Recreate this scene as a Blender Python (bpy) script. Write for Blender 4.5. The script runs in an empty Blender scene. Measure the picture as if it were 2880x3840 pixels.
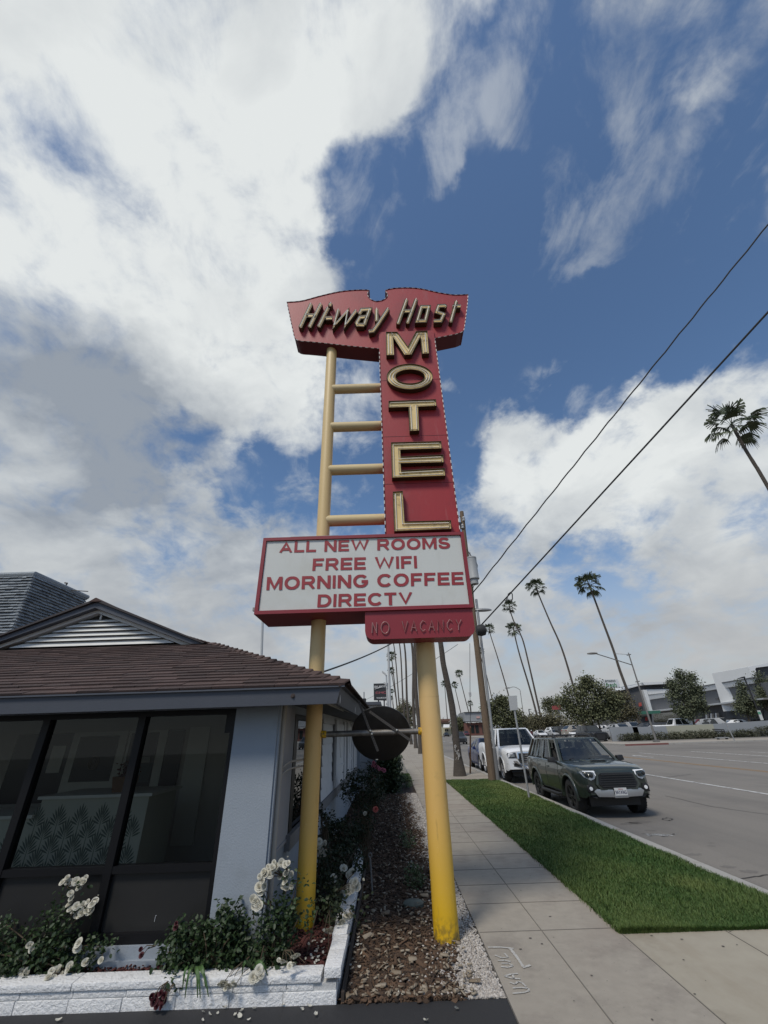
import bpy, bmesh, math, random
import numpy as np
from mathutils import Vector, Matrix
random.seed(7); RNG = np.random.default_rng(7)
scene = bpy.context.scene
COL = scene.collection
PI = math.pi

# ------------------------------------------------------------------ camera
# calibrated from the vanishing points of the photograph (2880 x 3840 pixels)
CX, CY = 1440.0, 1920.0
_vs = np.array([1463.0, 2748.0]) - (CX, CY)      # vanishing point of the street
_vv = np.array([1349.0, -870.0]) - (CX, CY)      # zenith
FPX = math.sqrt(-(_vs @ _vv))
_dy = np.array([*_vs, FPX]); _dy /= np.linalg.norm(_dy)
_dz = np.array([*_vv, FPX]); _dz /= np.linalg.norm(_dz)
_dz -= _dy * (_dy @ _dz); _dz /= np.linalg.norm(_dz)
_dx = np.cross(_dy, _dz)
RW = np.array([_dx, _dy, _dz])                   # rows: world axes in camera axes (x right, y down, z forward)
EYE = 1.70
cam_d = bpy.data.cameras.new('Camera'); cam = bpy.data.objects.new('Camera', cam_d); COL.objects.link(cam)
cam_d.sensor_fit = 'VERTICAL'; cam_d.sensor_height = 24.0; cam_d.lens = 24.0 * FPX / 3840.0
cam_d.clip_start = 0.05; cam_d.clip_end = 6000
_m = Matrix.Identity(4)
for i in range(3):
    _m[i][0] = RW[i, 0]; _m[i][1] = -RW[i, 1]; _m[i][2] = -RW[i, 2]
_m[2][3] = EYE
cam.matrix_world = _m
scene.camera = cam

def ray(x, y): return RW @ np.array([x - CX, y - CY, FPX])
def gnd(x, y, z=0.0):
    r = ray(x, y); t = (z - EYE) / r[2]; return Vector((r[0]*t, r[1]*t, z))
def atY(x, y, Y):
    r = ray(x, y); t = Y / r[1]; return Vector((r[0]*t, Y, r[2]*t + EYE))
def atX(x, y, X):
    r = ray(x, y); t = X / r[0]; return Vector((X, r[1]*t, r[2]*t + EYE))
def proj(p):
    c = RW.T @ np.array([p[0], p[1], p[2] - EYE]); return (c[0]/c[2]*FPX + CX, c[1]/c[2]*FPX + CY)
def Z(ox, oy, s):                                 # pixel picker for one enlarged crop of the photograph
    return lambda x, y: (ox + x / s, oy + y / s)
z1 = Z(0, 2100, 1.728); z2 = Z(960, 2300, 1.728); z3 = Z(1920, 2400, 1.728); z4 = Z(0, 2900, 1.728)
z5 = Z(960, 2900, 1.728); z6 = Z(950, 2700, 3.16); z7 = Z(900, 1050, 1.728); z8 = Z(900, 1700, 1.728)
zA = Z(1150, 2550, 3.6867); zB = Z(1000, 2500, 4.1475); zC = Z(0, 2550, 1.8433); zD = Z(2100, 2450, 2.127)
zE = Z(2380, 2500, 3.318); zF = Z(1650, 2650, 4.74); zG = Z(1650, 1900, 2.4583); zH = Z(1700, 2600, 2.0738)
zI = Z(1200, 2400, 2.5136); zK = Z(1780, 3450, 3.95); zL = Z(0, 3300, 2.765); zM = Z(560, 3200, 2.592)
zN = Z(1060, 1100, 2.304); zP = Z(0, 2100, 4.1475); zQ = Z(1880, 2620, 3.77); zD0 = Z(0, 0, 0.57604)

# ------------------------------------------------------------------ world, sun, exposure
SUN_VEC = Vector((-0.32, -0.50, 0.80)).normalized()     # direction towards the sun
SUN_EL = math.asin(SUN_VEC.z); SUN_AZ = math.atan2(SUN_VEC.x, SUN_VEC.y)
sun_d = bpy.data.lights.new('Sun', 'SUN'); sun = bpy.data.objects.new('Sun', sun_d); COL.objects.link(sun)
sun_d.energy = 2.4; sun_d.angle = math.radians(14); sun_d.color = (1.0, 0.93, 0.82)
sun.rotation_euler = SUN_VEC.to_track_quat('Z', 'Y').to_euler(); sun.location = (-10, -10, 40)
scene.view_settings.view_transform = 'Standard'; scene.view_settings.look = 'None'
scene.view_settings.exposure = 0.0; scene.view_settings.gamma = 1.0
scene.view_settings.use_curve_mapping = False
scene.cycles.max_bounces = 6; scene.cycles.transparent_max_bounces = 12
scene.cycles.caustics_reflective = False; scene.cycles.caustics_refractive = False

world = bpy.data.worlds.new("World"); scene.world = world; world.use_nodes = True
def build_world():
    nt = world.node_tree; N = nt.nodes; L = nt.links; N.clear()
    out = N.new('ShaderNodeOutputWorld'); bg = N.new('ShaderNodeBackground'); L.new(bg.outputs[0], out.inputs[0])
    STR = 0.10; bg.inputs[1].default_value = STR
    sky = N.new('ShaderNodeTexSky'); sky.sky_type = 'NISHITA'; sky.sun_disc = False
    sky.sun_elevation = SUN_EL; sky.sun_rotation = SUN_AZ; sky.air_density = 1.0; sky.dust_density = 0.6; sky.ozone_density = 1.5
    tc = N.new('ShaderNodeTexCoord'); D = tc.outputs['Generated']
    def math_(op, a, b=None, c=None, clamp=False):
        n = N.new('ShaderNodeMath'); n.operation = op; n.use_clamp = clamp
        for i, v in enumerate((a, b, c)):
            if v is None: continue
            if isinstance(v, (int, float)): n.inputs[i].default_value = v
            else: L.new(v, n.inputs[i])
        return n.outputs[0]
    def vmath(op, a, b=None, scale=None):
        n = N.new('ShaderNodeVectorMath'); n.operation = op
        for i, v in enumerate((a, b)):
            if v is None: continue
            if isinstance(v, (tuple, list, Vector)): n.inputs[i].default_value = tuple(v)
            else: L.new(v, n.inputs[i])
        if scale is not None:
            if isinstance(scale, (int, float)): n.inputs['Scale'].default_value = scale
            else: L.new(scale, n.inputs['Scale'])
        return n
    def smooth(v, a, b, lo=0.0, hi=1.0):
        n = N.new('ShaderNodeMapRange'); n.interpolation_type = 'SMOOTHSTEP'
        L.new(v, n.inputs[0]); n.inputs[1].default_value = a; n.inputs[2].default_value = b
        n.inputs[3].default_value = lo; n.inputs[4].default_value = hi; return n.outputs[0]
    def noise(vec, scale, detail, rough=0.55, dist=0.0):
        n = N.new('ShaderNodeTexNoise'); n.inputs['Scale'].default_value = scale; n.inputs['Detail'].default_value = detail
        n.inputs['Roughness'].default_value = rough; n.inputs['Distortion'].default_value = dist; L.new(vec, n.inputs['Vector']); return n
    def mix(f, a, b):
        n = N.new('ShaderNodeMix'); n.data_type = 'RGBA'
        if isinstance(f, (int, float)): n.inputs[0].default_value = f
        else: L.new(f, n.inputs[0])
        for i, v in ((6, a), (7, b)):
            if isinstance(v, (tuple, list)): n.inputs[i].default_value = (*v, 1)
            else: L.new(v, n.inputs[i])
        return n.outputs[2]
    sep = N.new('ShaderNodeSeparateXYZ'); L.new(D, sep.inputs[0]); dz = sep.outputs[2]
    # cloud layer coordinates: where the direction meets a (softened) flat layer overhead
    inv = math_('DIVIDE', 1.0, math_('MAXIMUM', math_('ADD', dz, 0.50), 0.3))
    P = vmath('SCALE', D, scale=inv).outputs[0]
    w1 = noise(P, 4.4, 6, 0.6)
    wv = vmath('SCALE', vmath('SUBTRACT', w1.outputs['Color'], (0.5, 0.5, 0.5)).outputs[0], scale=0.30).outputs[0]
    Dw = vmath('NORMALIZE', vmath('ADD', D, wv).outputs[0]).outputs[0]
    def field(blobs, base):
        acc = base
        for (px, py, r, w) in blobs:          # pixel of the 1659-wide view, radius in the same pixels, weight
            v = ray(*zD0(px, py)); v = v / np.linalg.norm(v)
            dp = vmath('DOT_PRODUCT', Dw, tuple(v)).outputs['Value']
            ang = math.atan2(r, 880.0)
            s = smooth(dp, math.cos(ang), 1.0, 0.0, w)
            acc = math_('ADD', acc, s)
        return acc
    cover = field(CLOUD_BLOBS, 0.24)
    f1 = noise(P, 8.0, 12, 0.60, 0.3).outputs['Fac']
    st = vmath('MULTIPLY', P, (1.0, 0.58, 1.0)).outputs[0]          # wind-drawn streaks
    f2 = noise(st, 11.0, 9, 0.60, 0.5).outputs['Fac']
    f4 = noise(P, 3.6, 5, 0.55, 0.2).outputs['Fac']
    cover = math_('MINIMUM', cover, 1.0)
    dens = math_('ADD', cover, math_('MULTIPLY', math_('SUBTRACT', f1, 0.5), 1.9))
    dens = math_('ADD', dens, math_('MULTIPLY', math_('SUBTRACT', f2, 0.5), 0.95))
    dens = math_('ADD', dens, math_('MULTIPLY', math_('SUBTRACT', f4, 0.5), 0.9))
    a = smooth(dens, 0.20, 1.02)
    wc = math_('MINIMUM', field(WISPS, 0.0), 0.46)
    wd = math_('ADD', wc, math_('MULTIPLY', math_('SUBTRACT', f2, 0.5), 3.0)); wd = math_('ADD', wd, math_('MULTIPLY', math_('SUBTRACT', f1, 0.5), 1.6))
    wa = math_('MULTIPLY', math_('MULTIPLY', smooth(wd, 0.22, 1.10), smooth(wc, 0.04, 0.34)), 0.48)
    a = math_('MAXIMUM', a, wa)
    # brightness inside the clouds
    light = field(CLOUD_LIGHT, 0.56)
    f3 = noise(P, 5.5, 9, 0.55, 0.4).outputs['Fac']
    lum = math_('ADD', light, math_('MULTIPLY', math_('SUBTRACT', f3, 0.5), 1.5), clamp=True)
    k = 1.0 / STR
    ccol = mix(lum, (0.30*k, 0.34*k, 0.395*k), (0.77*k, 0.80*k, 0.80*k))
    tint = N.new('ShaderNodeMix'); tint.data_type = 'RGBA'; tint.blend_type = 'MULTIPLY'; tint.inputs[0].default_value = 1.0
    L.new(sky.outputs[0], tint.inputs[6]); tint.inputs[7].default_value = SKY_TINT
    col = mix(a, tint.outputs[2], ccol)
    # pale overcast band along the horizon
    hz = smooth(dz, 0.02, 0.42, 1.0, 0.0)
    hz = math_('MULTIPLY', hz, 0.85)
    col = mix(hz, col, (0.455*k, 0.465*k, 0.475*k))
    L.new(col, bg.inputs[0])
SKY_TINT = (0.97, 1.12, 1.22, 1)
CLOUD_BLOBS = [
    (150, 150, 560, 0.95), (230, 560, 460, 0.90), (520, 640, 260, 0.45), (560, 430, 170, 0.25), (690, 600, 150, 0.30), (480, 800, 240, 0.40), (640, 940, 180, 0.35), (560, 150, 150, 0.2),
    (860, 20, 240, 0.62), (740, 60, 150, 0.30), (700, 190, 110, 0.22),
    (60, 830, 260, 0.35), (180, 1130, 360, 0.66), (420, 1200, 240, 0.36), (250, 1300, 400, 0.30), (650, 1260, 240, 0.25), (360, 900, 130, -0.55), (330, 960, 150, -0.36), (500, 1010, 120, -0.40), (560, 1090, 130, -0.40), (760, 1060, 120, -0.28),
    (1640, -40, 200, 0.25), (1440, -40, 130, 0.2),
    (1240, 1010, 230, 0.60), (1120, 980, 130, 0.35), (1420, 950, 190, 0.48), (1620, 860, 190, 0.50), (1150, 1100, 130, 0.25), (985, 800, 60, 0.35),
    (1300, 1215, 130, -0.45), (1080, 1150, 80, -0.2), (1560, 1150, 230, 0.45), (1250, 1420, 480, 0.45), (700, 1400, 400, 0.40), (1060, 1290, 130, 0.35),
    (1000, 400, 260, -0.45), (1230, 650, 300, -0.55), (950, 640, 160, -0.45), (1550, 620, 220, -0.45), (1100, 200, 130, -0.35), (1010, 880, 70, -0.25), (690, 330, 80, -0.25), (1290, 840, 100, -0.3), (1600, 400, 150, -0.25), (760, 420, 110, -0.25),
]
WISPS = [(1590, 60, 330, 0.62), (1390, 250, 190, 0.42), (1300, 400, 130, 0.42), (1240, 490, 90, 0.40), (1155, 560, 70, 0.42), (1200, 140, 110, 0.50), (1230, 40, 110, 0.3), (1500, 250, 150, 0.25),
    (868, 350, 110, 0.9), (890, 290, 70, 0.35), (840, 225, 120, 0.42), (960, 150, 140, 0.35), (700, 240, 120, 0.35), (690, 420, 140, 0.38), (760, 560, 110, 0.35), (560, 330, 140, 0.3), (985, 790, 60, 0.35), (960, 850, 60, 0.3), (1060, 930, 80, 0.3), (600, 1020, 200, 0.35), (1220, 860, 120, 0.35)]
CLOUD_LIGHT = [
    (230, 130, 500, 0.27), (560, 620, 300, 0.28), (850, 60, 260, 0.24), (620, 900, 240, 0.30), (300, 420, 350, 0.24), (60, 900, 240, -0.46), (330, 880, 200, -0.32),
    (330, 1010, 220, -0.25), (120, 1060, 200, 0.22), (400, 1110, 140, 0.22), (250, 1330, 420, -0.22), (620, 1180, 260, -0.16), (1220, 970, 240, 0.36), (1500, 900, 260, 0.22), (1250, 1420, 420, -0.16), (1500, 100, 300, -0.08), (1000, 800, 100, 0.2),
]
build_world()

# ------------------------------------------------------------------ helpers: materials
MATS = {}
def mat(name, col, rough=0.8, col2=None, scale=6.0, amt=0.5, bump=0.0, bscale=40.0, metal=0.0, coat=0.0, spec=0.5, attr=None, detail=6, stretch=None, dirt=None, dscale=1.5, dlo=0.5, dhi=0.7, bdist=0.01):
    """Principled material with noise variation; attr = per-face random value mixes col to col2."""
    if name in MATS: return MATS[name]
    m = bpy.data.materials.new(name); m.use_nodes = True; MATS[name] = m
    nt = m.node_tree; N = nt.nodes; L = nt.links; b = N['Principled BSDF']
    b.inputs['Base Color'].default_value = (*col, 1); b.inputs['Roughness'].default_value = rough
    b.inputs['Metallic'].default_value = metal; b.inputs['Specular IOR Level'].default_value = spec
    if coat: b.inputs['Coat Weight'].default_value = coat; b.inputs['Coat Roughness'].default_value = 0.04
    tc = N.new('ShaderNodeTexCoord'); vec = tc.outputs['Object']
    if stretch:
        mp = N.new('ShaderNodeMapping'); mp.inputs['Scale'].default_value = stretch; L.new(vec, mp.inputs['Vector']); vec = mp.outputs[0]
    last = None
    if col2 is not None:
        mx = N.new('ShaderNodeMix'); mx.data_type = 'RGBA'; mx.inputs[6].default_value = (*col, 1); mx.inputs[7].default_value = (*col2, 1)
        n = N.new('ShaderNodeTexNoise'); n.inputs['Scale'].default_value = scale; n.inputs['Detail'].default_value = detail; n.inputs['Roughness'].default_value = 0.6
        L.new(vec, n.inputs['Vector'])
        mr = N.new('ShaderNodeMapRange'); mr.inputs[1].default_value = 0.5 - amt * 0.5; mr.inputs[2].default_value = 0.5 + amt * 0.5; L.new(n.outputs['Fac'], mr.inputs[0])
        f = mr.outputs[0]
        if attr:
            at = N.new('ShaderNodeAttribute'); at.attribute_name = 'rnd'
            ad = N.new('ShaderNodeMath'); ad.operation = 'MULTIPLY_ADD'; ad.use_clamp = True
            L.new(f, ad.inputs[0]); ad.inputs[1].default_value = 0.35; 
            sb = N.new('ShaderNodeMath'); sb.operation = 'MULTIPLY_ADD'; L.new(at.outputs['Fac'], sb.inputs[0]); sb.inputs[1].default_value = 0.85; sb.inputs[2].default_value = -0.1
            L.new(sb.outputs[0], ad.inputs[2]); f = ad.outputs[0]
        L.new(f, mx.inputs[0]); last = mx.outputs[2]
    if dirt is not None:
        n2 = N.new('ShaderNodeTexNoise'); n2.inputs['Scale'].default_value = dscale; n2.inputs['Detail'].default_value = 9; n2.inputs['Roughness'].default_value = 0.68
        L.new(vec, n2.inputs['Vector'])
        mr2 = N.new('ShaderNodeMapRange'); mr2.inputs[1].default_value = dlo; mr2.inputs[2].default_value = dhi; L.new(n2.outputs['Fac'], mr2.inputs[0])
        mx2 = N.new('ShaderNodeMix'); mx2.data_type = 'RGBA'; mx2.inputs[7].default_value = (*dirt, 1)
        if last is None: mx2.inputs[6].default_value = (*col, 1)
        else: L.new(last, mx2.inputs[6])
        L.new(mr2.outputs[0], mx2.inputs[0]); last = mx2.outputs[2]
    if last is not None: L.new(last, b.inputs['Base Color'])
    if bump:
        n3 = N.new('ShaderNodeTexNoise'); n3.inputs['Scale'].default_value = bscale; n3.inputs['Detail'].default_value = 8; n3.inputs['Roughness'].default_value = 0.65
        L.new(vec, n3.inputs['Vector'])
        bp = N.new('ShaderNodeBump'); bp.inputs['Strength'].default_value = bump; bp.inputs['Distance'].default_value = bdist; L.new(n3.outputs['Fac'], bp.inputs['Height']); L.new(bp.outputs[0], b.inputs['Normal'])
    return m

def translucent(m, f):
    """thin petals and leaves let some light through"""
    nt = m.node_tree; N = nt.nodes; L = nt.links; b = N['Principled BSDF']; out = [n for n in N if n.type == 'OUTPUT_MATERIAL'][0]
    t = N.new('ShaderNodeBsdfTranslucent'); mx = N.new('ShaderNodeMixShader'); mx.inputs[0].default_value = f; bc = b.inputs['Base Color']
    if bc.is_linked: L.new(bc.links[0].from_socket, t.inputs[0])
    else: t.inputs[0].default_value = bc.default_value
    L.new(b.outputs[0], mx.inputs[1]); L.new(t.outputs[0], mx.inputs[2]); L.new(mx.outputs[0], out.inputs[0]); return m

def overlay(m, col, scale, stretch=(1, 1, 1), lo=.5, hi=.75, amt=1.0, detail=6):
    """a second layer of stains mixed over a material's own colour"""
    nt = m.node_tree; N = nt.nodes; L = nt.links; b = N['Principled BSDF']; bc = b.inputs['Base Color']
    tc = N.new('ShaderNodeTexCoord'); mp = N.new('ShaderNodeMapping'); mp.inputs['Scale'].default_value = stretch; L.new(tc.outputs['Object'], mp.inputs['Vector'])
    n = N.new('ShaderNodeTexNoise'); n.inputs['Scale'].default_value = scale; n.inputs['Detail'].default_value = detail; n.inputs['Roughness'].default_value = .62; L.new(mp.outputs[0], n.inputs['Vector'])
    mr = N.new('ShaderNodeMapRange'); mr.inputs[1].default_value = lo; mr.inputs[2].default_value = hi; mr.inputs[4].default_value = amt; L.new(n.outputs['Fac'], mr.inputs[0])
    mx = N.new('ShaderNodeMix'); mx.data_type = 'RGBA'; mx.inputs[7].default_value = (*col, 1); L.new(mr.outputs[0], mx.inputs[0])
    if bc.is_linked: L.new(bc.links[0].from_socket, mx.inputs[6])
    else: mx.inputs[6].default_value = bc.default_value
    L.new(mx.outputs[2], bc); return m

def glass_mat(name, tint, refl_rough=0.0, fres=1.45):
    """dark window glass: tinted see-through with a fresnel reflection"""
    if name in MATS: return MATS[name]
    m = bpy.data.materials.new(name); m.use_nodes = True; MATS[name] = m
    nt = m.node_tree; N = nt.nodes; L = nt.links; N.clear()
    out = N.new('ShaderNodeOutputMaterial'); mx = N.new('ShaderNodeMixShader'); fr = N.new('ShaderNodeFresnel'); ge = N.new('ShaderNodeNewGeometry'); mi_ = N.new('ShaderNodeMapRange'); mi_.inputs[3].default_value = fres; mi_.inputs[4].default_value = 1.0/fres; L.new(ge.outputs['Backfacing'], mi_.inputs[0]); L.new(mi_.outputs[0], fr.inputs[0])      # same reflection from either side of the pane
    tr = N.new('ShaderNodeBsdfTransparent'); tr.inputs[0].default_value = (*tint, 1)
    gl = N.new('ShaderNodeBsdfGlossy'); gl.inputs['Roughness'].default_value = refl_rough; gl.inputs[0].default_value = (0.9, 0.95, 1, 1)
    L.new(fr.outputs[0], mx.inputs[0]); L.new(tr.outputs[0], mx.inputs[1]); L.new(gl.outputs[0], mx.inputs[2]); L.new(mx.outputs[0], out.inputs[0])
    return m

# ------------------------------------------------------------------ helpers: meshes and objects
def rootloc(o):
    v = Vector((0, 0, 0))
    while o is not None: v += o.location; o = o.parent
    return v

class MB:
    def __init__(s): s.v = []; s.f = []; s.r = []; s.n = 0; s.mi = []
    def add(s, verts, faces, rnd=0.5, mi=0):
        verts = np.asarray(verts, dtype=float).reshape(-1, 3)
        s.v.append(verts)
        for f in faces: s.f.append([i + s.n for i in f]); s.r.append(rnd); s.mi.append(mi)
        s.n += len(verts)
    def box(s, a, b, rnd=0.5, mi=0):
        x0, y0, z0 = a; x1, y1, z1_ = b
        v = [(x0,y0,z0),(x1,y0,z0),(x1,y1,z0),(x0,y1,z0),(x0,y0,z1_),(x1,y0,z1_),(x1,y1,z1_),(x0,y1,z1_)]
        s.add(v, [(0,3,2,1),(4,5,6,7),(0,1,5,4),(1,2,6,5),(2,3,7,6),(3,0,4,7)], rnd, mi)
    def hexa(s, bot, top, rnd=0.5, mi=0):
        s.add([*bot, *top], [(0,3,2,1),(4,5,6,7),(0,1,5,4),(1,2,6,5),(2,3,7,6),(3,0,4,7)], rnd, mi)
    def quad(s, a, b, c, d, rnd=0.5, mi=0): s.add([a, b, c, d], [(0, 1, 2, 3)], rnd, mi)
    def prism(s, poly, off, rnd=0.5, mi=0, caps=True):
        n = len(poly); off = Vector(off); P = [Vector(p) for p in poly]
        v = P + [p + off for p in P]
        f = [(i, (i+1) % n, n + (i+1) % n, n + i) for i in range(n)]
        if caps: f += [tuple(range(n))[::-1], tuple(range(n, 2*n))]
        s.add(v, f, rnd, mi)
    def tube(s, pts, rad, seg=8, cap=True, rnd=0.5, mi=0, closed=False):
        pts = [Vector(p) for p in pts]; n = len(pts)
        rads = rad if isinstance(rad, (list, tuple, np.ndarray)) else [rad] * n
        up = Vector((0, 0, 1)); V = []; F = []
        prev = None
        for i, p in enumerate(pts):
            if closed: t = pts[(i+1) % n] - pts[i-1]
            else: t = pts[min(i+1, n-1)] - pts[max(i-1, 0)]
            t = t.normalized() if t.length > 1e-9 else Vector((0,0,1))
            if prev is None:
                a = t.cross(up);
                if a.length < 1e-3: a = t.cross(Vector((1, 0, 0)))
                a.normalize()
            else:
                a = prev - t * prev.dot(t)
                a = a.normalized() if a.length > 1e-6 else t.orthogonal().normalized()
            prev = a; b = t.cross(a)
            for k in range(seg):
                an = 2*PI*k/seg; V.append(p + (a*math.cos(an) + b*math.sin(an)) * rads[i])
        m = n if closed else n - 1
        for i in range(m):
            for k in range(seg):
                i2 = (i+1) % n
                F.append((i*seg+k, i*seg+(k+1) % seg, i2*seg+(k+1) % seg, i2*seg+k))
        if cap and not closed: F += [tuple(range(seg))[::-1], tuple((n-1)*seg + k for k in range(seg))]
        s.add(V, F, rnd, mi)
    def lathe(s, prof, c, axis='Z', seg=24, rnd=0.5, mi=0):
        V = []; F = []; n = len(prof); c = Vector(c)
        for k in range(seg):
            an = 2*PI*k/seg; ca, sa = math.cos(an), math.sin(an)
            for r, h in prof:
                if axis == 'Z': p = Vector((r*ca, r*sa, h))
                elif axis == 'X': p = Vector((h, r*ca, r*sa))
                else: p = Vector((r*ca, h, r*sa))
                V.append(c + p)
        for k in range(seg):
            k2 = (k+1) % seg
            for i in range(n-1): F.append((k*n+i, k2*n+i, k2*n+i+1, k*n+i+1))
        s.add(V, F, rnd, mi)
    def grid(s, rows, closed_u=False, rnd=0.5, mi=0):
        R = len(rows); C_ = len(rows[0]); V = [p for r in rows for p in r]; F = []
        for i in range(R-1):
            for j in range(C_ - (0 if closed_u else 1)):
                j2 = (j+1) % C_; F.append((i*C_+j, i*C_+j2, (i+1)*C_+j2, (i+1)*C_+j))
        s.add(V, F, rnd, mi)
    def build(s, name, m, parent=None, smooth=False, loc=None, fix=False, bevel=0.0, ang=40, local=False):
        me = bpy.data.meshes.new(name)
        V = np.concatenate(s.v) if s.v else np.zeros((0, 3))
        off = Vector((0, 0, 0))
        if parent is not None and not local: off = rootloc(parent)
        if loc is not None: off = Vector(loc)
        V = V - np.array(off)
        me.from_pydata(V.tolist(), [], s.f); me.update()
        if len(set(s.r)) > 1:
            at = me.attributes.new('rnd', 'FLOAT', 'FACE'); at.data.foreach_set('value', np.array(s.r, dtype=np.float32))
        o = bpy.data.objects.new(name, me); COL.objects.link(o)
        ms = m if isinstance(m, (list, tuple)) else [m]
        for q in ms: me.materials.append(q)
        if len(ms) > 1: me.polygons.foreach_set('material_index', s.mi)
        if fix or bevel:
            bm = bmesh.new(); bm.from_mesh(me)
            if fix: bmesh.ops.recalc_face_normals(bm, faces=bm.faces)
            if bevel:
                bmesh.ops.remove_doubles(bm, verts=bm.verts, dist=1e-5)
                es = [e for e in bm.edges if len(e.link_faces) == 2 and e.calc_face_angle(0) > math.radians(25)]
                bmesh.ops.bevel(bm, geom=es, offset=bevel, segments=2, profile=0.6, affect='EDGES', clamp_overlap=True)
            bm.to_mesh(me); bm.free()
        if smooth:
            me.polygons.foreach_set('use_smooth', [True] * len(me.polygons))
            try: me.set_sharp_from_angle(angle=math.radians(ang))
            except Exception: pass
        if parent is not None: o.parent = parent
        elif loc is not None: o.location = loc
        return o

def big_mesh(name, V, F, m, parent=None, rnd=None, smooth=False):
    """fast mesh from numpy arrays (all faces the same number of corners)"""
    me = bpy.data.meshes.new(name); V = np.asarray(V, dtype=np.float32); F = np.asarray(F, dtype=np.int32)
    if parent is not None: V = V - np.array(rootloc(parent), dtype=np.float32)
    k = F.shape[1]; nf = len(F)
    me.vertices.add(len(V)); me.vertices.foreach_set('co', V.ravel())
    me.loops.add(nf * k); me.loops.foreach_set('vertex_index', F.ravel())
    me.polygons.add(nf); me.polygons.foreach_set('loop_start', np.arange(0, nf*k, k, dtype=np.int32))
    me.update(calc_edges=True)
    if rnd is not None:
        at = me.attributes.new('rnd', 'FLOAT', 'FACE'); at.data.foreach_set('value', np.asarray(rnd, dtype=np.float32))
    if smooth: me.polygons.foreach_set('use_smooth', [True]*nf)
    for q in (m if isinstance(m, (list, tuple)) else [m]): me.materials.append(q)
    o = bpy.data.objects.new(name, me); COL.objects.link(o)
    if parent is not None: o.parent = parent
    return o

def tag(o, label=None, cat=None, group=None, kind=None):
    if label: o['label'] = label
    if cat: o['category'] = cat
    if group: o['group'] = group
    if kind: o['kind'] = kind
    return o
def thing(name, label, cat, loc=(0, 0, 0), group=None, rz=0.0):
    o = bpy.data.objects.new(name, None); COL.objects.link(o); o.location = loc; o.rotation_euler = (0, 0, rz)
    o.empty_display_size = 0.2
    return tag(o, label, cat, group)
def struct(o): o['kind'] = 'structure'; return o
def dup(root, loc, rz=0.0, label=None, group=None, scale=None):
    r = root.copy(); COL.objects.link(r); r.location = loc; r.rotation_euler = (0, 0, rz)
    if scale: r.scale = (scale,)*3
    if label: r['label'] = label
    if group: r['group'] = group
    def rec(src, par):
        for ch in list(src.children):
            c = ch.copy(); COL.objects.link(c); c.parent = par; rec(ch, c)
    rec(root, r)
    return r
def quads_leafs(P, Nrm, size, aspect=0.6, fold=0.25, rng=RNG, oval=False):
    """many leaves: each two quads folded along the midrib; P (n,3), Nrm (n,3), size (n,)"""
    n = len(P); Nrm = Nrm / np.linalg.norm(Nrm, axis=1, keepdims=True)
    t = rng.normal(size=(n, 3)); t -= Nrm * (t*Nrm).sum(1, keepdims=True); t /= np.linalg.norm(t, axis=1, keepdims=True)
    b = np.cross(Nrm, t); s = size[:, None]
    if oval:                                      # rounded leaf: two points on each side, four triangles
        pts = [P] + [P + t*s*a + b*s*aspect*w*sg + Nrm*s*fold*w*.8 for sg in (1, -1) for a, w in ((.28, .42), (.68, .40))] + [P + t*s]
        V = np.stack(pts, 1).reshape(-1, 3); i = np.arange(n)[:, None]*6
        return V, np.concatenate([i + np.array([f]) for f in ((0, 1, 2), (0, 2, 5), (0, 5, 4), (0, 4, 3))], 1).reshape(-1, 3)
    tip = P + t*s; mid1 = P + t*s*0.45 + b*s*aspect*0.5 + Nrm*s*fold*0.4; mid2 = P + t*s*0.45 - b*s*aspect*0.5 + Nrm*s*fold*0.4
    V = np.stack([P, mid1, tip, mid2], 1).reshape(-1, 3)
    i = np.arange(n)[:, None]*4
    F = np.concatenate([i + np.array([[0, 1, 2]]), i + np.array([[0, 2, 3]])], 1).reshape(-1, 3)
    return V, F
# ================================================================== GROUND
def sheet(name, x0, y0, x1, y1, z, m, nx=1, ny=1):
    b = MB(); b.grid([[(x0+(x1-x0)*i/nx, y0+(y1-y0)*j/ny, z) for i in range(nx+1)] for j in range(ny+1)])
    return struct(b.build(name, m))
SWX0, SWX1 = 0.785, 2.09         # sidewalk
VGX1 = 4.05; CURBX = 4.26        # verge and curb
YG0 = gnd(2337, 3502)[1]         # near end of the grass verge
YG1 = gnd(*zF(300, 1310))[1]     # far end of the grass verge
RZ = -0.13
YA = gnd(*z5(520, 1490))[1]      # front of the planter wall / edge of the asphalt drive
M_conc = mat('concrete_paving', (0.36, 0.322, 0.268), 0.9, (0.255, 0.228, 0.19), 9.0, 0.9, bump=0.5, bscale=220, dirt=(0.17, 0.145, 0.125), dscale=1.1, dlo=0.52, dhi=0.74, bdist=0.004)
M_conc2 = mat('concrete_apron', (0.37, 0.335, 0.265), 0.9, (0.29, 0.255, 0.20), 5.0, 0.9, bump=0.5, bscale=200, dirt=(0.2, 0.17, 0.13), dscale=0.8, dlo=0.54, dhi=0.74, bdist=0.004)
M_asph = mat('asphalt_road', (0.225, 0.205, 0.180), 0.9, (0.165, 0.150, 0.132), 30.0, 0.9, bump=0.6, bscale=300, dirt=(0.15, 0.137, 0.122), dscale=0.35, dlo=0.55, dhi=0.72, bdist=0.006)
overlay(M_asph, (0.13, 0.12, 0.108), .9, (1, .03, 1), .46, .72, .7); overlay(M_asph, (0.29, 0.265, 0.235), 90, (1, 1, 1), .60, .72, .6, 2); overlay(M_asph, (0.12, 0.11, 0.10), .12, (1, 1, 1), .52, .60, .35)
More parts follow.
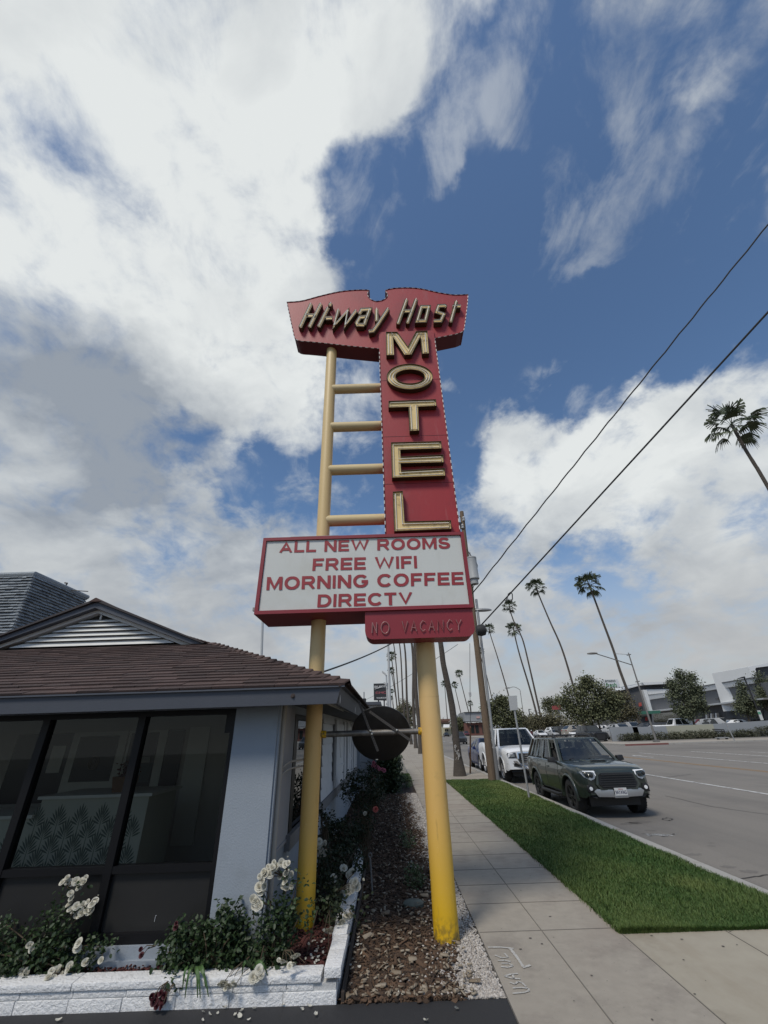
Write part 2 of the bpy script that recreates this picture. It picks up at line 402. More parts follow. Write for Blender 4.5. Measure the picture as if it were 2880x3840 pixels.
overlay(M_conc, (0.20, 0.155, 0.13), .55, (1, .8, 1), .50, .72, .6); overlay(M_conc2, (0.22, 0.17, 0.115), .9, (1.6, .5, 1), .50, .74, .6); overlay(M_conc, (0.12, 0.11, 0.10), 28, (1, 1, 1), .66, .74, .7, 3)
M_tar = mat('fresh_asphalt', (0.018, 0.018, 0.02), 0.75, (0.03, 0.03, 0.032), 60.0, 0.9, bump=0.8, bscale=260, bdist=0.006)
M_soil = mat('soil', (0.055, 0.038, 0.027), 1.0, (0.03, 0.02, 0.015), 20.0, 0.9, bump=0.8, bscale=60)
M_turf = mat('turf', (0.03, 0.06, 0.012), 1.0, (0.05, 0.07, 0.02), 6.0, 0.9, bump=0.6, bscale=80)
M_paint = mat('road_paint', (0.62, 0.62, 0.60), 0.8, (0.40, 0.40, 0.39), 9.0, 0.9, dirt=(0.16, 0.15, 0.145), dscale=6, dlo=0.5, dhi=0.62)
M_seam = mat('joint', (0.12, 0.108, 0.094), 1.0, (.19, .17, .145), 6, .9)
M_curb = mat('curb_concrete', (0.38, 0.365, 0.34), 0.9, (0.27, 0.26, 0.24), 5.0, 0.9, bump=0.4, bscale=120, dirt=(0.2, 0.16, 0.12), dscale=2.2, dlo=0.55, dhi=0.7)

sheet('ground', -400, -60, 500, 900, -0.20, mat('far_ground', (0.20, 0.19, 0.17), 1.0, (0.13, 0.12, 0.1), 0.05, 0.9))
sheet('road', CURBX, -60, 60, 900, RZ, M_asph, 4, 30)
sheet('cross_street', 60, 22, 400, 46, RZ, M_asph)
sheet('driveway', -30, -30, SWX0 - 0.004, YA, -0.006, M_tar)
sheet('sidewalk', SWX0, -30, SWX1, 260, 0.0, M_conc, 1, 60)
sheet('sidewalk_apron', SWX1, -30, VGX1, YG0, 0.0, M_conc2)
sheet('sidewalk_far', SWX1, YG1, VGX1, 260, 0.0, M_conc)
b = MB(); b.quad((VGX1, -30, 0), (CURBX + 0.45, -30, RZ + 0.003), (CURBX + 0.45, YG0 - 0.6, RZ + 0.003), (VGX1, YG0 - 0.6, 0)); struct(b.build('driveway_ramp', M_conc2))
b = MB()
b.prism([(SWX0, -30, 0), (SWX0, 60, 0), (SWX0, 60, -0.16), (SWX0, -30, -0.16)], (0.002, 0, 0)); struct(b.build('sidewalk_edge', M_curb))
# curb: lengths with rounded nose
b = MB(); y = YG0 - 0.6
while y < 150:
    y2 = y + (3.05 if y < 60 else 30)
    w = 0.006
    prof = [(VGX1, -0.2), (VGX1, 0.012), (CURBX - 0.03, 0.012), (CURBX - 0.008, 0.002), (CURBX, -0.02), (CURBX + 0.015, -0.2)]
    b.prism([(x, y + w, z) for x, z in prof], (0, y2 - y - 2*w, 0), random.random()); y = y2
struct(b.build('curb', M_curb))
# gutter pan tone line: dirt at the curb foot
b = MB(); y = YG0 - 0.6
while y < 150:
    y2 = y + (6.1 if y < 60 else 30); b.quad((CURBX + .012, y + .006, RZ + .004), (CURBX + .30, y + .006, RZ + .006), (CURBX + .30, y2 - .006, RZ + .006), (CURBX + .012, y2 - .006, RZ + .004), random.random()); y = y2
struct(b.build('gutter', mat('gutter_concrete', (0.31, 0.285, 0.25), 0.9, (0.22, 0.20, 0.175), 3.0, 0.9, bump=.4, bscale=120, dirt=(0.12, 0.105, 0.09), dscale=1.6, dlo=.52, dhi=.72)))
b = MB(); b.quad((CURBX + .302, YG0 - .6, RZ + .004), (CURBX + .325, YG0 - .6, RZ + .004), (CURBX + .325, 150, RZ + .004), (CURBX + .302, 150, RZ + .004)); struct(b.build('gutter_edge', mat('gutter_grime', (0.06, 0.053, 0.046), 1.0, (0.12, 0.11, 0.10), 4, 0.9)))
# sidewalk joints
b = MB()
ys = [4.55 - 1.52*i for i in range(1, 6)]
jy = [gnd(*p)[1] for p in [z5(1500, 1030), z5(1500, 845), z5(1500, 722), z5(1400, 625), z5(1400, 530)]]
step = 0.82; yy = jy[-1]
ys = jy + [yy + step*(i+1) for i in range(60)] + [jy[0] - 1.5, jy[0] - 3.0]
for y in ys: b.box((SWX0 + 0.01, y - 0.004, 0.0005), (SWX1 - 0.01, y + 0.004, 0.003))
mx = (gnd(*z6(0, 0))[0] if False else gnd(2100, 3580)[0])
b.box((mx - 0.004, -8, 0.0008), (mx + 0.004, 60, 0.0034))
b.box((SWX1 - 0.004, -8, 0.001), (SWX1 + 0.004, YG0, 0.0037))
for x in (3.05,): b.box((x - 0.004, -8, 0.0008), (x + 0.004, YG0, 0.0034))
for y in np.arange(YG1 + 1.5, 60, 1.5): b.box((SWX1, y - 0.005, 0.0005), (VGX1, y + 0.005, 0.003))
struct(b.build('sidewalk_joints', M_seam))
# stains: chewing gum and leaf bits on the paving
b = MB()
for i in range(80):
    x = random.uniform(SWX0 + 0.05, 3.9); y = random.uniform(2.6, 5.2) if x > SWX1 else random.uniform(2.6, 13)
    r = random.choice([0.006, 0.009, 0.012, 0.016]); n = 7; a0 = random.random()*6; e = random.uniform(.4, 1)
    b.add([(x + r*math.cos(a0 + k*2*PI/n)*random.uniform(.7, 1.1), y + r*e*math.sin(a0 + k*2*PI/n), 0.0045) for k in range(n)], [tuple(range(n))])
struct(b.build('sidewalk_stains', mat('stain', (0.09, 0.078, 0.068), 1.0)))
# road paint
b = MB()
zl = RZ + 0.005
lx = gnd(*z3(770, 855), RZ)[0]; lx2 = gnd(*z3(825, 732), RZ)[0]; y0 = gnd(*z3(770, 855), RZ)[1]
b.box((lx - 0.06, -5, RZ + 0.001), (lx + 0.06, 33, zl))
yb = gnd(*z3(825, 732), RZ)[1]
b.box((lx2 - 0.06, -5, RZ + 0.001), (lx2 + 0.06, yb, zl))
lx3 = gnd(*zE(705, 1055), RZ)[0]; b.box((lx3 - 0.06, 0, RZ + 0.001), (lx3 + 0.06, gnd(*zE(705, 1055), RZ)[1], zl))
lx4 = gnd(*zE(1450, 1060), RZ)[0]; b.box((lx4 - 0.06, 0, RZ + 0.001), (lx4 + 0.06, gnd(*zE(1450, 1060), RZ)[1], zl))
for k in range(9): b.box((lx - 0.06, 62 + k*14, RZ + 0.001), (lx + 0.06, 70 + k*14, zl))
# turn arrow on the lane
p = gnd(*zE(60, 1112), RZ); ax, ay = p[0], p[1]
b.add([(ax-0.08, ay-1.6, zl), (ax+0.08, ay-1.6, zl), (ax+0.08, ay, zl), (ax-0.08, ay, zl)], [(0,1,2,3)])
b.add([(ax-0.35, ay, zl), (ax+0.35, ay, zl), (ax, ay+1.0, zl)], [(0,1,2)])
struct(b.build('lane_marking', M_paint))
b = MB()
p = gnd(*z3(640, 752), RZ); q = gnd(*z3(1659, 850), RZ); xm = (p[0] + q[0]) / 2
for dx in (-0.11, 0.11): b.box((xm + dx - 0.05, 4, RZ + 0.001), (xm + dx + 0.05, 44, zl))
struct(b.build('centre_line', mat('worn_yellow_paint', (0.36, 0.20, 0.05), 0.9, (0.16, 0.12, 0.09), 5, 0.9)))
# tar patches, cracks and oil spots on the road near the curb
b = MB()
def blob(c, rx, ry, z, n=14):
    b.add([(c[0] + rx*math.cos(k*2*PI/n)*random.uniform(.55, 1.25), c[1] + ry*math.sin(k*2*PI/n)*random.uniform(.55, 1.25), z) for k in range(n)], [tuple(range(n))])
for (x, y, rx, ry) in [(890,1145,.16,.1),(830,1180,.3,.2),(900,1235,.14,.09),(870,1255,.1,.07),(1290,1315,.07,.06),(1290,1335,.09,.07),(1180,1390,.16,.1),(760,1190,.3,.15),(1400,1470,.12,.1),(1540,1500,.14,.1)]:
    blob(gnd(*z3(x, y), RZ), rx*.8, ry*.8, RZ + 0.0015, 22)
struct(b.build('road_stains', mat('oil_stain', (0.125, 0.114, 0.102), 0.9, (0.175, 0.160, 0.142), 14, 0.9)))
b = MB()
def crack(pts, w=0.012):
    P = [gnd(*p, RZ + 0.0045) for p in pts]
    Q = []
    for i in range(len(P) - 1):
        for k in range(6):
            c = P[i].lerp(P[i+1], k/6); Q.append(c + Vector((random.uniform(-.03, .03), random.uniform(-.03, .03), 0)))
    Q.append(P[-1])
    for i in range(len(Q) - 1):
        d = (Q[i+1] - Q[i]).normalized(); s = Vector((-d.y, d.x, 0)) * w
        b.quad(Q[i] - s, Q[i+1] - s, Q[i+1] + s, Q[i] + s)
crack([z3(970,1160), z3(1000,1150), z3(1050,1160), z3(1010,1170), z3(970,1160)])
crack([z3(1480,1545), z3(1659,1520)]); crack([z3(860,875), z3(990,890), z3(1160,870)], .02); crack([z3(1000, 1010), z3(1300, 1080), z3(1659, 1130)], .01)
crack([zE(140, 1040), zE(600, 1015), zE(900, 1010)], .03); crack([zD(650, 745), zD(1150, 760), zD(1650, 742)], .04)
struct(b.build('road_cracks', mat('crack_tar', (0.05, 0.047, 0.045), 1.0)))
b = MB()
for k in range(40):
    c = gnd(*z3(random.uniform(875, 1050), 1265 + random.uniform(-8, 8)), RZ); r = random.uniform(.01, .03)
    b.add([(c[0]+r*math.cos(a)*1.5, c[1]+r*math.sin(a), RZ+0.0048) for a in np.linspace(0, 2*PI, 6)[:-1]], [tuple(range(5))])
struct(b.build('paint_scuff', mat('scuff', (0.4, 0.4, 0.39), 1.0)))
# sprayed utility marks on the sidewalk ("USA 702" with a bracket arrow)
b = MB(); M_chalk = mat('spray_paint', (0.55, 0.54, 0.51), 0.95, (0.30, 0.285, 0.26), 45, 0.95)
def spray(pts, w=0.011):
    P = [gnd(*zK(*p), 0.0046) for p in pts]
    for i in range(len(P) - 1):
        d = (P[i+1] - P[i]); n = max(2, int(d.length/0.02)); d.normalize(); s = Vector((-d.y, d.x, 0))
        for k in range(n):
            p0 = P[i].lerp(P[i+1], k/n); p1 = P[i].lerp(P[i+1], (k+1.02)/n); ww = w*random.uniform(.75, 1.15)
            b.quad(p0 - s*ww, p1 - s*ww, p1 + s*ww, p0 + s*ww)
spray([(195, 402), (380, 400), (575, 420)], .013); spray([(530, 425), (620, 540), (720, 690)], .013); spray([(715, 705), (825, 665)], .013)
spray([(300, 520), (400, 560), (495, 550), (440, 490)], .008)
spray([(340, 600), (440, 595), (530, 615)], .009)
spray([(395, 640), (500, 640), (565, 675), (500, 700), (390, 688)], .009)
spray([(640, 790), (540, 800), (440, 830), (550, 860), (675, 870)], .009); spray([(560, 800), (580, 865)], .008)
spray([(520, 920), (600, 950), (640, 910), (700, 925), (760, 985)], .008)
spray([(560, 1005), (700, 998), (790, 1010), (805, 1045), (740, 1070), (560, 1085)], .009)
struct(b.build('utility_marking', M_chalk))
# far block across the intersection: sidewalk, curb, parking lot
YC = gnd(*zE(500, 965), RZ)[1]
XC = gnd(*zD(470, 722), RZ)[0]
FB = 0.0
sheet('corner_sidewalk', XC - 2.0, YC, 260, YC + 5.5, FB, mat('warm_concrete', (0.36, 0.32, 0.27), 0.95, (0.28, 0.25, 0.21), 0.8, 0.9))
sheet('corner_sidewalk_long', XC - 2.0, YC + 5.5, XC + 1.2, 400, FB, MATS['warm_concrete'])
sheet('parking_lot', XC + 1.2, YC + 5.5, 260, 400, FB - 0.01, M_asph)
b = MB(); b.box((XC - 2.15, YC - 0.15, -0.2), (260, YC, 0.01)); b.box((XC - 2.15, YC, -0.2), (XC - 2.0, 300, 0.01)); struct(b.build('corner_curb', M_curb))
b = MB(); b.box((XC - 2.17, YC - 0.17, -0.128), (XC + 2.2, YC - 0.152, 0.016)); b.box((XC - 2.16, YC - 0.15, 0.012), (XC + 2.2, YC - 0.002, 0.017)); struct(b.build('red_curb_paint', mat('red_curb', (0.16, 0.045, 0.04), 0.9, (0.2, 0.1, 0.09), 4, 0.9)))

# grass verge and mulch bed bases
sheet('verge_soil', SWX1, YG0, VGX1, YG1, -0.02, M_turf)
sheet('mulch_base', -1.2, YA + 0.002, SWX0, 19.0, -0.03, M_soil)

# ---------------------------------------------------------------- grass: blades
def grass(name, n, x0, x1, yf, h0, h1, label, m, z=-0.02, edge=0.03):
    x = RNG.uniform(x0, x1, n); y = yf(n); eg = RNG.random(n) < .05; x[eg] = np.where(RNG.random(eg.sum()) < .5, x0 + RNG.normal(-.005, .018, eg.sum()), x1 + RNG.normal(.005, .02, eg.sum()))
    patch = np.sin(x*3.1 + 1.3*np.sin(y*1.7)) * np.sin(y*2.3 + x) * 0.25
    h = RNG.uniform(h0, h1, n) * (1 + patch)
    a = RNG.uniform(0, 2*PI, n); lean = RNG.uniform(0.1, 0.75, n) * h; w = RNG.uniform(0.002, 0.0042, n) * np.maximum(1.0, y/7.0)
    dx, dy = np.cos(a), np.sin(a); sx, sy = -dy*w, dx*w
    B0 = np.stack([x - sx, y - sy, np.full(n, z)], 1); B1 = np.stack([x + sx, y + sy, np.full(n, z)], 1)
    M0 = np.stack([x + dx*lean*.35 - sx*.8, y + dy*lean*.35 - sy*.8, z + h*.62], 1); M1 = np.stack([x + dx*lean*.35 + sx*.8, y + dy*lean*.35 + sy*.8, z + h*.62], 1)
    T = np.stack([x + dx*lean, y + dy*lean, z + h*(1 - .25*lean/h)], 1)
    V = np.stack([B0, B1, M0, M1, T], 1).reshape(-1, 3); i = np.arange(n)[:, None]*5
    F = np.concatenate([i + [[0, 1, 3]], i + [[0, 3, 2]], i + [[2, 3, 4]]], 1).reshape(-1, 3)
    h *= np.where(RNG.random(n) > .985, 1.5, 1.0); bare = np.exp(-((x - 2.55)**2/.05 + (y - 9.6)**2/.25)) + np.exp(-((x - 3.55)**2/.03 + (y - 6.4)**2/.06)); dry = np.clip(bare*.9 + .18*np.sin(x*1.3 + y*.7)*np.sin(y*1.1 - x*2) + 0.35 + patch*0.9 + RNG.normal(0, .22, n) + 0.75*np.exp(-((x - 3.6)**2/.5 + (y - 15.5)**2/6)), 0, 1)
    return tag(big_mesh(name, V, F, m, rnd=np.repeat(dry, 3)), label, 'grass', kind='stuff')
M_grass = mat('grass_blades', (0.034, 0.085, 0.017), 0.6, (0.125, 0.165, 0.044), 3.0, 0.6, attr=True, spec=0.3)
def yd(n):
    u = RNG.uniform(0, 1, n); return YG0 + (YG1 - YG0)*u**1.9
grass('grass_verge', 190000, SWX1 + 0.015, VGX1 - 0.005, yd, 0.04, 0.075, 'green mown grass strip between the sidewalk and the curb', M_grass)
# ================================================================== MOTEL SIGN
SY = 5.22                                    # plane of the two posts
M_post = mat('post_cream_paint', (0.60, 0.46, 0.22), 0.6, (0.54, 0.40, 0.185), 3.0, 0.8, bump=0.25, bscale=120, dirt=(0.40, 0.29, 0.13), dscale=3.0, dlo=0.60, dhi=0.85)
M_cream = mat('rung_cream_paint', (0.62, 0.50, 0.27), 0.6, (0.56, 0.43, 0.22), 3.0, 0.8, bump=0.25, bscale=120, dirt=(0.42, 0.31, 0.16), dscale=4.0, dlo=0.58, dhi=0.8)
M_red = mat('sign_red_paint', (0.36, 0.019, 0.024), 0.55, (0.28, 0.016, 0.021), 2.2, 0.9, bump=0.15, bscale=25, dirt=(0.30, 0.075, 0.075), dscale=2.4, dlo=0.56, dhi=0.80, stretch=(1.0, 1.0, 0.45))
overlay(M_red, (0.40, 0.16, 0.15), 3.2, (5, 5, .35), .60, .78, .45); overlay(M_red, (0.16, 0.02, 0.025), 1.1, (1, 1, 1), .5, .75, .6)
M_redd = mat('sign_red_edge', (0.13, 0.013, 0.02), 0.6, (0.085, 0.01, 0.015), 4.0, 0.9)
M_bronze = mat('letter_bronze', (0.085, 0.055, 0.022), 0.55, (0.05, 0.033, 0.015), 8.0, 0.9, metal=0.3)
M_gold = mat('letter_gold', (0.80, 0.62, 0.30), 0.5, (0.66, 0.48, 0.19), 5.0, 0.9, dirt=(0.24, 0.15, 0.05), dscale=6.0, dlo=0.54, dhi=0.74)
M_tube = mat('neon_glass', (0.80, 0.76, 0.66), 0.15, spec=0.6)
M_white = mat('sign_white_plastic', (0.62, 0.63, 0.60), 0.45, (0.56, 0.57, 0.53), 1.5, 0.9, dirt=(0.50, 0.49, 0.43), dscale=1.2, dlo=0.5, dhi=0.8)
overlay(M_white, (0.40, 0.39, 0.35), 3.0, (4, 4, .4), .58, .80, .35)
M_ltr = mat('sign_red_letters', (0.33, 0.03, 0.035), 0.5, (0.25, 0.022, 0.03), 6.0, 0.9)
M_bulbw = mat('bulb_white', (0.75, 0.70, 0.64), 0.4)
pl_x = (atY(1148, 3200, SY)[0] + atY(1247.5, 1310, SY)[0]) / 2
pr_x = atY(1649.8, 3200, SY)[0] * .5 + atY(1594, 2410, SY)[0] * .5
sign = thing('motel_sign', 'tall red and cream roadside motel sign on two yellow posts with neon letters', 'sign', (0.3, SY, 0))
RL, RR = 0.093, 0.118
post_top_z = atY(*z7(600, 425), SY)[2] + 0.25
def yellow_post(x, r, ztop):
    b = MB(); n = 26
    prof = [(r*(1 + .01*math.sin(k*1.7)), -0.1 + (ztop + 0.1)*k/n) for k in range(n+1)]
    b.lathe(prof, (x, SY, 0), seg=36)
    return b.build('post', M_postz, sign, smooth=True)
# post paint: fresher, stronger yellow coat on the lower two metres, an old brush line between
M_postz = mat('post_paint', (0.60, 0.46, 0.22), 0.5)
def post_paint():
    nt = M_postz.node_tree; N = nt.nodes; L = nt.links; bs = N['Principled BSDF']
    tc = N.new('ShaderNodeTexCoord'); sp = N.new('ShaderNodeSeparateXYZ'); L.new(tc.outputs['Object'], sp.inputs[0])
    nz = N.new('ShaderNodeTexNoise'); nz.inputs['Scale'].default_value = 3.0; nz.inputs['Detail'].default_value = 6; L.new(tc.outputs['Object'], nz.inputs[0])
    ad = N.new('ShaderNodeMath'); ad.operation = 'MULTIPLY_ADD'; L.new(nz.outputs['Fac'], ad.inputs[0]); ad.inputs[1].default_value = 0.35; L.new(sp.outputs[2], ad.inputs[2])
    cr = N.new('ShaderNodeValToRGB'); cr.color_ramp.interpolation = 'LINEAR'
    mr = N.new('ShaderNodeMapRange'); mr.inputs[1].default_value = 0.0; mr.inputs[2].default_value = 4.0; L.new(ad.outputs[0], mr.inputs[0]); L.new(mr.outputs[0], cr.inputs[0])
    e = cr.color_ramp.elements; e[0].position = 0.085; e[0].color = (0.70, 0.42, 0.012, 1); e[1].position = 0.30; e[1].color = (0.72, 0.445, 0.13, 1)
    x = e.new(0.52); x.color = (0.70, 0.465, 0.19, 1); x = e.new(0.68); x.color = (0.64, 0.47, 0.22, 1)
    n2 = N.new('ShaderNodeTexNoise'); n2.inputs['Scale'].default_value = 2.2; n2.inputs['Detail'].default_value = 9; n2.inputs['Roughness'].default_value = .7; L.new(tc.outputs['Object'], n2.inputs[0])
    m2 = N.new('ShaderNodeMapRange'); m2.inputs[1].default_value = .58; m2.inputs[2].default_value = .8; m2.inputs[4].default_value = .8; L.new(n2.outputs['Fac'], m2.inputs[0])
    mx = N.new('ShaderNodeMix'); mx.data_type = 'RGBA'; L.new(m2.outputs[0], mx.inputs[0]); L.new(cr.outputs[0], mx.inputs[6]); mx.inputs[7].default_value = (0.42, 0.28, 0.09, 1)
    L.new(mx.outputs[2], bs.inputs['Base Color'])
    fz = N.new('ShaderNodeMapRange'); fz.inputs[1].default_value = .02; fz.inputs[2].default_value = .20; fz.inputs[3].default_value = 1; fz.inputs[4].default_value = 0; L.new(sp.outputs[2], fz.inputs[0])
    n5 = N.new('ShaderNodeTexNoise'); n5.inputs['Scale'].default_value = 26; n5.inputs['Detail'].default_value = 8; L.new(tc.outputs['Object'], n5.inputs[0]); m5 = N.new('ShaderNodeMath'); m5.operation = 'MULTIPLY'; L.new(fz.outputs[0], m5.inputs[0])
    m6 = N.new('ShaderNodeMapRange'); m6.inputs[1].default_value = .42; m6.inputs[2].default_value = .62; L.new(n5.outputs['Fac'], m6.inputs[0]); L.new(m6.outputs[0], m5.inputs[1])
    mxb = N.new('ShaderNodeMix'); mxb.data_type = 'RGBA'; L.new(m5.outputs[0], mxb.inputs[0]); L.new(mx.outputs[2], mxb.inputs[6]); mxb.inputs[7].default_value = (.16, .11, .03, 1); L.new(mxb.outputs[2], bs.inputs['Base Color'])      # splashed footing
    n3 = N.new('ShaderNodeTexNoise'); n3.inputs['Scale'].default_value = 90; n3.inputs['Detail'].default_value = 6; L.new(tc.outputs['Object'], n3.inputs[0])
    bp = N.new('ShaderNodeBump'); bp.inputs['Strength'].default_value = .3; bp.inputs['Distance'].default_value = .003; L.new(n3.outputs['Fac'], bp.inputs['Height']); L.new(bp.outputs[0], bs.inputs['Normal'])
post_paint(); overlay(M_postz, (0.30, 0.17, 0.05), 5.0, (2.5, 2.5, .35), .62, .74, .5); overlay(M_postz, (0.78, 0.62, 0.34), 60, (1, 1, 1), .66, .74, .5, 3)
yellow_post(pl_x, RL, post_top_z)
yellow_post(pr_x, RR, 4.3)
# weld collar line on the right post
b = MB(); zc = atY(*z2(1110, 535), SY - RR)[2]; b.lathe([(RR*1.012, zc - .006), (RR*1.012, zc + .006)], (pr_x, SY, 0), seg=36); b.build('weld_seam', M_postz, sign, smooth=True)
# rungs
TY = 5.03                                    # face of the tower panel
x_tl = atY(*z7(903, 700), TY)[0]; x_tr = atY(*z7(1300, 700), TY)[0]
for (pxl, zf) in ((z7(760, 705), 0), (z7(760, 950), 0), (z8(760, 105), 0), (z8(760, 433), 0)):
    z = atY(*pxl, SY)[2]; b = MB()
    pts = [(pl_x + RL*0.3 + (x_tl + .05 - pl_x - RL*.3)*k/8, SY, z) for k in range(9)]
    b.tube(pts, 0.082, 24); b.build('rung', M_cream, sign, smooth=True)
    b = MB(); b.lathe([(0.089, pl_x + RL*0.62), (0.089, pl_x + RL*0.62 + .012)], (0, SY, z), axis='X', seg=24)
# panels
def panel_from(px, Y, thick, name, par, mface, medge):
    P = [atY(*p, Y) for p in px]
    n = len(P); b = MB()
    b.add(P, [tuple(range(n))[::-1] if False else tuple(range(n))], mi=0)
    Q = [p + Vector((0, thick, 0)) for p in P]
    b.add(P + Q, [(i, n + i, n + (i+1) % n, (i+1) % n) for i in range(n)], mi=1)
    b.add(Q, [tuple(range(n))[::-1]], mi=0)
    o = b.build(name, [mface, medge], par, fix=False); return o, P
def curve(pts, k=6):
    """Catmull-Rom through pixel points"""
    out = []
    for i in range(len(pts) - 1):
        p0 = pts[max(i-1, 0)]; p1 = pts[i]; p2 = pts[i+1]; p3 = pts[min(i+2, len(pts)-1)]
        for j in range(k):
            t = j/k
            out.append(tuple(0.5*((2*p1[a]) + (-p0[a]+p2[a])*t + (2*p0[a]-5*p1[a]+4*p2[a]-p3[a])*t*t + (-p0[a]+3*p1[a]-3*p2[a]+p3[a])*t**3) for a in (0, 1)))
    out.append(pts[-1]); return out
TPY = 5.065
top_px = [z7(305, 145)] + [z7(*p) for p in curve([(305,145),(400,137),(520,105),(640,78),(750,67),(830,66)])][1:] + \
    [z7(*p) for p in curve([(840,70),(826,88),(832,112),(852,130),(885,140),(925,132),(952,112),(955,90),(940,73)])] + \
    [z7(*p) for p in curve([(945,66),(1000,55),(1100,52),(1180,60),(1290,84),(1390,98),(1478,95)])] + \
    [z7(*p) for p in curve([(1478,95),(1472,170),(1452,320),(1438,338),(1410,350)])][1:] + \
    [z7(1262, 380), z7(1258, 400), z7(900, 447), z7(700, 428), z7(520, 408)] + [z7(*p) for p in curve([(430,400),(385,396),(362,385),(350,360),(305,150)])][:-1]
top_panel, topP = panel_from(top_px, TPY, 0.30, 'name_panel', sign, M_red, M_redd)
tow_px = [z7(900, 335), z7(1255, 328), z7(1370, 1210), z8(1425, 520), z8(942, 530), z7(930, 1210)]
xl = np.mean([atY(*z7(900, 335), TY)[0], atY(*z8(941, 520), TY)[0]]); xr = np.mean([atY(*z7(1255, 330), TY)[0], atY(*z8(1425, 505), TY)[0]])
ztop = atY(*z7(1080, 332), TY)[2]; zbot = 3.85
b = MB(); b.box((xl, TY, zbot), (xr, TY + 0.34, ztop)); tower = b.build('tower_panel', M_red, sign)
# sheet-metal seams across the tower
b = MB()
for zz in (7.0, 5.78, 4.9):
    b = MB(); b.box((xl + .002, TY - .0025, zz), (xr - .002, TY, zz + .006)); b.build('panel_seam', M_redd, tower)
# bulb trim: short white tubes along the panel edges
def trim(loop, name, par, Y, closed=True, w=0.012, seglen=0.055):
    pts = loop + [loop[0]] if closed else loop
    D_ = [0.0]
    for a, c in zip(pts[:-1], pts[1:]): D_.append(D_[-1] + (c - a).length)
    n = int(D_[-1]/seglen); P = []
    for k in range(n + 1):
        t = D_[-1]*k/n; i = max(0, min(len(pts) - 2, int(np.searchsorted(D_, t)) - 1)); u = (t - D_[i])/max(D_[i+1] - D_[i], 1e-6)
        P.append(pts[i].lerp(pts[i+1], u))
    b = MB(); b.tube(P, w*0.6, 5, cap=False)
    b.mi = [(i//5) % 2 for i in range(len(b.f))]
    return b.build(name, [M_bulbw, M_redd], par)
trim([p + Vector((0, -.008, 0)) for p in topP], 'bulb_trim', top_panel, TPY)
trim([Vector((xl, TY - .008, ztop - .55)), Vector((xl, TY - .008, zbot))], 'bulb_trim', tower, TY, closed=False)
trim([Vector((xr, TY - .008, ztop - .3)), Vector((xr, TY - .008, zbot))], 'bulb_trim', tower, TY, closed=False)

# channel letters
def offset_poly(P, d):
    n = len(P); out = []
    area = sum(P[i][0]*P[(i+1) % n][1] - P[(i+1) % n][0]*P[i][1] for i in range(n)); sg = 1 if area > 0 else -1
    for i in range(n):
        a, p, c = np.array(P[i-1]), np.array(P[i]), np.array(P[(i+1) % n])
        d1 = (p - a)/np.linalg.norm(p - a); d2 = (c - p)/np.linalg.norm(c - p)
        n1 = np.array([-d1[1], d1[0]])*sg; n2 = np.array([-d2[1], d2[0]])*sg
        m = n1 + n2; m /= max(np.linalg.norm(m), 1e-6); k = d/max(0.35, m @ n1)
        out.append(tuple(p + m*k))
    return out
def channel_letter(poly, holes, Yface, depth, par, lip=0.006, tube_off=0.04, sink=0.025):
    """poly in world (x,z); open channel: bronze walls, recessed gold back, a glass tube along the outline"""
    Yf = Yface - depth; b = MB(); g = MB(); t = MB()
    def walls(P, hole):
        n = len(P); Pi = offset_poly(P, lip if not hole else -lip)
        o0 = [(x, Yf, z) for x, z in P]; o1 = [(x, Yface, z) for x, z in P]
        i0 = [(x, Yf, z) for x, z in Pi]; i1 = [(x, Yf + sink, z) for x, z in Pi]
        for A, B_ in ((o0, o1), (o0, i0), (i0, i1)):
            b.add(A + B_, [(k, (k+1) % n, n + (k+1) % n, n + k) for k in range(n)])
        return Pi
    Pi = walls(poly, False); Hi = [walls(h, True) for h in holes]
    bm = bmesh.new()
    from mathutils.geometry import tessellate_polygon
    loops = [[Vector((x, 0, z)) for x, z in Pi]] + [[Vector((x, 0, z)) for x, z in h] for h in Hi]
    tris = tessellate_polygon(loops); flat = [p for l in loops for p in l]
    g.add([(p.x, Yf + sink, p.z) for p in flat], [tuple(tr) for tr in tris]); bm.free()
    root = b.build('letter', M_bronze, par); g.build('letter_back', M_gold, root)
    T = offset_poly(poly, tube_off)
    t.tube([(x, Yf + 0.012, z) for x, z in T], 0.0075, 6, closed=True)
    for h in holes:
        T = offset_poly(h, -tube_off*0.8); t.tube([(x, Yf + 0.012, z) for x, z in T], 0.0075, 6, closed=True)
    for q in range(0, len(T), max(1, len(T)//4)):
        x, z = T[q]; t.tube([(x, Yf + 0.012, z), (x, Yf + sink, z)], 0.006, 5)
    t.build('neon_tube', M_tube, root, smooth=True)
    return root
def wz(px, Y): return [(lambda p: (p[0], p[2]))(atY(*p, Y)) for p in px]
LD = 0.095; LY = TY - LD
def L7(*pts): return wz([z7(*p) for p in pts], LY)
def L8(*pts): return wz([z8(*p) for p in pts], LY)
Mx0 = L7((945,335),(1020,335),(1088,430),(1140,331),(1215,328),(1226,475),(1180,478),(1170,368),(1112,482),(1065,484),(992,368),(1000,485),(948,487))
channel_letter(Mx0, [], TY, LD, tower, tube_off=.045)
oc = [(1100 + 150*math.cos(a), 625 - 83*math.sin(a)) for a in np.linspace(0, 2*PI, 41)[:-1]]
oh = [(1102 + 94*math.cos(a), 624 - 45*math.sin(a)) for a in np.linspace(0, 2*PI, 41)[:-1]]
channel_letter(L7(*oc), [L7(*oh)], TY, LD, tower, tube_off=.055)
channel_letter(L7((962,783),(1270,772),(1275,815),(1155,820),(1162,975),(1100,978),(1092,822),(962,826)), [], TY, LD, tower, tube_off=.035)
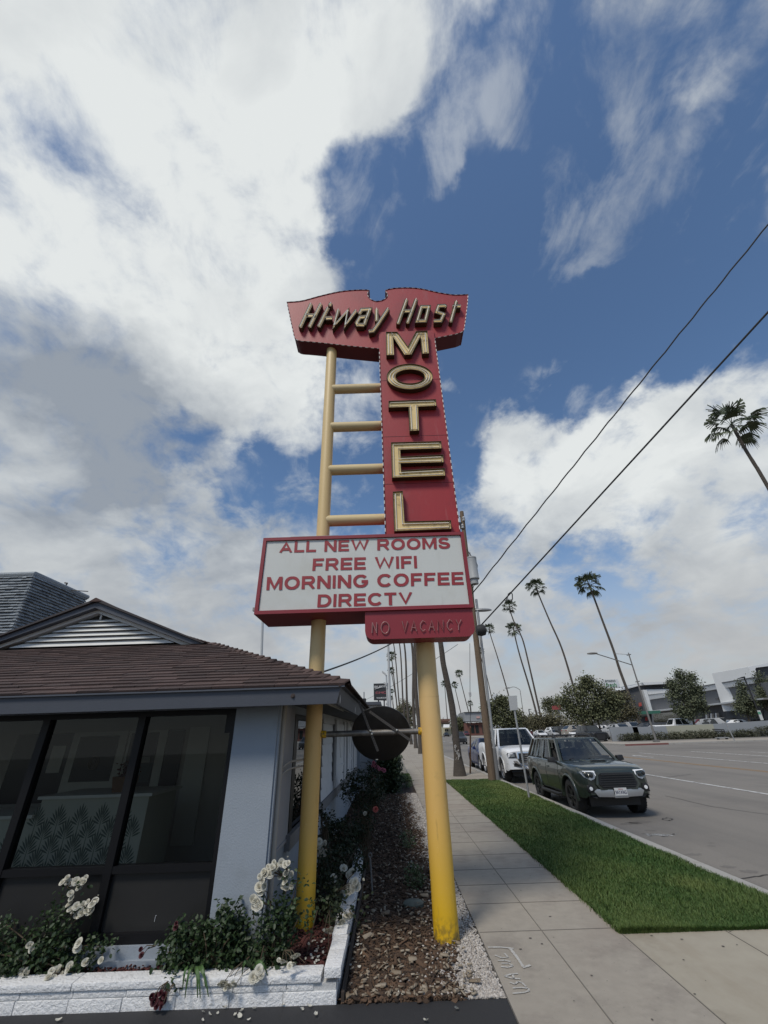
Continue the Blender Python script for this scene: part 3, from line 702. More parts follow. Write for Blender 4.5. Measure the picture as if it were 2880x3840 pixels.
channel_letter(L8((978,-72),(1305,-80),(1308,-32),(1040,-24),(1042,20),(1318,8),(1322,58),(1042,64),(1045,110),(1328,95),(1332,145),(985,158)), [], TY, LD, tower, tube_off=.035)
channel_letter(L8((990,248),(1055,243),(1068,440),(1368,433),(1372,490),(1000,505)), [], TY, LD, tower, tube_off=.035)

# script name letters: each a ribbon of strokes standing off the panel
def ribbon(pts, w, closed=False):
    pts = [np.array(p, float) for p in pts]; n = len(pts); Lf = []; Rt = []
    for i in range(n):
        a = pts[i-1] if (i > 0 or closed) else None; c = pts[(i+1) % n] if (i < n-1 or closed) else None
        p = pts[i]
        ds = []
        if a is not None: ds.append((p - a)/np.linalg.norm(p - a))
        if c is not None: ds.append((c - p)/np.linalg.norm(c - p))
        ns = [np.array([-d[1], d[0]]) for d in ds]; m = sum(ns); m = m/max(np.linalg.norm(m), 1e-6); k = w/max(0.5, m @ ns[0])
        Lf.append(tuple(p + m*k)); Rt.append(tuple(p - m*k))
    return Lf, Rt
def name_letter(strokes, par, Yp, w=16, depth=0.10):
    Yf = Yp - depth; body = MB(); face = MB(); tb = MB(); e = 0.0
    for st in strokes:
        closed = st[0] == st[-1] and len(st) > 2
        pts = st[:-1] if closed else st
        Lf, Rt = ribbon(pts, w, closed); n = len(pts); m = n if closed else n - 1
        Lw = wz([zN(*p) for p in Lf], Yf); Rw = wz([zN(*p) for p in Rt], Yf)
        Li, Ri = ribbon(pts, w*0.66, closed); Liw = wz([zN(*p) for p in Li], Yf); Riw = wz([zN(*p) for p in Ri], Yf)
        cw = wz([zN(*p) for p in pts], Yf)
        for i in range(m):
            j = (i+1) % n
            A = [Lw[i], Lw[j], Rw[j], Rw[i]]
            body.hexa([(x, Yf + .010 + e, z) for x, z in A], [(x, Yp, z) for x, z in A])
            # raised rim either side
            for O, I in ((Lw, Liw), (Rw, Riw)):
                q = [O[i], O[j], I[j], I[i]]
                body.hexa([(x, Yf + e, z) for x, z in q], [(x, Yf + .011 + e, z) for x, z in q])
            B_ = [Liw[i], Liw[j], Riw[j], Riw[i]]
            face.add([(x, Yf + .007 + e, z) for x, z in B_], [(0, 1, 2, 3)])
            tb.tube([(cw[i][0], Yf - .012, cw[i][1]), (cw[j][0], Yf - .012, cw[j][1])], 0.009, 6)
        e += 0.0012
        for q in (cw[0], cw[-1]): tb.tube([(q[0], Yf - .012, q[1]), (q[0], Yf + .02, q[1])], 0.007, 5)
    r = body.build('letter', M_bronze, par, fix=True); face.build('letter_back', M_gold, r); tb.build('neon_tube', M_tube, r, smooth=True)
    return r
NL = [
    [[(150,292),(246,88)], [(231,290),(330,88)], [(205,190),(282,188)]],                               # H
    [[(311,288),(392,122)], [(404,106),(418,82)]],                                                     # i
    [[(372,214),(428,212)]],                                                                           # hyphen
    [[(482,140),(444,282),(562,148),(540,278),(634,148)]],                                             # w
    [[(662,178),(682,140),(752,136),(704,270)], [(735,200),(668,206),(640,252),(648,270),(704,272)]],   # a
    [[(812,132),(812,238)], [(912,130),(826,262),(782,322),(744,328)]],                                 # y
    [[(996,262),(1072,50)], [(1078,256),(1155,48)], [(1046,152),(1112,150)]],                           # H
    [[(1200,116),(1262,116),(1232,236),(1164,238),(1200,116)]],                                         # o
    [[(1412,116),(1400,106),(1348,108),(1330,158),(1392,180),(1366,236),(1306,238)]],                   # s
    [[(1452,246),(1502,66)], [(1470,112),(1538,108)]],                                                  # t
]
for st in NL: name_letter(st, top_panel, TPY)

# message board
BY = 4.80; BT = 0.66
bz1 = (atY(*z8(153, 543), BY)[2] + atY(*z8(1448, 512), BY)[2])/2; bz0 = (atY(*z8(88, 1052), BY)[2] + atY(*z8(1515, 990), BY)[2])/2
bx0 = (atY(*z8(153, 543), BY)[0] + atY(*z8(88, 1052), BY)[0])/2; bx1 = (atY(*z8(1448, 512), BY)[0] + atY(*z8(1515, 990), BY)[0])/2
fw = 0.042
b = MB()
b.box((bx0, BY, bz0), (bx0 + fw, BY + BT, bz1)); b.box((bx1 - fw, BY, bz0), (bx1, BY + BT, bz1))
b.box((bx0 + fw, BY, bz1 - fw), (bx1 - fw, BY + BT, bz1)); b.box((bx0 + fw, BY, bz0), (bx1 - fw, BY + BT, bz0 + fw))
frame = b.build('board_frame', mat('board_red', (0.26, 0.020, 0.032), 0.5, (0.21, 0.018, 0.026), 4, 0.9, dirt=(0.22, 0.07, 0.06), dscale=3, dlo=.58, dhi=.8), sign)
b = MB(); b.box((bx0 + fw + .003, BY + .022, bz0 + fw + .003), (bx1 - fw - .003, BY + BT - .02, bz1 - fw - .003)); face = b.build('board_face', M_white, sign)
b = MB()
b.box((bx0 + .35, BY + .03, bz1 + .001), (bx0 + .98, BY + .16, bz1 + .02)); b.build('service_tray', mat('weathered_steel', (0.35, 0.35, 0.34), 0.6, (0.22, 0.21, 0.2), 8, .9), frame); b = MB()
b.box((bx0 - .03, BY + .02, bz0 + .05), (bx0 - .001, BY + .06, bz0 + .09))
b.build('bracket', mat('weathered_steel', (0.35, 0.35, 0.34), 0.6, (0.22, 0.21, 0.2), 8, .9), frame)
def text_mesh(s, bold=0.0, space=1.0):
    cu = bpy.data.curves.new('lettering_src', 'FONT'); cu.body = s; cu.offset = bold; cu.space_character = space; cu.resolution_u = 4; cu.fill_mode = 'FRONT'
    o = bpy.data.objects.new('lettering_src', cu); COL.objects.link(o); dg = bpy.context.evaluated_depsgraph_get()
    me = bpy.data.meshes.new_from_object(o.evaluated_get(dg)); bpy.data.objects.remove(o); bpy.data.curves.remove(cu)
    V = np.array([v.co[:] for v in me.vertices]); F = [tuple(p.vertices) for p in me.polygons]; bpy.data.meshes.remove(me)
    V[:, 0] = (V[:, 0] - V[:, 0].min())/np.ptp(V[:, 0]); V[:, 1] = (V[:, 1] - V[:, 1].min())/np.ptp(V[:, 1])
    return V, F
def lettering(s, tl, tr, bl, br, m, par, bold=0.0, name='lettering', space=1.0):
    """text laid on the quad tl,tr,bl,br (world)"""
    V, F = text_mesh(s, 0.0, space); b = MB(); tl, tr, bl, br = map(Vector, (tl, tr, bl, br))
    nrm = (br - bl).cross(tl - bl).normalized(); wd = (br - bl).normalized(); hh = (tl - bl).length
    P = [(bl.lerp(br, u)).lerp(tl.lerp(tr, u), v) for u, v in V[:, :2]]
    if not bold: b.add(P, F)
    else:                                        # heavier strokes: the outline laid three times, half a millimetre apart
        for k, (dx, dz) in enumerate(((0, 0), (-bold, bold*.35), (bold, -bold*.35))): b.add([p + wd*(dx*hh) + (tl - bl).normalized()*(dz*hh) + nrm*(0.0006*k) for p in P], F)
    return b.build(name, m, par)
FY = BY + .018
def _arc(cx, cz, rx, rz, a0, a1, n=14): return [(cx + rx*math.cos(math.radians(a0 + (a1-a0)*k/n)), cz + rz*math.sin(math.radians(a0 + (a1-a0)*k/n))) for k in range(n+1)]
h_ = .1                                               # half stroke of the block capitals (cap height 1)
GL_ = {
 'A': (.98, [[(.08, 0), (.49, .93), (.90, 0)], [(.24, .30), (.74, .30)]]), 'L': (.74, [[(h_, 1), (h_, h_), (.74, h_)]]), 'N': (.90, [[(h_, 0), (h_, 1)], [(.13, .93), (.77, .07)], [(.80, 0), (.80, 1)]]),
 'E': (.80, [[(.80, .9), (h_, .9), (h_, .1), (.80, .1)], [(h_, .5), (.74, .5)]]), 'W': (1.34, [[(.08, 1), (.36, .08), (.67, .95), (.98, .08), (1.26, 1)]]), 'F': (.76, [[(h_, 0), (h_, .9), (.76, .9)], [(h_, .48), (.68, .48)]]),
 'R': (.90, [[(h_, 0), (h_, .9), (.52, .9)] + _arc(.56, .68, .21, .22, 90, -90) + [(h_, .46)], [(.50, .46), (.82, 0)]]), 'O': (1.02, [_arc(.51, .5, .41, .41, 0, 360, 28)]),
 'M': (1.06, [[(h_, 0), (h_, 1)], [(.14, .96), (.53, .08), (.92, .96)], [(.96, 0), (.96, 1)]]), 'S': (.86, [_arc(.42, .71, .30, .20, 20, 250, 12) + _arc(.44, .29, .32, .20, 70, -200, 14)]),
 'I': (.20, [[(h_, 0), (h_, 1)]]), 'G': (1.0, [_arc(.51, .5, .41, .41, 40, 340, 24) + [(.90, .46), (.56, .46)]]), 'C': (.96, [_arc(.51, .5, .41, .41, 38, 322, 24)]), 'D': (.92, [[(h_, .9)] + [(.40, .9)] + _arc(.42, .5, .40, .40, 90, -90, 14) + [(h_, .1), (h_, .9)]]),
 'T': (.82, [[(0, .9), (.82, .9)], [(.41, .9), (.41, 0)]]), 'V': (.94, [[(.08, 1), (.47, .07), (.86, 1)]]), ' ': (.34, []),
}
def block_letters(s, tl, tr, bl, br, m, par, gap=.14, name='lettering', hw=.110, sx=1.0):
    """heavy block capitals on the quad tl,tr,bl,br; every letter one mesh"""
    tl, tr, bl, br = map(Vector, (tl, tr, bl, br)); wid = sum(GL_[c][0] for c in s) + gap*(len(s) - 1); x = 0.0
    nrm = (br - bl).cross(tl - bl).normalized()
    at = lambda u, v: (bl.lerp(br, u/wid)).lerp(tl.lerp(tr, u/wid), v)
    for ch in s:
        w, sts = GL_[ch]; b = MB(); e = 0
        for st in sts:
            closed = abs(st[0][0] - st[-1][0]) < 1e-6 and abs(st[0][1] - st[-1][1]) < 1e-6 and len(st) > 2
            pts = st[:-1] if closed else st
            Lf, Rt = ribbon(pts, hw, closed); n = len(pts)
            for i in range(n if closed else n - 1):
                j = (i + 1) % n
                cl = lambda p: (x + min(max(p[0], 0), w), min(max(p[1], 0), 1))
                b.add([at(*cl(p)) + nrm*(.0008 + e + .00004*i) for p in (Rt[i], Rt[j], Lf[j], Lf[i])], [(0, 1, 2, 3)])
            e += .0016
        if sts: b.build(name, m, par)
        x += w + gap
for s, x0, x1, t0, t1, b0, b1 in (("ALL NEW ROOMS", 253, 1362, 572, 545, 645, 617), ("FREE WIFI", 468, 1148, 682, 664, 761, 744),
                                  ("MORNING COFFEE", 170, 1450, 802, 768, 887, 851), ("DIRECTV", 500, 1120, 915, 898, 998, 979)):
    block_letters(s, atY(*z8(x0 + 6, t0), FY), atY(*z8(x1 - 4, t1), FY), atY(*z8(x0, b0), FY), atY(*z8(x1, b1), FY), M_ltr, face, name='board_letter')
# vacancy box under the board
VX0 = atY(*z8(810, 1100), BY + .03)[0]; VX1 = atY(*z8(1512, 1060), BY + .03)[0]; vz0 = atY(*z8(900, 1205), BY + .03)[2]; vz1 = bz0 - .002
def rrect(x0, z0, x1, z1_, r, n=6):
    P = []
    for cx, cz, a0 in ((x0 + r, z0 + r, PI), (x1 - r, z0 + r, 1.5*PI)):
        for k in range(n+1): P.append((cx + r*math.cos(a0 + k*PI/2/n), cz + r*math.sin(a0 + k*PI/2/n)))
    P += [(x1, z1_), (x0, z1_)]
    return P
b = MB(); R_ = rrect(VX0, vz0, VX1, vz1, .10); b.prism([(x, BY + .03, z) for x, z in R_], (0, .30, 0))
vac = b.build('vacancy_box', MATS['board_red'], sign, fix=True, smooth=True, ang=35)
b = MB(); vx = lambda x, y: (lambda p: Vector((p[0], BY + .016, p[2])))(atY(*z8(x, y), BY + .016))
def tubeword(strokes):
    for st in strokes: b.tube([vx(*p) for p in st], 0.006, 6)
tubeword([[(855,1165),(858,1095)], [(884,1165),(886,1095)], [(858,1097),(886,1164)]])
tubeword([[(940 + 26*math.cos(a), 1130 + 38*math.sin(a)) for a in np.linspace(0, 2*PI, 17)]])
b.build('neon_lettering', mat('dead_neon', (0.34, 0.16, 0.15), 0.3), vac, smooth=True); b = MB()
x = 1050
for ch in 'VACANCY':
    S = {'V': [[(0,-34),(20,34),(40,-34)]], 'A': [[(0,34),(20,-34),(40,34)], [(8,10),(32,10)]], 'C': [[(38,-24),(20,-35),(3,-12),(3,12),(20,35),(38,24)]], 'N': [[(0,34),(0,-34),(38,34),(38,-34)]], 'Y': [[(0,-34),(20,0),(40,-34)], [(20,0),(20,34)]]}[ch]
    tubeword([[(x + p[0]*.9, 1122 - (x - 1050)*.03 + p[1]) for p in s_] for s_ in S]); x += 58
b.build('neon_lettering', mat('dead_neon', (0.34, 0.16, 0.15), 0.3), vac, smooth=True)

# round traffic mirror seen from the back, strapped to a pipe between the posts
mir = thing('traffic_mirror', 'round black back of a convex traffic mirror strapped to a pipe between the yellow posts', 'mirror', (-0.1, 5.1, 1.7))
M_pipe = mat('galvanised_pipe', (0.20, 0.185, 0.165), 0.45, (0.10, 0.09, 0.08), 14, 0.9, metal=0.6, dirt=(0.30, 0.29, 0.27), dscale=8, dlo=.5, dhi=.7)
pz = (atY(*zA(230, 745), SY)[2] + atY(*zA(1560, 715), SY)[2])/2
b = MB(); b.tube([(pl_x + RL - .01, SY, pz), (pr_x - RR + .01, SY, pz)], 0.030, 20); pipe = b.build('pipe', M_pipe, mir, smooth=True)
b = MB(); b.lathe([(0.038, pl_x + RL - .012), (0.038, pl_x + RL + .05), (.030, pl_x + RL + .055)], (0, SY, pz), axis='X', seg=20); b.lathe([(.03, pr_x - RR - .03), (0.038, pr_x - RR - .025), (0.038, pr_x - RR + .012)], (0, SY, pz), axis='X', seg=20)
b.build('pipe_socket', M_postz, pipe, smooth=True)
MYD = 5.48; MC = atY(*zA(1028, 748), MYD); mr_ = (atY(*zA(1432, 745), MYD)[0] - atY(*zA(618, 745), MYD)[0])/2
b = MB(); prof = [(0.0, -.035), (mr_*.35, -.034), (mr_*.7, -.024), (mr_*.9, -.010), (mr_*.97, 0), (mr_, 0.002), (mr_*1.005, .010), (mr_, .02), (mr_*.97, .022), (mr_*.6, .03), (0.0, .038)]
b.lathe(prof, (0, 0, 0), axis='Y', seg=64); TL_ = math.radians(36); Rx = np.array(Matrix.Rotation(TL_, 3, 'X')); b.v = [v @ Rx.T + np.array(MC) for v in b.v]      # the mirror tips forward, its back looks a little down
b.build('mirror_back', mat('black_plastic', (0.014, 0.014, 0.015), 0.5, (0.020, 0.0195, 0.019), 5, 0.9, dirt=(0.040, 0.038, 0.036), dscale=2.5, dlo=.50, dhi=.72), mir, smooth=True)
M_strap = mat('perforated_steel', (0.085, 0.078, 0.072), 0.6, (0.055, 0.05, 0.046), 20, .9, metal=.4)
def strap(p, q):
    A = atY(*zA(*p), SY - .042); B_ = atY(*zA(*q), SY - .042); d = (B_ - A).normalized(); s = Vector((d.z, 0, -d.x))*0.013
    b = MB(); b.hexa([A - s, A + s, B_ + s, B_ - s], [v + Vector((0, .005, 0)) for v in (A - s, A + s, B_ + s, B_ - s)]); o = b.build('strap', M_strap, mir, fix=True)
    h = MB(); n = int((B_ - A).length/.024)
    for k in range(1, n):
        c = A.lerp(B_, k/n); h.lathe([(0.0, -.0012), (.004, -.0012), (.004, 0)], c, axis='Y', seg=8)
    h.build('strap_holes', mat('hole_black', (0.01, 0.01, 0.01), .9), o)
strap((715, 285), (985, 985)); strap((870, 435), (1440, 838))
b = MB()
for q in ((880, 702), (1245, 693), (900, 745)):
    c = atY(*zA(*q), SY - .045); b.lathe([(0.0, -.012), (.007, -.012), (.008, -.004), (.011, -.003), (.011, .004)], c, axis='Y', seg=10)
b.build('bolt', mat('bright_steel', (0.55, 0.54, 0.5), .3, metal=.8), mir)
b = MB(); c = atY(*zA(972, 1097), MC[1] + mr_*math.sin(TL_) - .02); b.box((c[0]-.014, c[1]-.004, c[2]-.006), (c[0]+.014, c[1]+.006, c[2]+.01)); b.build('rim_clip', MATS['bright_steel'], mir)
# ================================================================== MOTEL OFFICE
BEDZ = 0.12
YW = gnd(*z4(840, 1245), BEDZ)[1]                       # front wall plane
XC_ = (atY(*z2(150, 600), YW)[0] + atY(*z5(60, 600), YW)[0])/2     # corner
YE = YW - 0.32
eave = atY(*z2(590, 455), YE); XE = eave[0]; ZE = atY(*z1(830, 850), YE)[2]
fz0 = (atY(*z1(0, 995), YE)[2] + atY(*z2(520, 590), YE)[2])/2; fz1 = (atY(*z1(0, 895), YE)[2] + atY(*z1(1659, 845), YE)[2])/2
r = ray(770, 2407); k_ = (XE + YE)/(r[0] + r[1]); hipP = r*k_; SL = (hipP[2] + EYE - ZE)/(hipP[1] - YE)
def on_front(px, py):
    r = ray(px, py); t = (ZE + SL*(0 - YE) - EYE)/(r[2] - SL*r[1]); return Vector((r[0]*t, r[1]*t, r[2]*t + EYE))
YG = on_front(*z1(700, 565))[1]
M_wall = mat('blue_white_stucco', (0.30, 0.335, 0.375), 0.9, (0.265, 0.30, 0.34), 3.0, 0.9, bump=0.6, bscale=70, dirt=(0.24, 0.265, 0.29), dscale=2.5, dlo=.58, dhi=.8, bdist=0.006)
overlay(M_wall, (0.20, 0.22, 0.245), 2.0, (3, 3, .5), .58, .8, .5)
M_trimg = mat('charcoal_trim', (0.075, 0.083, 0.102), 0.6, (0.062, 0.069, 0.085), 5.0, 0.9, bump=0.15, bscale=60, dirt=(0.11, 0.115, 0.125), dscale=3, dlo=.6, dhi=.8)
M_shing = mat('brown_shingle', (0.088, 0.056, 0.049), 0.95, (0.050, 0.034, 0.031), 40.0, 0.9, bump=0.9, bscale=420, attr=True, dirt=(0.10, 0.075, 0.066), dscale=5, dlo=.6, dhi=.8, bdist=0.004)
M_black = mat('black_aluminium', (0.006, 0.006, 0.007), 0.45, spec=.25)
M_soff = mat('soffit_paint', (0.10, 0.105, 0.115), 0.9, (0.08, 0.085, 0.09), 4, .9)
M_lap = mat('white_lap_siding', (0.56, 0.57, 0.58), 0.75, (0.50, 0.51, 0.52), 3.0, 0.9, bump=0.15, bscale=60, dirt=(0.38, 0.38, 0.37), dscale=3, dlo=.58, dhi=.78)
off = thing('motel_office', 'low motel office with brown shingle hip roof, louvred gable and black framed windows', 'building', (-3, YW + 3, 0))
XL = -9.0; YB = 15.6                                    # left and rear extents
wy0 = atY(*z4(760, 1115), YW)[2]; wz1 = atY(*z1(1535, 960), YW)[2]; wxr = (atY(*z4(1335, 1100), YW)[0] + atY(*z1(1535, 960), YW)[0])/2
SOF = 2.02
# front wall: pier, apron under the window, header
b = MB()
b.box((wxr, YW, -.1), (XC_, YW + .16, SOF)); b.box((XL, YW, -.1), (wxr, YW + .16, wy0 - .005)); b.box((XL, YW + .002, wz1), (wxr, YW + .16, SOF))
b.box((XL, YW - .03, -.1), (wxr + .25, YW - .001, atY(*z4(900, 1205), YW)[2]))
b.build('front_wall', M_wall, off)
# side wall along the bed
sy = lambda px, py: atX(*z6(px, py), XC_)
wsy0 = atX(*zB(450, 640), XC_)[1]; wsy1 = sy(800, 480)[1]
zs = sy(770, 985)[2]
b = MB()
b.box((XC_ - .16, YW + .161, -.1), (XC_, YB, zs - .12)); b.box((XC_ - .16, YW + .161, zs - .12), (XC_, wsy0, SOF)); b.box((XC_ - .16, wsy1, zs - .12), (XC_ - .02, YB, SOF + .2)); b.box((XC_ - .16, wsy0, 1.93), (XC_, wsy1, SOF))
b.build('side_wall', M_wall, off)
b = MB(); b.box((XL, YB - .16, -.1), (XC_ - .161, YB, 2.2)); b.build('rear_wall', M_wall, off)
# dark sill board
b = MB(); b.box((XC_ + .001, wsy0 - .1, zs - .13), (XC_ + .055, YB - .4, zs)); b.build('sill_board', mat('grey_sill', (0.17, 0.17, 0.175), 0.8, (0.14, 0.14, 0.145), 5, .9), off)
# lap siding
b = MB(); y1 = sy(905, 480)[1]
z = zs + .002
while z < SOF + .05:
    h = .15; b.hexa([(XC_ - .02, wsy1, z), (XC_ + .030, wsy1, z), (XC_ + .030, YB - .45, z), (XC_ - .02, YB - .45, z)], [(XC_ - .02, wsy1, z + h), (XC_ + .012, wsy1, z + h), (XC_ + .012, YB - .45, z + h), (XC_ - .02, YB - .45, z + h)]); z += h + .004
b.build('lap_siding', M_lap, off)
# tall louvre panels and dark slit windows between them
def wally(px): return sy(px, 420)[1]
M_slit = mat('slit_glass', (0.006, 0.008, 0.014), 0.1)
prev = None
for xa, xb in ((940, 1060), (1085, 1150), (1163, 1198)):
    ya, yb2 = wally(xa), wally(xb); zt = 1.90; zb = zs + .03
    b = MB()
    for (u0, u1) in ((ya, ya + (yb2-ya)*.16), (yb2 - (yb2-ya)*.16, yb2)): b.box((XC_ + .031, u0, zb), (XC_ + .075, u1, zt + .06))
    b.box((XC_ + .031, ya + (yb2-ya)*.16, zb), (XC_ + .05, yb2 - (yb2-ya)*.16, zt)); 
    b.box((XC_ + .05, ya + (yb2-ya)*.16, zb + .28), (XC_ + .062, yb2 - (yb2-ya)*.16, zb + .32))
    pn = b.build('shutter', M_lap, off)
    b = MB(); ym = (ya + yb2)/2; w = (yb2 - ya)*.12; zc = (zb + zt)/2 + .18
    b.prism([(XC_ + .052, ym - w, zc), (XC_ + .052, ym, zc - .28), (XC_ + .052, ym + w, zc), (XC_ + .052, ym, zc + .28)], (.006, 0, 0)); b.build('diamond', M_lap, pn, fix=True)
for xa, xb in ((922, 938), (1062, 1082), (1151, 1162)):
    b = MB(); b.box((XC_ + .031, wally(xa), zs + .16), (XC_ + .04, wally(xb), 1.88)); b.build('slit_window', M_slit, off)
# side window by the corner
w = thing('side_window', None, None); w.parent = off
del_keys = None
b = MB(); zw0 = atX(*z6(400, 1440), XC_)[2]
b.box((XC_ - .03, wsy0, zs - .10), (XC_ + .012, wsy0 + .17, 1.93)); b.box((XC_ - .03, wsy1 - .06, zs - .1), (XC_ + .012, wsy1, 1.93)); b.box((XC_ - .03, wsy0 + .17, 1.88), (XC_ + .012, wsy1 - .06, 1.93)); b.box((XC_ - .03, wsy0 + .17, zs - .10), (XC_ + .012, wsy1 - .06, zs - .04))
bpy.data.objects.remove(w)
w = b.build('side_window', M_black, off)
b = MB(); b.quad((XC_ - .012, wsy0 + .16, zs - .05), (XC_ - .012, wsy1 - .05, zs - .05), (XC_ - .012, wsy1 - .05, 1.89), (XC_ - .012, wsy0 + .16, 1.89)); 
M_mglass = glass_mat('mirror_film_glass', (0.04, 0.045, 0.05), 0.0, 2.2); b.build('pane', M_mglass, w)
b = MB(); b.box((XC_ + .001, YW + .30, .74), (XC_ + .010, wsy0 - .03, 1.98)); b.build('wall_shade_sheet', mat('wall_shade_grey', (0.33, 0.335, 0.36), .8, (.30, .305, .33), 4, .9), off)  # plain wall here; this added sheet's grey stands in for its shade
b = MB(); b.box((XC_ + .011, YW + .3, .74), (XC_ + .02, wsy0 - .03, .765)); b.build('shade_sheet_lip', MATS['wall_shade_grey'], off)  # lower lip of the same painted wall shade
# front window: black frame with mullions and a transom
m1 = (atY(*z1(925, 985), YW)[0] + atY(*z4(575, 1100), YW)[0])/2; m2 = (atY(*z1(320, 1010), YW)[0] + atY(*z4(30, 400), YW)[0])/2
tz = (atY(*z4(690, 638), YW)[2] + atY(*z4(1390, 612), YW)[2])/2
mulls = [wxr - .02, m1, m2, m2 - 1.0, m2 - 2.0]
b = MB(); hw_ = .036
b.box((wxr - .05, YW + .03, wy0), (wxr - .001, YW + .12, wz1)); 
for x in mulls[1:]: b.box((x - hw_, YW + .025, wy0 + .06), (x + hw_, YW + .12, wz1 - .05))
b.box((XL, YW + .03, wz1 - .05), (wxr - .05, YW + .12, wz1)); b.box((XL, YW + .015, wy0), (wxr - .05, YW + .12, wy0 + .06)); 
for i in range(len(mulls)): 
    xa = (mulls[i+1] + hw_) if i + 1 < len(mulls) else XL; xb = mulls[i] - (hw_ if i else .03)
    b.box((xa, YW + .03, tz - .026), (xb, YW + .12, tz + .026))
fwin = b.build('front_window', M_black, off)
b = MB(); b.box((wxr - .30 + .19, YW + .05, wz1 - .22), (wxr - .051, YW + .10, wz1 - .051)); b.build('door_closer', M_black, fwin)
M_glass = glass_mat('office_glass', (0.54, 0.57, 0.55), 0.0, 1.36)
M_lowglass = mat('dark_lower_pane', (0.020, 0.020, 0.021), 0.3, (0.028, 0.0275, 0.026), 2, .9, spec=.35)
for i in range(len(mulls)):
    xa = (mulls[i+1] + hw_ - .005) if i + 1 < len(mulls) else XL; xb = mulls[i] - (hw_ if i else .03) + .005
    b = MB(); b.quad((xa, YW + .07, tz + .02), (xb, YW + .07, tz + .02), (xb, YW + .07, wz1 - .045), (xa, YW + .07, wz1 - .045)); b.build('pane', M_glass, fwin)
    b = MB(); b.quad((xa, YW + .07, wy0 + .05), (xb, YW + .07, wy0 + .05), (xb, YW + .07, tz - .02), (xa, YW + .07, tz - .02)); b.build('lower_pane', M_lowglass, fwin)
b = MB(); c = atY(*z4(1008, 940), YW + .068); b.tube([c + Vector((.004, -.002, .02)), c + Vector((-.003, -.002, .016)), c + Vector((-.004, -.002, -.02))], .0022, 5); b.build('bird_dropping', M_lap, fwin)
# soffit
b = MB(); b.box((XL, YE + .03, SOF - .004), (XE - .10, YW - .001, SOF + .01)); b.box((XC_ + .001, YW, SOF - .004), (XE - .10, YB + .3, SOF + .01)); b.build('soffit', M_soff, off)
# fascia boards (front and side), gutter strip and drip edge
xf = atY(*z2(520, 590), YE)[0]; xft = atY(*z2(550, 465), YE)[0]
b = MB()
b.hexa([(XL, YE, fz0), (xf, YE, fz0), (xf - .04, YE + .04, fz0), (XL, YE + .04, fz0)], [(XL, YE - .012, fz1), (xft, YE - .012, fz1), (xft - .04, YE + .04, fz1), (XL, YE + .04, fz1)])
b.hexa([(xf - .04, YE + .0405, fz0), (xf, YE + .002, fz0), (xf, YB + .3, fz0), (xf - .04, YB + .3, fz0)], [(xft - .04, YE + .0405, fz1), (xft, YE - .008, fz1), (xft, YB + .3, fz1), (xft - .04, YB + .3, fz1)])
fas = b.build('fascia', M_trimg, off, fix=True)
b = MB()
b.box((XL, YE - .035, fz1 + .001), (xft + .04, YE + .05, ZE - .012)); b.box((xft - .04, YE + .051, fz1 + .001), (xft + .035, YB + .3, ZE - .012)); b.build('gutter_strip', M_trimg, off)
b = MB()
for q, w_, h_ in ((zB(1143, 510), .035, .10), (zB(1378, 670), .04, .085)):
    c = atX(*q, (xf + xft)/2 + .006)
    n = 9; b.add([(c[0], c[1] + w_*math.cos(k*2*PI/n)*random.uniform(.6, 1.2), c[2] + h_*.5*math.sin(k*2*PI/n)*random.uniform(.7, 1.1)) for k in range(n)], [tuple(range(n))])
b.build('paint_chip', M_lap, fas)
b = MB(); c = atY(*zB(408, 455), YE - .008); b.lathe([(0, -.012), (.012, -.012), (.014, -.002), (.022, -.001), (.022, .003)], c, axis='Y', seg=14); b.build('bolt_head', mat('rust_dark', (.05, .035, .03), .7), fas)
# conduits under the side eave
b = MB()
for dx, ya, yb3 in ((.05, .22, 1.35), (.10, .30, 2.2), (.05, 1.55, 2.6)): b.tube([(xf - .06 - dx, YE + ya, SOF - .022), (xf - .06 - dx, YE + yb3, SOF - .022)], .012, 8)
b.build('eave_conduit', mat('pale_conduit', (.45, .45, .43), .6), off, smooth=True)
# pipes on the corner and their branches to the sign post
M_tan = mat('tan_conduit', (0.36, 0.33, 0.29), 0.6, (0.30, 0.27, 0.23), 6, .9)
b = MB(); px_ = XC_ + .03; py_ = YW + .12
b.tube([(px_, py_, .1), (px_, py_, SOF)], .028, 12); b.build('downpipe', M_tan, off, smooth=True)
b = MB(); b.box((XC_ + .001, YW + .02, -.05), (XC_ + .02, YW + .075, SOF)); b.build('corner_bead', M_wall, off)
for q0, q1 in ((z2(300, 945), z2(150, 1030)), (z2(290, 987), z2(152, 1040))):
    A = atY(*q0, SY); z0_ = A[2]; b = MB()
    P = [Vector((px_, py_, z0_ - .16))]
    for k in range(7):
        a = k/6*PI/2; P.append(Vector((px_ + .09*(1 - math.cos(a)), py_ + .25*(1-math.cos(a)), z0_ - .10 + .10*math.sin(a))))
    P.append(Vector((pl_x - RL + .01, SY - .02, z0_)))
    b.tube(P, .0095, 8); b.build('branch_conduit', M_tan, off, smooth=True)
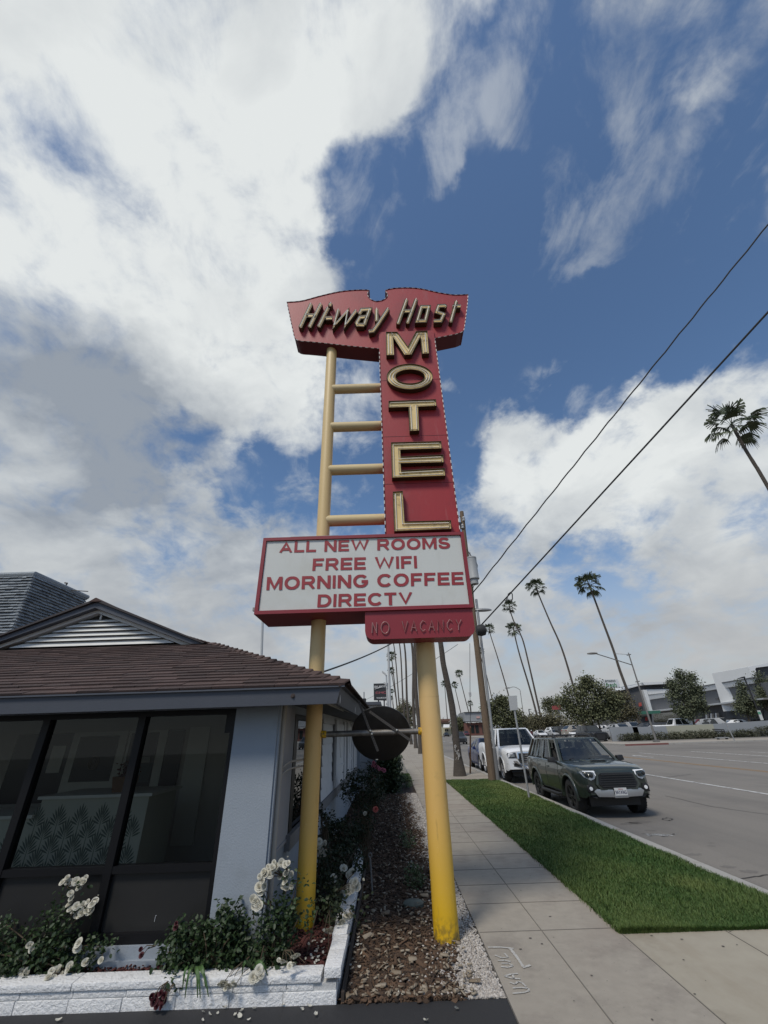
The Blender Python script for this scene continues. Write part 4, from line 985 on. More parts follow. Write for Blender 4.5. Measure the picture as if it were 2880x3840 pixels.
# roof: decking planes + real shingle tabs
def hipx(y): return XE - (y - YE)
b = MB()
zt_ = lambda y: ZE + SL*(y - YE)
b.add([(XL, YE, ZE - .02), (XE, YE, ZE - .02), (hipx(YG + .2), YG + .2, zt_(YG + .2) - .02), (XL, YG + .2, zt_(YG + .2) - .02)], [(0, 1, 2, 3)])
XA = atY(*z1(662, 300), YG)[0]                          # gable apex
yTop = YE + (XE - XA)                                   # where the right slope reaches the ridge
b.add([(XE, YE, ZE - .02), (XE, YB + .4, ZE - .02), (XA, YB + .4, ZE - .02 + SL*(XE - XA)), (XA, YG + .1, ZE - .02 + SL*(XE - XA)), (hipx(YG + .1), YG + .1, zt_(YG + .1) - .02)], [(0, 1, 2, 3, 4)])
XA2 = 2*XA - XE
b.add([(XA, YG + .1, ZE - .02 + SL*(XE - XA)), (XA, YB + .4, ZE - .02 + SL*(XE - XA)), (XA2, YB + .4, ZE - .02), (XA2, YG + .1, ZE - .02)], [(0, 1, 2, 3)])
roof = b.build('roof', M_shing, off)
b = MB(); ex = 0.128; t_ = 0.011; nrow = int(math.hypot(YG - YE, zt_(YG) - ZE)/ex) + 1
cs = 1/math.sqrt(1 + SL*SL); sn = SL*cs
for i in range(nrow):
    d0 = i*ex - .03; d1 = d0 + ex + .035; x = XL + random.uniform(0, .3) + 2.2
    y0_, y1_ = YE + d0*cs, YE + d1*cs; 
    while True:
        w = .305 if random.random() < .7 else random.choice([.16, .22, .26]); x1 = x + w - .004
        lim = hipx(max(y0_, YE))
        if x > lim + .02: break
        xa1 = min(x1, lim + .02); xb1 = min(x1, hipx(y1_) + .02)
        dd = random.uniform(-.010, .006); lift = random.uniform(.0, .008)
        A = lambda xx, d, h: (xx, YE + (d)*cs - h*sn, ZE + d*sn + h*cs)
        if xb1 > x:
            b.hexa([A(x, d0 + dd, 0.004), A(xa1, d0 + dd, .004), A(xb1, d1, -.004), A(x, d1, -.004)], [A(x, d0 + dd, t_ + lift + .006), A(xa1, d0 + dd, t_ + lift + .006), A(xb1, d1, t_ - .008), A(x, d1, t_ - .008)], random.random())
        x = x + w
b.build('shingles', M_shing, roof)
b = MB(); nrow2 = int(math.hypot(XE - XA, SL*(XE - XA))/ex)
for i in range(nrow2):
    d0 = i*ex - .03; d1 = d0 + ex + .03; yst = YE + max(0, d0)*cs; y = max(yst, YE); 
    if XE - d0*cs < hipx(YG): y = max(y, YG)
    y += random.uniform(-.2, 0)
    while y < YB:
        w = .61; 
        b.hexa([(XE - d0*cs + .004*sn, max(y, yst), ZE + d0*sn + .004), (XE - d0*cs, y + w - .004, ZE + d0*sn + .004), (XE - d1*cs, y + w - .004, ZE + d1*sn - .004), (XE - d1*cs, max(y, yst + ex), ZE + d1*sn - .004)],
               [(XE - d0*cs + .015*sn, max(y, yst), ZE + d0*sn + .016), (XE - d0*cs + .015*sn, y + w - .004, ZE + d0*sn + .016), (XE - d1*cs, y + w - .004, ZE + d1*sn + .004), (XE - d1*cs, max(y, yst + ex), ZE + d1*sn + .004)], random.random()); y += w
b.build('side_shingles', M_shing, roof)
# hip caps
b = MB(); n = 22; H0 = Vector((XE + .03, YE - .03, ZE + .0)); H1 = Vector((hipx(YG), YG, zt_(YG)))
for i in range(n):
    p = H0.lerp(H1, i/n); q = H0.lerp(H1, (i + 1.25)/n); u = .018 + random.uniform(0, .008)
    s = Vector((.10, .10*0, 0)); 
    wv_ = .105
    A0, A1, A2 = p + Vector((-wv_, -.012, -.012 + .0)), p + Vector((0, 0, u + .022)), p + Vector((.012, wv_, -.012))
    B0, B1, B2 = q + Vector((-wv_, -.012, -.018)), q + Vector((0, 0, .018)), q + Vector((.012, wv_, -.018))
    dn = Vector((0, 0, -.014))
    b.add([A0, A1, A2, B0, B1, B2, A0 + dn, A1 + dn, A2 + dn], [(0, 1, 4, 3), (1, 2, 5, 4), (0, 6, 7, 1), (1, 7, 8, 2)], random.random())
b.build('hip_cap', M_shing, roof)
# gable with louvres
yg = YG
gpx = lambda p: atY(*z1(*p), yg)
GL = gpx((662, 268)); GR = gpx((1340, 545)); sl_g = (GL[2] - GR[2])/(GR[0] - GL[0])
GLx = 2*GL[0] - GR[0]
gb = MB(); zb = GR[2] - .05
ia = gpx((655, 352)); ir = gpx((1165, 550)); il = Vector((2*ia[0] - ir[0], yg, ir[2]))
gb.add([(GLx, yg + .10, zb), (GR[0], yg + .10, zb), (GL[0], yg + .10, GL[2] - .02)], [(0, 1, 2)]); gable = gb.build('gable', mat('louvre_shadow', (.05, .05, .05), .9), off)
M_louv = mat('white_louvre', (0.66, 0.66, 0.64), 0.55, (0.58, 0.58, 0.55), 4, .9, dirt=(.42, .40, .37), dscale=4, dlo=.6, dhi=.8)
zz = ir[2] + .0; rows = [gpx((600, y))[2] for y in (553, 519, 490, 460, 432, 403)] 
def gx(z, side): 
    f = (ia[2] - z)/(ia[2] - ir[2]); return ia[0] + (ir[0] - ia[0])*f if side > 0 else ia[0] - (ir[0] - ia[0])*f
for i, z0 in enumerate(rows):
    z1_ = rows[i+1] if i + 1 < len(rows) else gpx((600, 383))[2]
    zt2 = z1_ + (z1_ - z0)*.05
    b = MB(); xa, xb = gx(z0, -1), gx(z0, 1); xc, xd = gx(z1_, -1), gx(z1_, 1)
    prof = []
    N_ = 6
    rowsP = []
    for k in range(N_ + 1):
        u = k/N_; y = yg - .005 + .075*u**1.4; z = z0 + (zt2 - z0)*u
        rowsP.append([(xa + (xc - xa)*u, y, z), (xb + (xd - xb)*u, y, z)])
    rowsP = [[(xa, yg + .03, z0 + .004), (xb, yg + .03, z0 + .004)]] + rowsP
    b.grid(rowsP); b.build('louvre', M_louv, gable, smooth=True)
b = MB(); b.box((ia[0] - .012, yg + .01, gpx((600, 385))[2]), (ia[0] + .012, yg + .03, ia[2] - .01)); b.build('king_stud', M_louv, gable)
def rake(o, i_, ya, yb_, name, m):
    """band between outer slope line and inner slope line, both sides of the gable"""
    b = MB()
    (ax, az, rx, rz_), (bx, bz, sx, sz) = o, i_
    for sg in (1, -1):
        m_ = lambda x: ax + sg*(x - ax)
        P = [(ax, az), (m_(rx), rz_), (m_(sx), sz), (bx if True else 0, bz)]
        b.hexa([(x, ya, z) for x, z in P], [(x, yb_, z) for x, z in P])
    return b.build(name, m, off, fix=True)
ap = GL; 
def ln(pa, pr): a_ = gpx(pa); r_ = gpx(pr); return (ap[0], a_[2], r_[0], r_[2])
rake(ln((662, 322), (1255, 552)), ln((655, 345), (1185, 552)), yg - .02, yg + .09, 'louvre_casing', M_louv)
rake(ln((668, 285), (1335, 552)), ln((662, 321), (1258, 552)), yg - .12, yg + .1, 'barge_board', M_trimg)
rake(ln((668, 268), (1352, 548)), ln((668, 283), (1338, 551)), yg - .16, yg + .12, 'rake_shingle', mat('rake_dark', (.045, .042, .044), .9, (.07, .06, .06), 9, .9))
b = MB(); b.box((GLx, yg - .03, zb - .03), (ir[0] + .15, yg + .05, ir[2] - .012)); b.build('flashing', mat('pale_flashing', (.42, .33, .29), .8, (.55, .52, .48), 9, .9), gable)
# small ridge cap at the apex
b = MB(); b.hexa([(ap[0]-.10, yg-.17, ap[2]-.05), (ap[0]+.10, yg-.17, ap[2]-.05), (ap[0]+.10, yg+.3, ap[2]-.05), (ap[0]-.10, yg+.3, ap[2]-.05)], [(ap[0]-.01, yg-.17, ap[2]+.012), (ap[0]+.01, yg-.17, ap[2]+.012), (ap[0]+.01, YB, ap[2]+.012), (ap[0]-.01, YB, ap[2]+.012)]); b.build('ridge_cap', M_shing, roof)
# interior shell
IY = YW + 3.0
M_int = mat('interior_paint', (0.60, 0.57, 0.54), .9); M_grn = mat('green_wall', (0.10, 0.13, 0.05), .9)
b = MB(); b.quad((XL, IY, 0), (XC_ - .17, IY, 0), (XC_ - .17, IY, 2.26), (XL, IY, 2.26)); b.quad((XL, YW + .17, .1), (XC_ - .17, YW + .17, .1), (XC_ - .17, IY, .1), (XL, IY, .1)); 
b.quad((XL, YW + .17, 2.25), (XL, IY, 2.25), (XC_ - .17, IY, 2.25), (XC_ - .17, YW + .17, 2.25)); b.quad((XL, YW + .17, 0), (XL, IY, 0), (XL, IY, 2.26), (XL, YW + .17, 2.26)); b.build('interior_room', M_int, off)
b = MB(); b.quad((XC_ - .19, YW + .17, .1), (XC_ - .19, IY, .1), (XC_ - .19, IY, 2.24), (XC_ - .19, YW + .17, 2.24)); b.build('interior_green_wall', M_grn, off)
ic = lambda x, y: atY(*zC(x, y), IY - .02)
def irect(x0, y0, x1, y1, name, m, d=0.0, th=.03, par=off):
    a = ic(x0, y1); c = ic(x1, y0); a2 = ic(x0, y0)
    X0 = (ic(x0, y0)[0] + ic(x0, y1)[0])/2 if False else a[0]; b = MB(); 
    P = [ic(x0, y1), ic(x1, y1), ic(x1, y0), ic(x0, y0)]
    xs = sorted([(P[0][0] + P[3][0])/2, (P[1][0] + P[2][0])/2]); zs_ = sorted([(P[0][2] + P[1][2])/2, (P[2][2] + P[3][2])/2])
    b.box((xs[0], IY - .02 - d - th, zs_[0]), (xs[1], IY - .02 - d, zs_[1])); return b.build(name, m, par)
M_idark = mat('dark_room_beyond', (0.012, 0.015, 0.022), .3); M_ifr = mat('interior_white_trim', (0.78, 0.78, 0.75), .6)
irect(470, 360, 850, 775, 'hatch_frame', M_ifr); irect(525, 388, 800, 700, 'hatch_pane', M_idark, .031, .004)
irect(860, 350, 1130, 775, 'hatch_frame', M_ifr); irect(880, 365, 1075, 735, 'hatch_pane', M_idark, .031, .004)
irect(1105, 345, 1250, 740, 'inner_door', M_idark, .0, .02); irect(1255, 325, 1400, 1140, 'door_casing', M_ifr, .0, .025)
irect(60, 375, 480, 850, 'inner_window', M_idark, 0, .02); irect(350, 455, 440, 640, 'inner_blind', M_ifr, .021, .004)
irect(985, 530, 1045, 570, 'notice', mat('paper', (.45, .47, .46), .8), .036, .003); irect(955, 575, 1045, 705, 'notice', mat('green_tint', (.05, .08, .08), .4), .036, .003)
b = MB(); c = ic(658, 572) + Vector((0, -.045, 0))
for rr in (.03, .055, .08): b.tube([c + Vector((rr*math.cos(a), 0, rr*math.sin(a)*1.1)) for a in np.linspace(0, 2*PI, 25)[:-1]], .0045, 5, closed=True)
b.build('door_ring_sticker', mat('gold_sticker', (.35, .30, .2), .6), off)

# reception counter with a palm-leaf print
CYF = YW + 1.15
cc = lambda x, y: atY(*zC(x, y), CYF)
ctop = cc(700, 790)[2]; cxr = (cc(1020, 800)[0] + atY(*z4(890, 590), CYF)[0])/2
cnt = thing('reception_counter', 'reception counter papered with a green palm leaf print behind the office window', 'counter', (-3, CYF, .1))
M_ctr = mat('counter_paper', (0.56, 0.565, 0.50), .8, (.52, .53, .47), 3, .9)
clx = cc(270, 900)[0]
b = MB(); b.box((clx, CYF, .1), (cxr, CYF + .7, ctop - .03)); b.box((XL + .1, CYF + .001, .1), (clx - .001, CYF + .7, cc(100, 935)[2] - .03)); b.build('counter_body', M_ctr, cnt)
b = MB(); b.box((clx - .03, CYF - .04, ctop - .03), (cxr + .05, CYF + .74, ctop)); b.box((XL + .1, CYF - .04, cc(100, 935)[2] - .03), (clx - .031, CYF + .74, cc(100, 935)[2])); b.build('counter_top', M_ifr, cnt)
b = MB(); sp = (cc(665, 1000)[0] - cc(515, 1000)[0]); rowh = abs(cc(560, 900)[2] - cc(600, 1085)[2])*.5 ; row = 0; z = ctop - .06
def frond(cx, cz, s):
    y = CYF - .0022; stem0 = Vector((cx, y, cz - s*.52))
    for k in range(-5, 6):
        a = PI/2 - k*.235; L_ = s*(.62 - .028*abs(k)); base = stem0 + Vector((0, 0, s*(.36 - .052*abs(k)))); d = Vector((math.cos(a), 0, math.sin(a))); pn = Vector((-d.z, 0, d.x))*s*.036
        b.add([base + d*s*.06, base + d*(L_*.35) + pn*.8, base + d*(L_*.72) + pn, base + d*L_, base + d*(L_*.72) - pn, base + d*(L_*.35) - pn*.8], [(0, 5, 4, 3, 2, 1)])
    b.add([stem0 + Vector((-.004, 0, -.12*s)), stem0 + Vector((.004, 0, -.12*s)), stem0 + Vector((.003, 0, s*.42)), stem0 + Vector((-.003, 0, s*.42))], [(0, 1, 2, 3)])
while z > .3:
    x = cxr - sp*.5 - (sp/2 if row % 2 else 0)
    while x > m2 - 1.2:
        if z < (ctop if x > clx else cc(100, 935)[2]) - .15: frond(x, z, sp*.98)
        x -= sp
    z -= rowh; row += 1
b.build('palm_print', mat('print_green', (0.13, 0.165, 0.14), .8), cnt)
bs = thing('gift_basket', 'small brown basket of dried flowers on the reception counter', 'basket', cc(785, 770) + Vector((0, .2, 0)))
b = MB(); c = cc(785, 768) + Vector((0, .2, 0)); c.z = ctop
b.hexa([c + Vector(v) for v in ((-.10,-.06,0),(.10,-.06,0),(.10,.06,0),(-.10,.06,0))], [c + Vector(v) for v in ((-.13,-.07,.16),(.13,-.07,.16),(.13,.07,.16),(-.13,.07,.16))]); b.build('basket', mat('kraft_brown', (.20, .11, .06), .9), bs)
P_ = np.array([c + Vector((random.gauss(0, .06), random.gauss(0, .04), .17 + random.uniform(0, .14))) for _ in range(120)]); V, F = quads_leafs(P_, RNG.normal(size=(120, 3)), RNG.uniform(.03, .05, 120)); big_mesh('dried_flowers', V, F, mat('dried_red', (.10, .025, .022), .9), bs)

# shake-clad parapet building behind
bk = thing('shake_parapet_building', 'taller rear building with a weathered grey wood shake parapet', 'building', (-9, 16, 0))
BYF = 13.0
c1 = atY(*zP(535, 228), BYF); e1 = atX(*zP(1335, 610), c1[0]); 
M_shake = mat('grey_shake', (0.33, 0.36, 0.38), 0.95, (0.17, 0.19, 0.21), 9.0, 0.9, bump=1.0, bscale=30, attr=True, bdist=0.03)
zt = c1[2]; ybk = e1[1]; XBL = c1[0] - 12
b = MB(); b.box((XBL, BYF + .08, 0), (c1[0] - .08, ybk - .08, zt - .05)); b.build('wall', M_wall, bk)
b = MB(); h = .105; z = zt; i = 0
while z > zt - 4.2:
    x = XBL
    while x < c1[0]:
        w = random.uniform(.12, .34); x1 = min(x + w, c1[0] + .02); o = random.uniform(0, .03); dz = random.uniform(-.012, .012)
        b.hexa([(x, BYF - .05 - o, z - h + dz), (x1, BYF - .05 - o, z - h + dz), (x1, BYF + .09, z - h + dz), (x, BYF + .09, z - h + dz)], [(x, BYF + .01, z), (x1, BYF + .01, z), (x1, BYF + .09, z), (x, BYF + .09, z)], random.random()); x = x1 + .004
    y = BYF - .03
    while y < ybk:
        w = random.uniform(.12, .34); y1 = min(y + w, ybk); o = random.uniform(0, .03); dz = random.uniform(-.012, .012)
        b.hexa([(c1[0] - .09, y, z - h + dz), (c1[0] + .05 + o, y, z - h + dz), (c1[0] + .05 + o, y1, z - h + dz), (c1[0] - .09, y1, z - h + dz)], [(c1[0] - .09, y, z), (c1[0] - .01, y, z), (c1[0] - .01, y1, z), (c1[0] - .09, y1, z)], random.random()); y = y1 + .004
    z -= h*.93
b.build('shakes', M_shake, bk)
b = MB(); b.tube([(XBL, BYF + .02, zt + .03), (c1[0], BYF + .02, zt + .03), (c1[0] + .0, ybk + .05, zt + .03)], .09, 8); b.build('parapet_cap', M_shake, bk)
ant = atX(*zP(1010, 440), c1[0] - .2); b = MB(); 
b.tube([ant + Vector((0, 0, -.3)), ant + Vector((0, 0, .12)), ant + Vector((.02, 0, .2)), ant + Vector((-.08, 0, .22))], .03, 6); b.tube([ant + Vector((-.1, 0, -.05)), ant + Vector((.85, .1, -.12))], .018, 5); b.build('roof_antenna', MATS['perforated_steel'], bk)
# ================================================================== PLANTER, BED, PLANTS
M_wbrick = mat('white_painted_block', (0.88, 0.875, 0.86), 0.75, (0.80, 0.795, 0.78), 7.0, 0.9, bump=1.0, bscale=42, dirt=(0.36, 0.35, 0.34), dscale=5.0, dlo=.60, dhi=.76, bdist=0.02)
pw = thing('planter_wall', 'low white painted block planter wall in front of the office', 'planter wall', (-1.5, YA + .06, 0))
PXR = gnd(*z5(520, 1490))[0]; PZ = 0.15; PXL = -8.0
b = MB()
for row, (za, zb_) in enumerate(((-.06, .062), (.066, PZ - .045))):
    x = PXR - (0 if row == 0 else .17) 
    b0 = x
    while x > PXL:
        w = .39 if not (row and x == b0) else .2
        x0 = x - w + .005
        jt = random.uniform(-.003, .003)
        b.box((x0, YA + .0 + jt, za), (x, YA + .13, zb_), random.random()); x -= w
o = b.build('block_course', M_wbrick, pw, bevel=.006, smooth=True)
b = MB(); b.box((PXL, YA + .008, -.05), (PXR - .005, YA + .125, PZ - .046)); b.build('mortar', mat('white_mortar', (.55, .55, .54), .9, bump=.8, bscale=60), pw)
b = MB()
x = PXR - .115
while x > PXL:
    w = random.uniform(.72, .95); b.box((x - w + .002, YA - .010 + random.uniform(-.003, .003), PZ - .043), (x, YA + .15, PZ), random.random()); x -= w
b.build('coping', M_wbrick, pw, bevel=.009, smooth=True)
# side run: cap blocks on the return wall
CZ = .19
xa = gnd(*z5(450, 1210), CZ)[0]; xb = gnd(*z5(557, 1205), CZ)[0]
b = MB(); y = YA - .018; i = 0
lens = [.30, .27, .30, .37, .40, .40, .40, .40, .40, .40]
for i, l in enumerate(lens):
    o_ = random.uniform(-.006, .006) + (0 if i < 2 else -.012); b.box((xa + o_, y + .006, CZ - .06), (xb + o_, y + l, CZ - random.uniform(0, .006)), random.random()); y += l
b.build('cap_block', M_wbrick, pw, bevel=.008, smooth=True); YPE = y
b = MB(); b.box((xa + .015, YA + .14, -.05), (xb - .02, YPE - .01, CZ - .062)); b.build('return_wall', M_wbrick, pw)

# red mulch inside the planter and brown bark outside
def chips(name, n, xf, yf, zf, l0, l1, m, label, cat='mulch', flat=.5, wmul=.35, keep=None):
    x = xf(n); y = yf(n); 
    if keep is not None: k = keep(x, y); x, y = x[k], y[k]; n = len(x)
    z = zf(x, y) + RNG.uniform(0, .022, n)
    L_ = RNG.uniform(l0, l1, n) * (1 + (RNG.random(n) > .93)*1.1); W = L_*RNG.uniform(wmul*.5, wmul*1.3, n); T = RNG.uniform(.002, .006, n)
    a = RNG.uniform(0, 2*PI, n); pt = RNG.normal(0, flat, n)*.45; rl = RNG.normal(0, flat, n)
    d = np.stack([np.cos(a)*np.cos(pt), np.sin(a)*np.cos(pt), np.sin(pt)], 1)
    s = np.cross(d, np.array([0, 0, 1.0])); s /= np.linalg.norm(s, axis=1, keepdims=True); u = np.cross(s, d)
    s2 = s*np.cos(rl)[:, None] + u*np.sin(rl)[:, None]; u2 = np.cross(s2, d)
    C_ = np.stack([x, y, z], 1); V = []
    for sx, sy_, sz in ((-1,-1,-1),(1,-.7,-1),(1,.8,-1),(-1,1,-1),(-1,-.9,1),(.8,-.6,1),(.9,.7,1),(-.8,.9,1)):
        V.append(C_ + d*(L_*.5*sx)[:, None] + s2*(W*.5*sy_)[:, None] + u2*(T*sz)[:, None])
    V = np.stack(V, 1).reshape(-1, 3); i = np.arange(n)[:, None]*8
    F = np.concatenate([i + np.array([f]) for f in ((0,3,2,1),(4,5,6,7),(0,1,5,4),(1,2,6,5),(2,3,7,6),(3,0,4,7))], 1).reshape(-1, 4)
    return tag(big_mesh(name, V, F, m, rnd=np.repeat(RNG.random(n), 6)), label, cat, kind='stuff')
M_bark = mat('bark_chip', (0.022, 0.0145, 0.010), 0.95, (0.150, 0.090, 0.054), 30.0, 0.9, attr=True, bump=.6, bscale=150)
M_rmulch = mat('red_mulch', (0.040, 0.011, 0.010), 0.95, (0.12, 0.038, 0.03), 30.0, 0.9, attr=True)
def ybed(n):
    u = RNG.random(n); return YA + .03 + (15.5 - YA)*u**2.1
gz = lambda x, y: np.full(len(x), -.012)
grav_edge = lambda y: .56 + .05*np.sin(y*2.1) + .03*np.sin(y*5.3) - np.where(y < SY, .10*np.clip((SY - y)/.6, 0, 1), 0) - .05*np.clip((y - 7)/4, 0, 1)
chips('bark_mulch', 21000, lambda n: RNG.uniform(-.40, .66, n), ybed, gz, .018, .080, M_bark, 'brown bark chip mulch in the bed between the planter and the sidewalk', wmul=.24, keep=lambda x, y: (x < grav_edge(y) + RNG.normal(0, .025, len(x))) & ((x > xb - .02) | (y > YPE)))
chips('bark_mulch_far', 5000, lambda n: RNG.uniform(-1.12, -.35, n), lambda n: RNG.uniform(6.2, 15.5, n), lambda x, y: np.full(len(x), .0), .02, .07, M_bark, 'brown bark chip mulch along the office wall')
chips('red_mulch', 9000, lambda n: RNG.uniform(-3.6, -.49, n), lambda n: RNG.uniform(YA + .14, 5.9, n), lambda x, y: np.full(len(x), BEDZ - .01), .012, .045, M_rmulch, 'dark red shredded mulch inside the white planter', keep=lambda x, y: (y < YW - .03) | (x > XC_ + .02))
b = MB(); b.box((PXL, YA + .13, -.1), (XC_, YW - .001, BEDZ - .012)); b.box((XC_ + .001, YA + .13, -.1), (xa + .014, 6.3, BEDZ - .012)); struct(b.build('planter_soil', mat('red_soil', (0.045, 0.016, 0.013), 1.0, (.02, .009, .008), 40, .9, bump=1, bscale=90)))
# white gravel strip
def gravel(n, stray=False):
    y = ybed(n); e = grav_edge(y); x = RNG.uniform(0, 1, n)*(SWX0 - .01 - e + .05) + e - .05 + RNG.normal(0, .018, n); x = e - np.abs(RNG.normal(0, .16, len(x))) if stray else x; k = (x < SWX0 - .008) & (x > -.35); x, y = x[k], y[k]; n = len(x)
    r = RNG.uniform(.006, .0135, n)*(1 + np.clip((y - 6)/14, 0, .5)); z = -.018 + r*.5 + (.02 if stray else 0) + RNG.uniform(0, .008, n)
    base = np.array([(1,0,0),(-1,0,0),(0,1,0),(0,-1,0),(0,0,1),(0,0,-1),(.62,.62,.5),(-.62,.62,.5),(.62,-.62,.5),(-.62,-.62,.5)])
    tri = np.array([(4,6,7),(4,7,9),(4,9,8),(4,8,6),(6,0,2),(6,2,7),(7,2,1),(7,1,9),(9,1,3),(9,3,8),(8,3,0),(8,0,6),(6,0,2),(0,5,2),(2,5,1),(1,5,3),(3,5,0)])[[i for i in range(17) if i != 12]]
    a = RNG.uniform(0, 2*PI, n); ca, sa = np.cos(a), np.sin(a); sc = RNG.uniform(.65, 1.35, (n, 10, 1))
    B = base[None]*sc*np.stack([RNG.uniform(.8, 1.5, n), RNG.uniform(.7, 1.1, n), RNG.uniform(.5, .9, n)], 1)[:, None, :]*r[:, None, None]
    X = B[..., 0]*ca[:, None] - B[..., 1]*sa[:, None]; Y = B[..., 0]*sa[:, None] + B[..., 1]*ca[:, None]
    V = np.stack([X + x[:, None], Y + y[:, None], B[..., 2] + z[:, None]], 2).reshape(-1, 3)
    F = (np.arange(n)[:, None, None]*10 + tri[None]).reshape(-1, 3)
    return tag(big_mesh('white_gravel', V, F, mat('gravel', (0.26, 0.23, 0.20), .9, (0.56, 0.52, 0.47), 60, .9, attr=True), rnd=np.repeat(RNG.random(n), len(tri))), 'stray pale pebbles scattered over the bark mulch' if stray else 'pale gravel strip between the bark mulch and the sidewalk', 'gravel', kind='stuff')
gravel(15000)
gravel(450, True)

chips('dry_litter', 900, lambda n: RNG.uniform(-.38, .6, n), ybed, lambda x, y: np.full(len(x), .012), .015, .05, mat('dry_litter', (.16, .12, .08), .9, (.34, .29, .22), 20, .9, attr=True), 'dry leaf litter strewn over the bark mulch', 'litter', wmul=.5)
# ---------------------------------------------------------------- leaves and roses
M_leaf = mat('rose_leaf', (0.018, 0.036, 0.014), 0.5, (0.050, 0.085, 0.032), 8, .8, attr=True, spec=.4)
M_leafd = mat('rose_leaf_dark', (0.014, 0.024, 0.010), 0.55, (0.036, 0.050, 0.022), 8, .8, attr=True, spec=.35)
M_stem = mat('rose_stem', (0.055, 0.05, 0.025), .8, (.09, .055, .035), 9, .9)
M_pet = mat('white_petal', (0.78, 0.76, 0.68), .7, (0.70, 0.67, 0.56), 30, .9)
M_pink = mat('pink_petal', (0.50, 0.13, 0.22), .7, (0.62, 0.27, 0.32), 30, .9)
M_coral = mat('coral_petal', (0.62, 0.14, 0.12), .7, (0.66, 0.24, 0.2), 30, .9)
M_dred = mat('dark_red_petal', (0.075, 0.006, 0.012), .7, (0.035, 0.004, 0.008), 30, .9)
for _m in (M_pet, M_pink, M_coral): translucent(_m, .38)
for _m in (M_leaf, M_leafd): translucent(_m, .25)
def rose_mesh(name, m, r=.036, n=(3, 5, 6, 7), openn=1.0, seed=0):
    rg = random.Random(seed); b = MB()
    for ring, cnt in enumerate(n):
        tilt = (.10 + .36*ring)*openn; rad = r*(.13 + .25*ring); hgt = r*(.66 - .10*ring)
        for k in range(cnt):
            a = 2*PI*(k + .5*ring)/cnt + rg.uniform(-.15, .15); w = rad*(1.25 if ring else 1.5); rows = []
            for u in range(4):
                uu = u/3; h = -r*.35 + (hgt + r*.35)*uu; rr = rad*(.25 + .75*uu**.7) + tilt*r*.35*uu*uu; ww = w*(.45 + .75*math.sin(PI*min(uu*.62 + .1, 1)))
                curl = (tilt - .3)*r*.28*(uu**3); row = []
                for q in (-1, -.35, .35, 1):
                    t = q*.5*ww; f = rr - abs(q)**2*rad*.12 + rg.uniform(-.03, .03)*r
                    row.append((f*math.cos(a) - t*math.sin(a), f*math.sin(a) + t*math.cos(a), h - curl - abs(q)*r*.05 + rg.uniform(-.03, .03)*r))
                rows.append(row)
            b.grid(rows)
    o = b.build(name, m, None, smooth=True, ang=180); me = o.data; bpy.data.objects.remove(o); return me
ROSE = {'white': [rose_mesh('flower', M_pet, .037, seed=i, openn=op) for i, op in enumerate((.9, 1.1, .7, 1.25))], 'bud': [rose_mesh('flower', M_pet, .020, (3, 4), .4, 9)],
        'pink': [rose_mesh('flower', M_pink, .040, seed=3), rose_mesh('flower', M_pink, .034, seed=4, openn=.7)], 'coral': [rose_mesh('flower', M_coral, .045, seed=5)], 'dred': [rose_mesh('flower', M_dred, .034, seed=6, openn=1.2), rose_mesh('flower', M_dred, .028, seed=7, openn=.8)]}
def leaf_clusters(cents, per, spread, size, rng=RNG, up=.6, oval=False):
    C_ = np.repeat(np.asarray(cents, float), per, axis=0); n = len(C_); P = C_ + rng.normal(0, spread, (n, 3)); Nn = rng.normal(size=(n, 3)); Nn[:, 2] = np.abs(Nn[:, 2]) + up; Nn[:, 1] -= .25
    return quads_leafs(P, Nn, rng.uniform(size*.65, size*1.25, n), .72, .3, rng, oval)
def inside_ellipsoid(c, r, n, shell=.35):
    v = RNG.normal(size=(n, 3)); v /= np.linalg.norm(v, axis=1, keepdims=True); rad = (shell + (1 - shell)*RNG.random(n))**.5
    return np.array(c) + v*rad[:, None]*np.array(r)
ROSE_S = .62
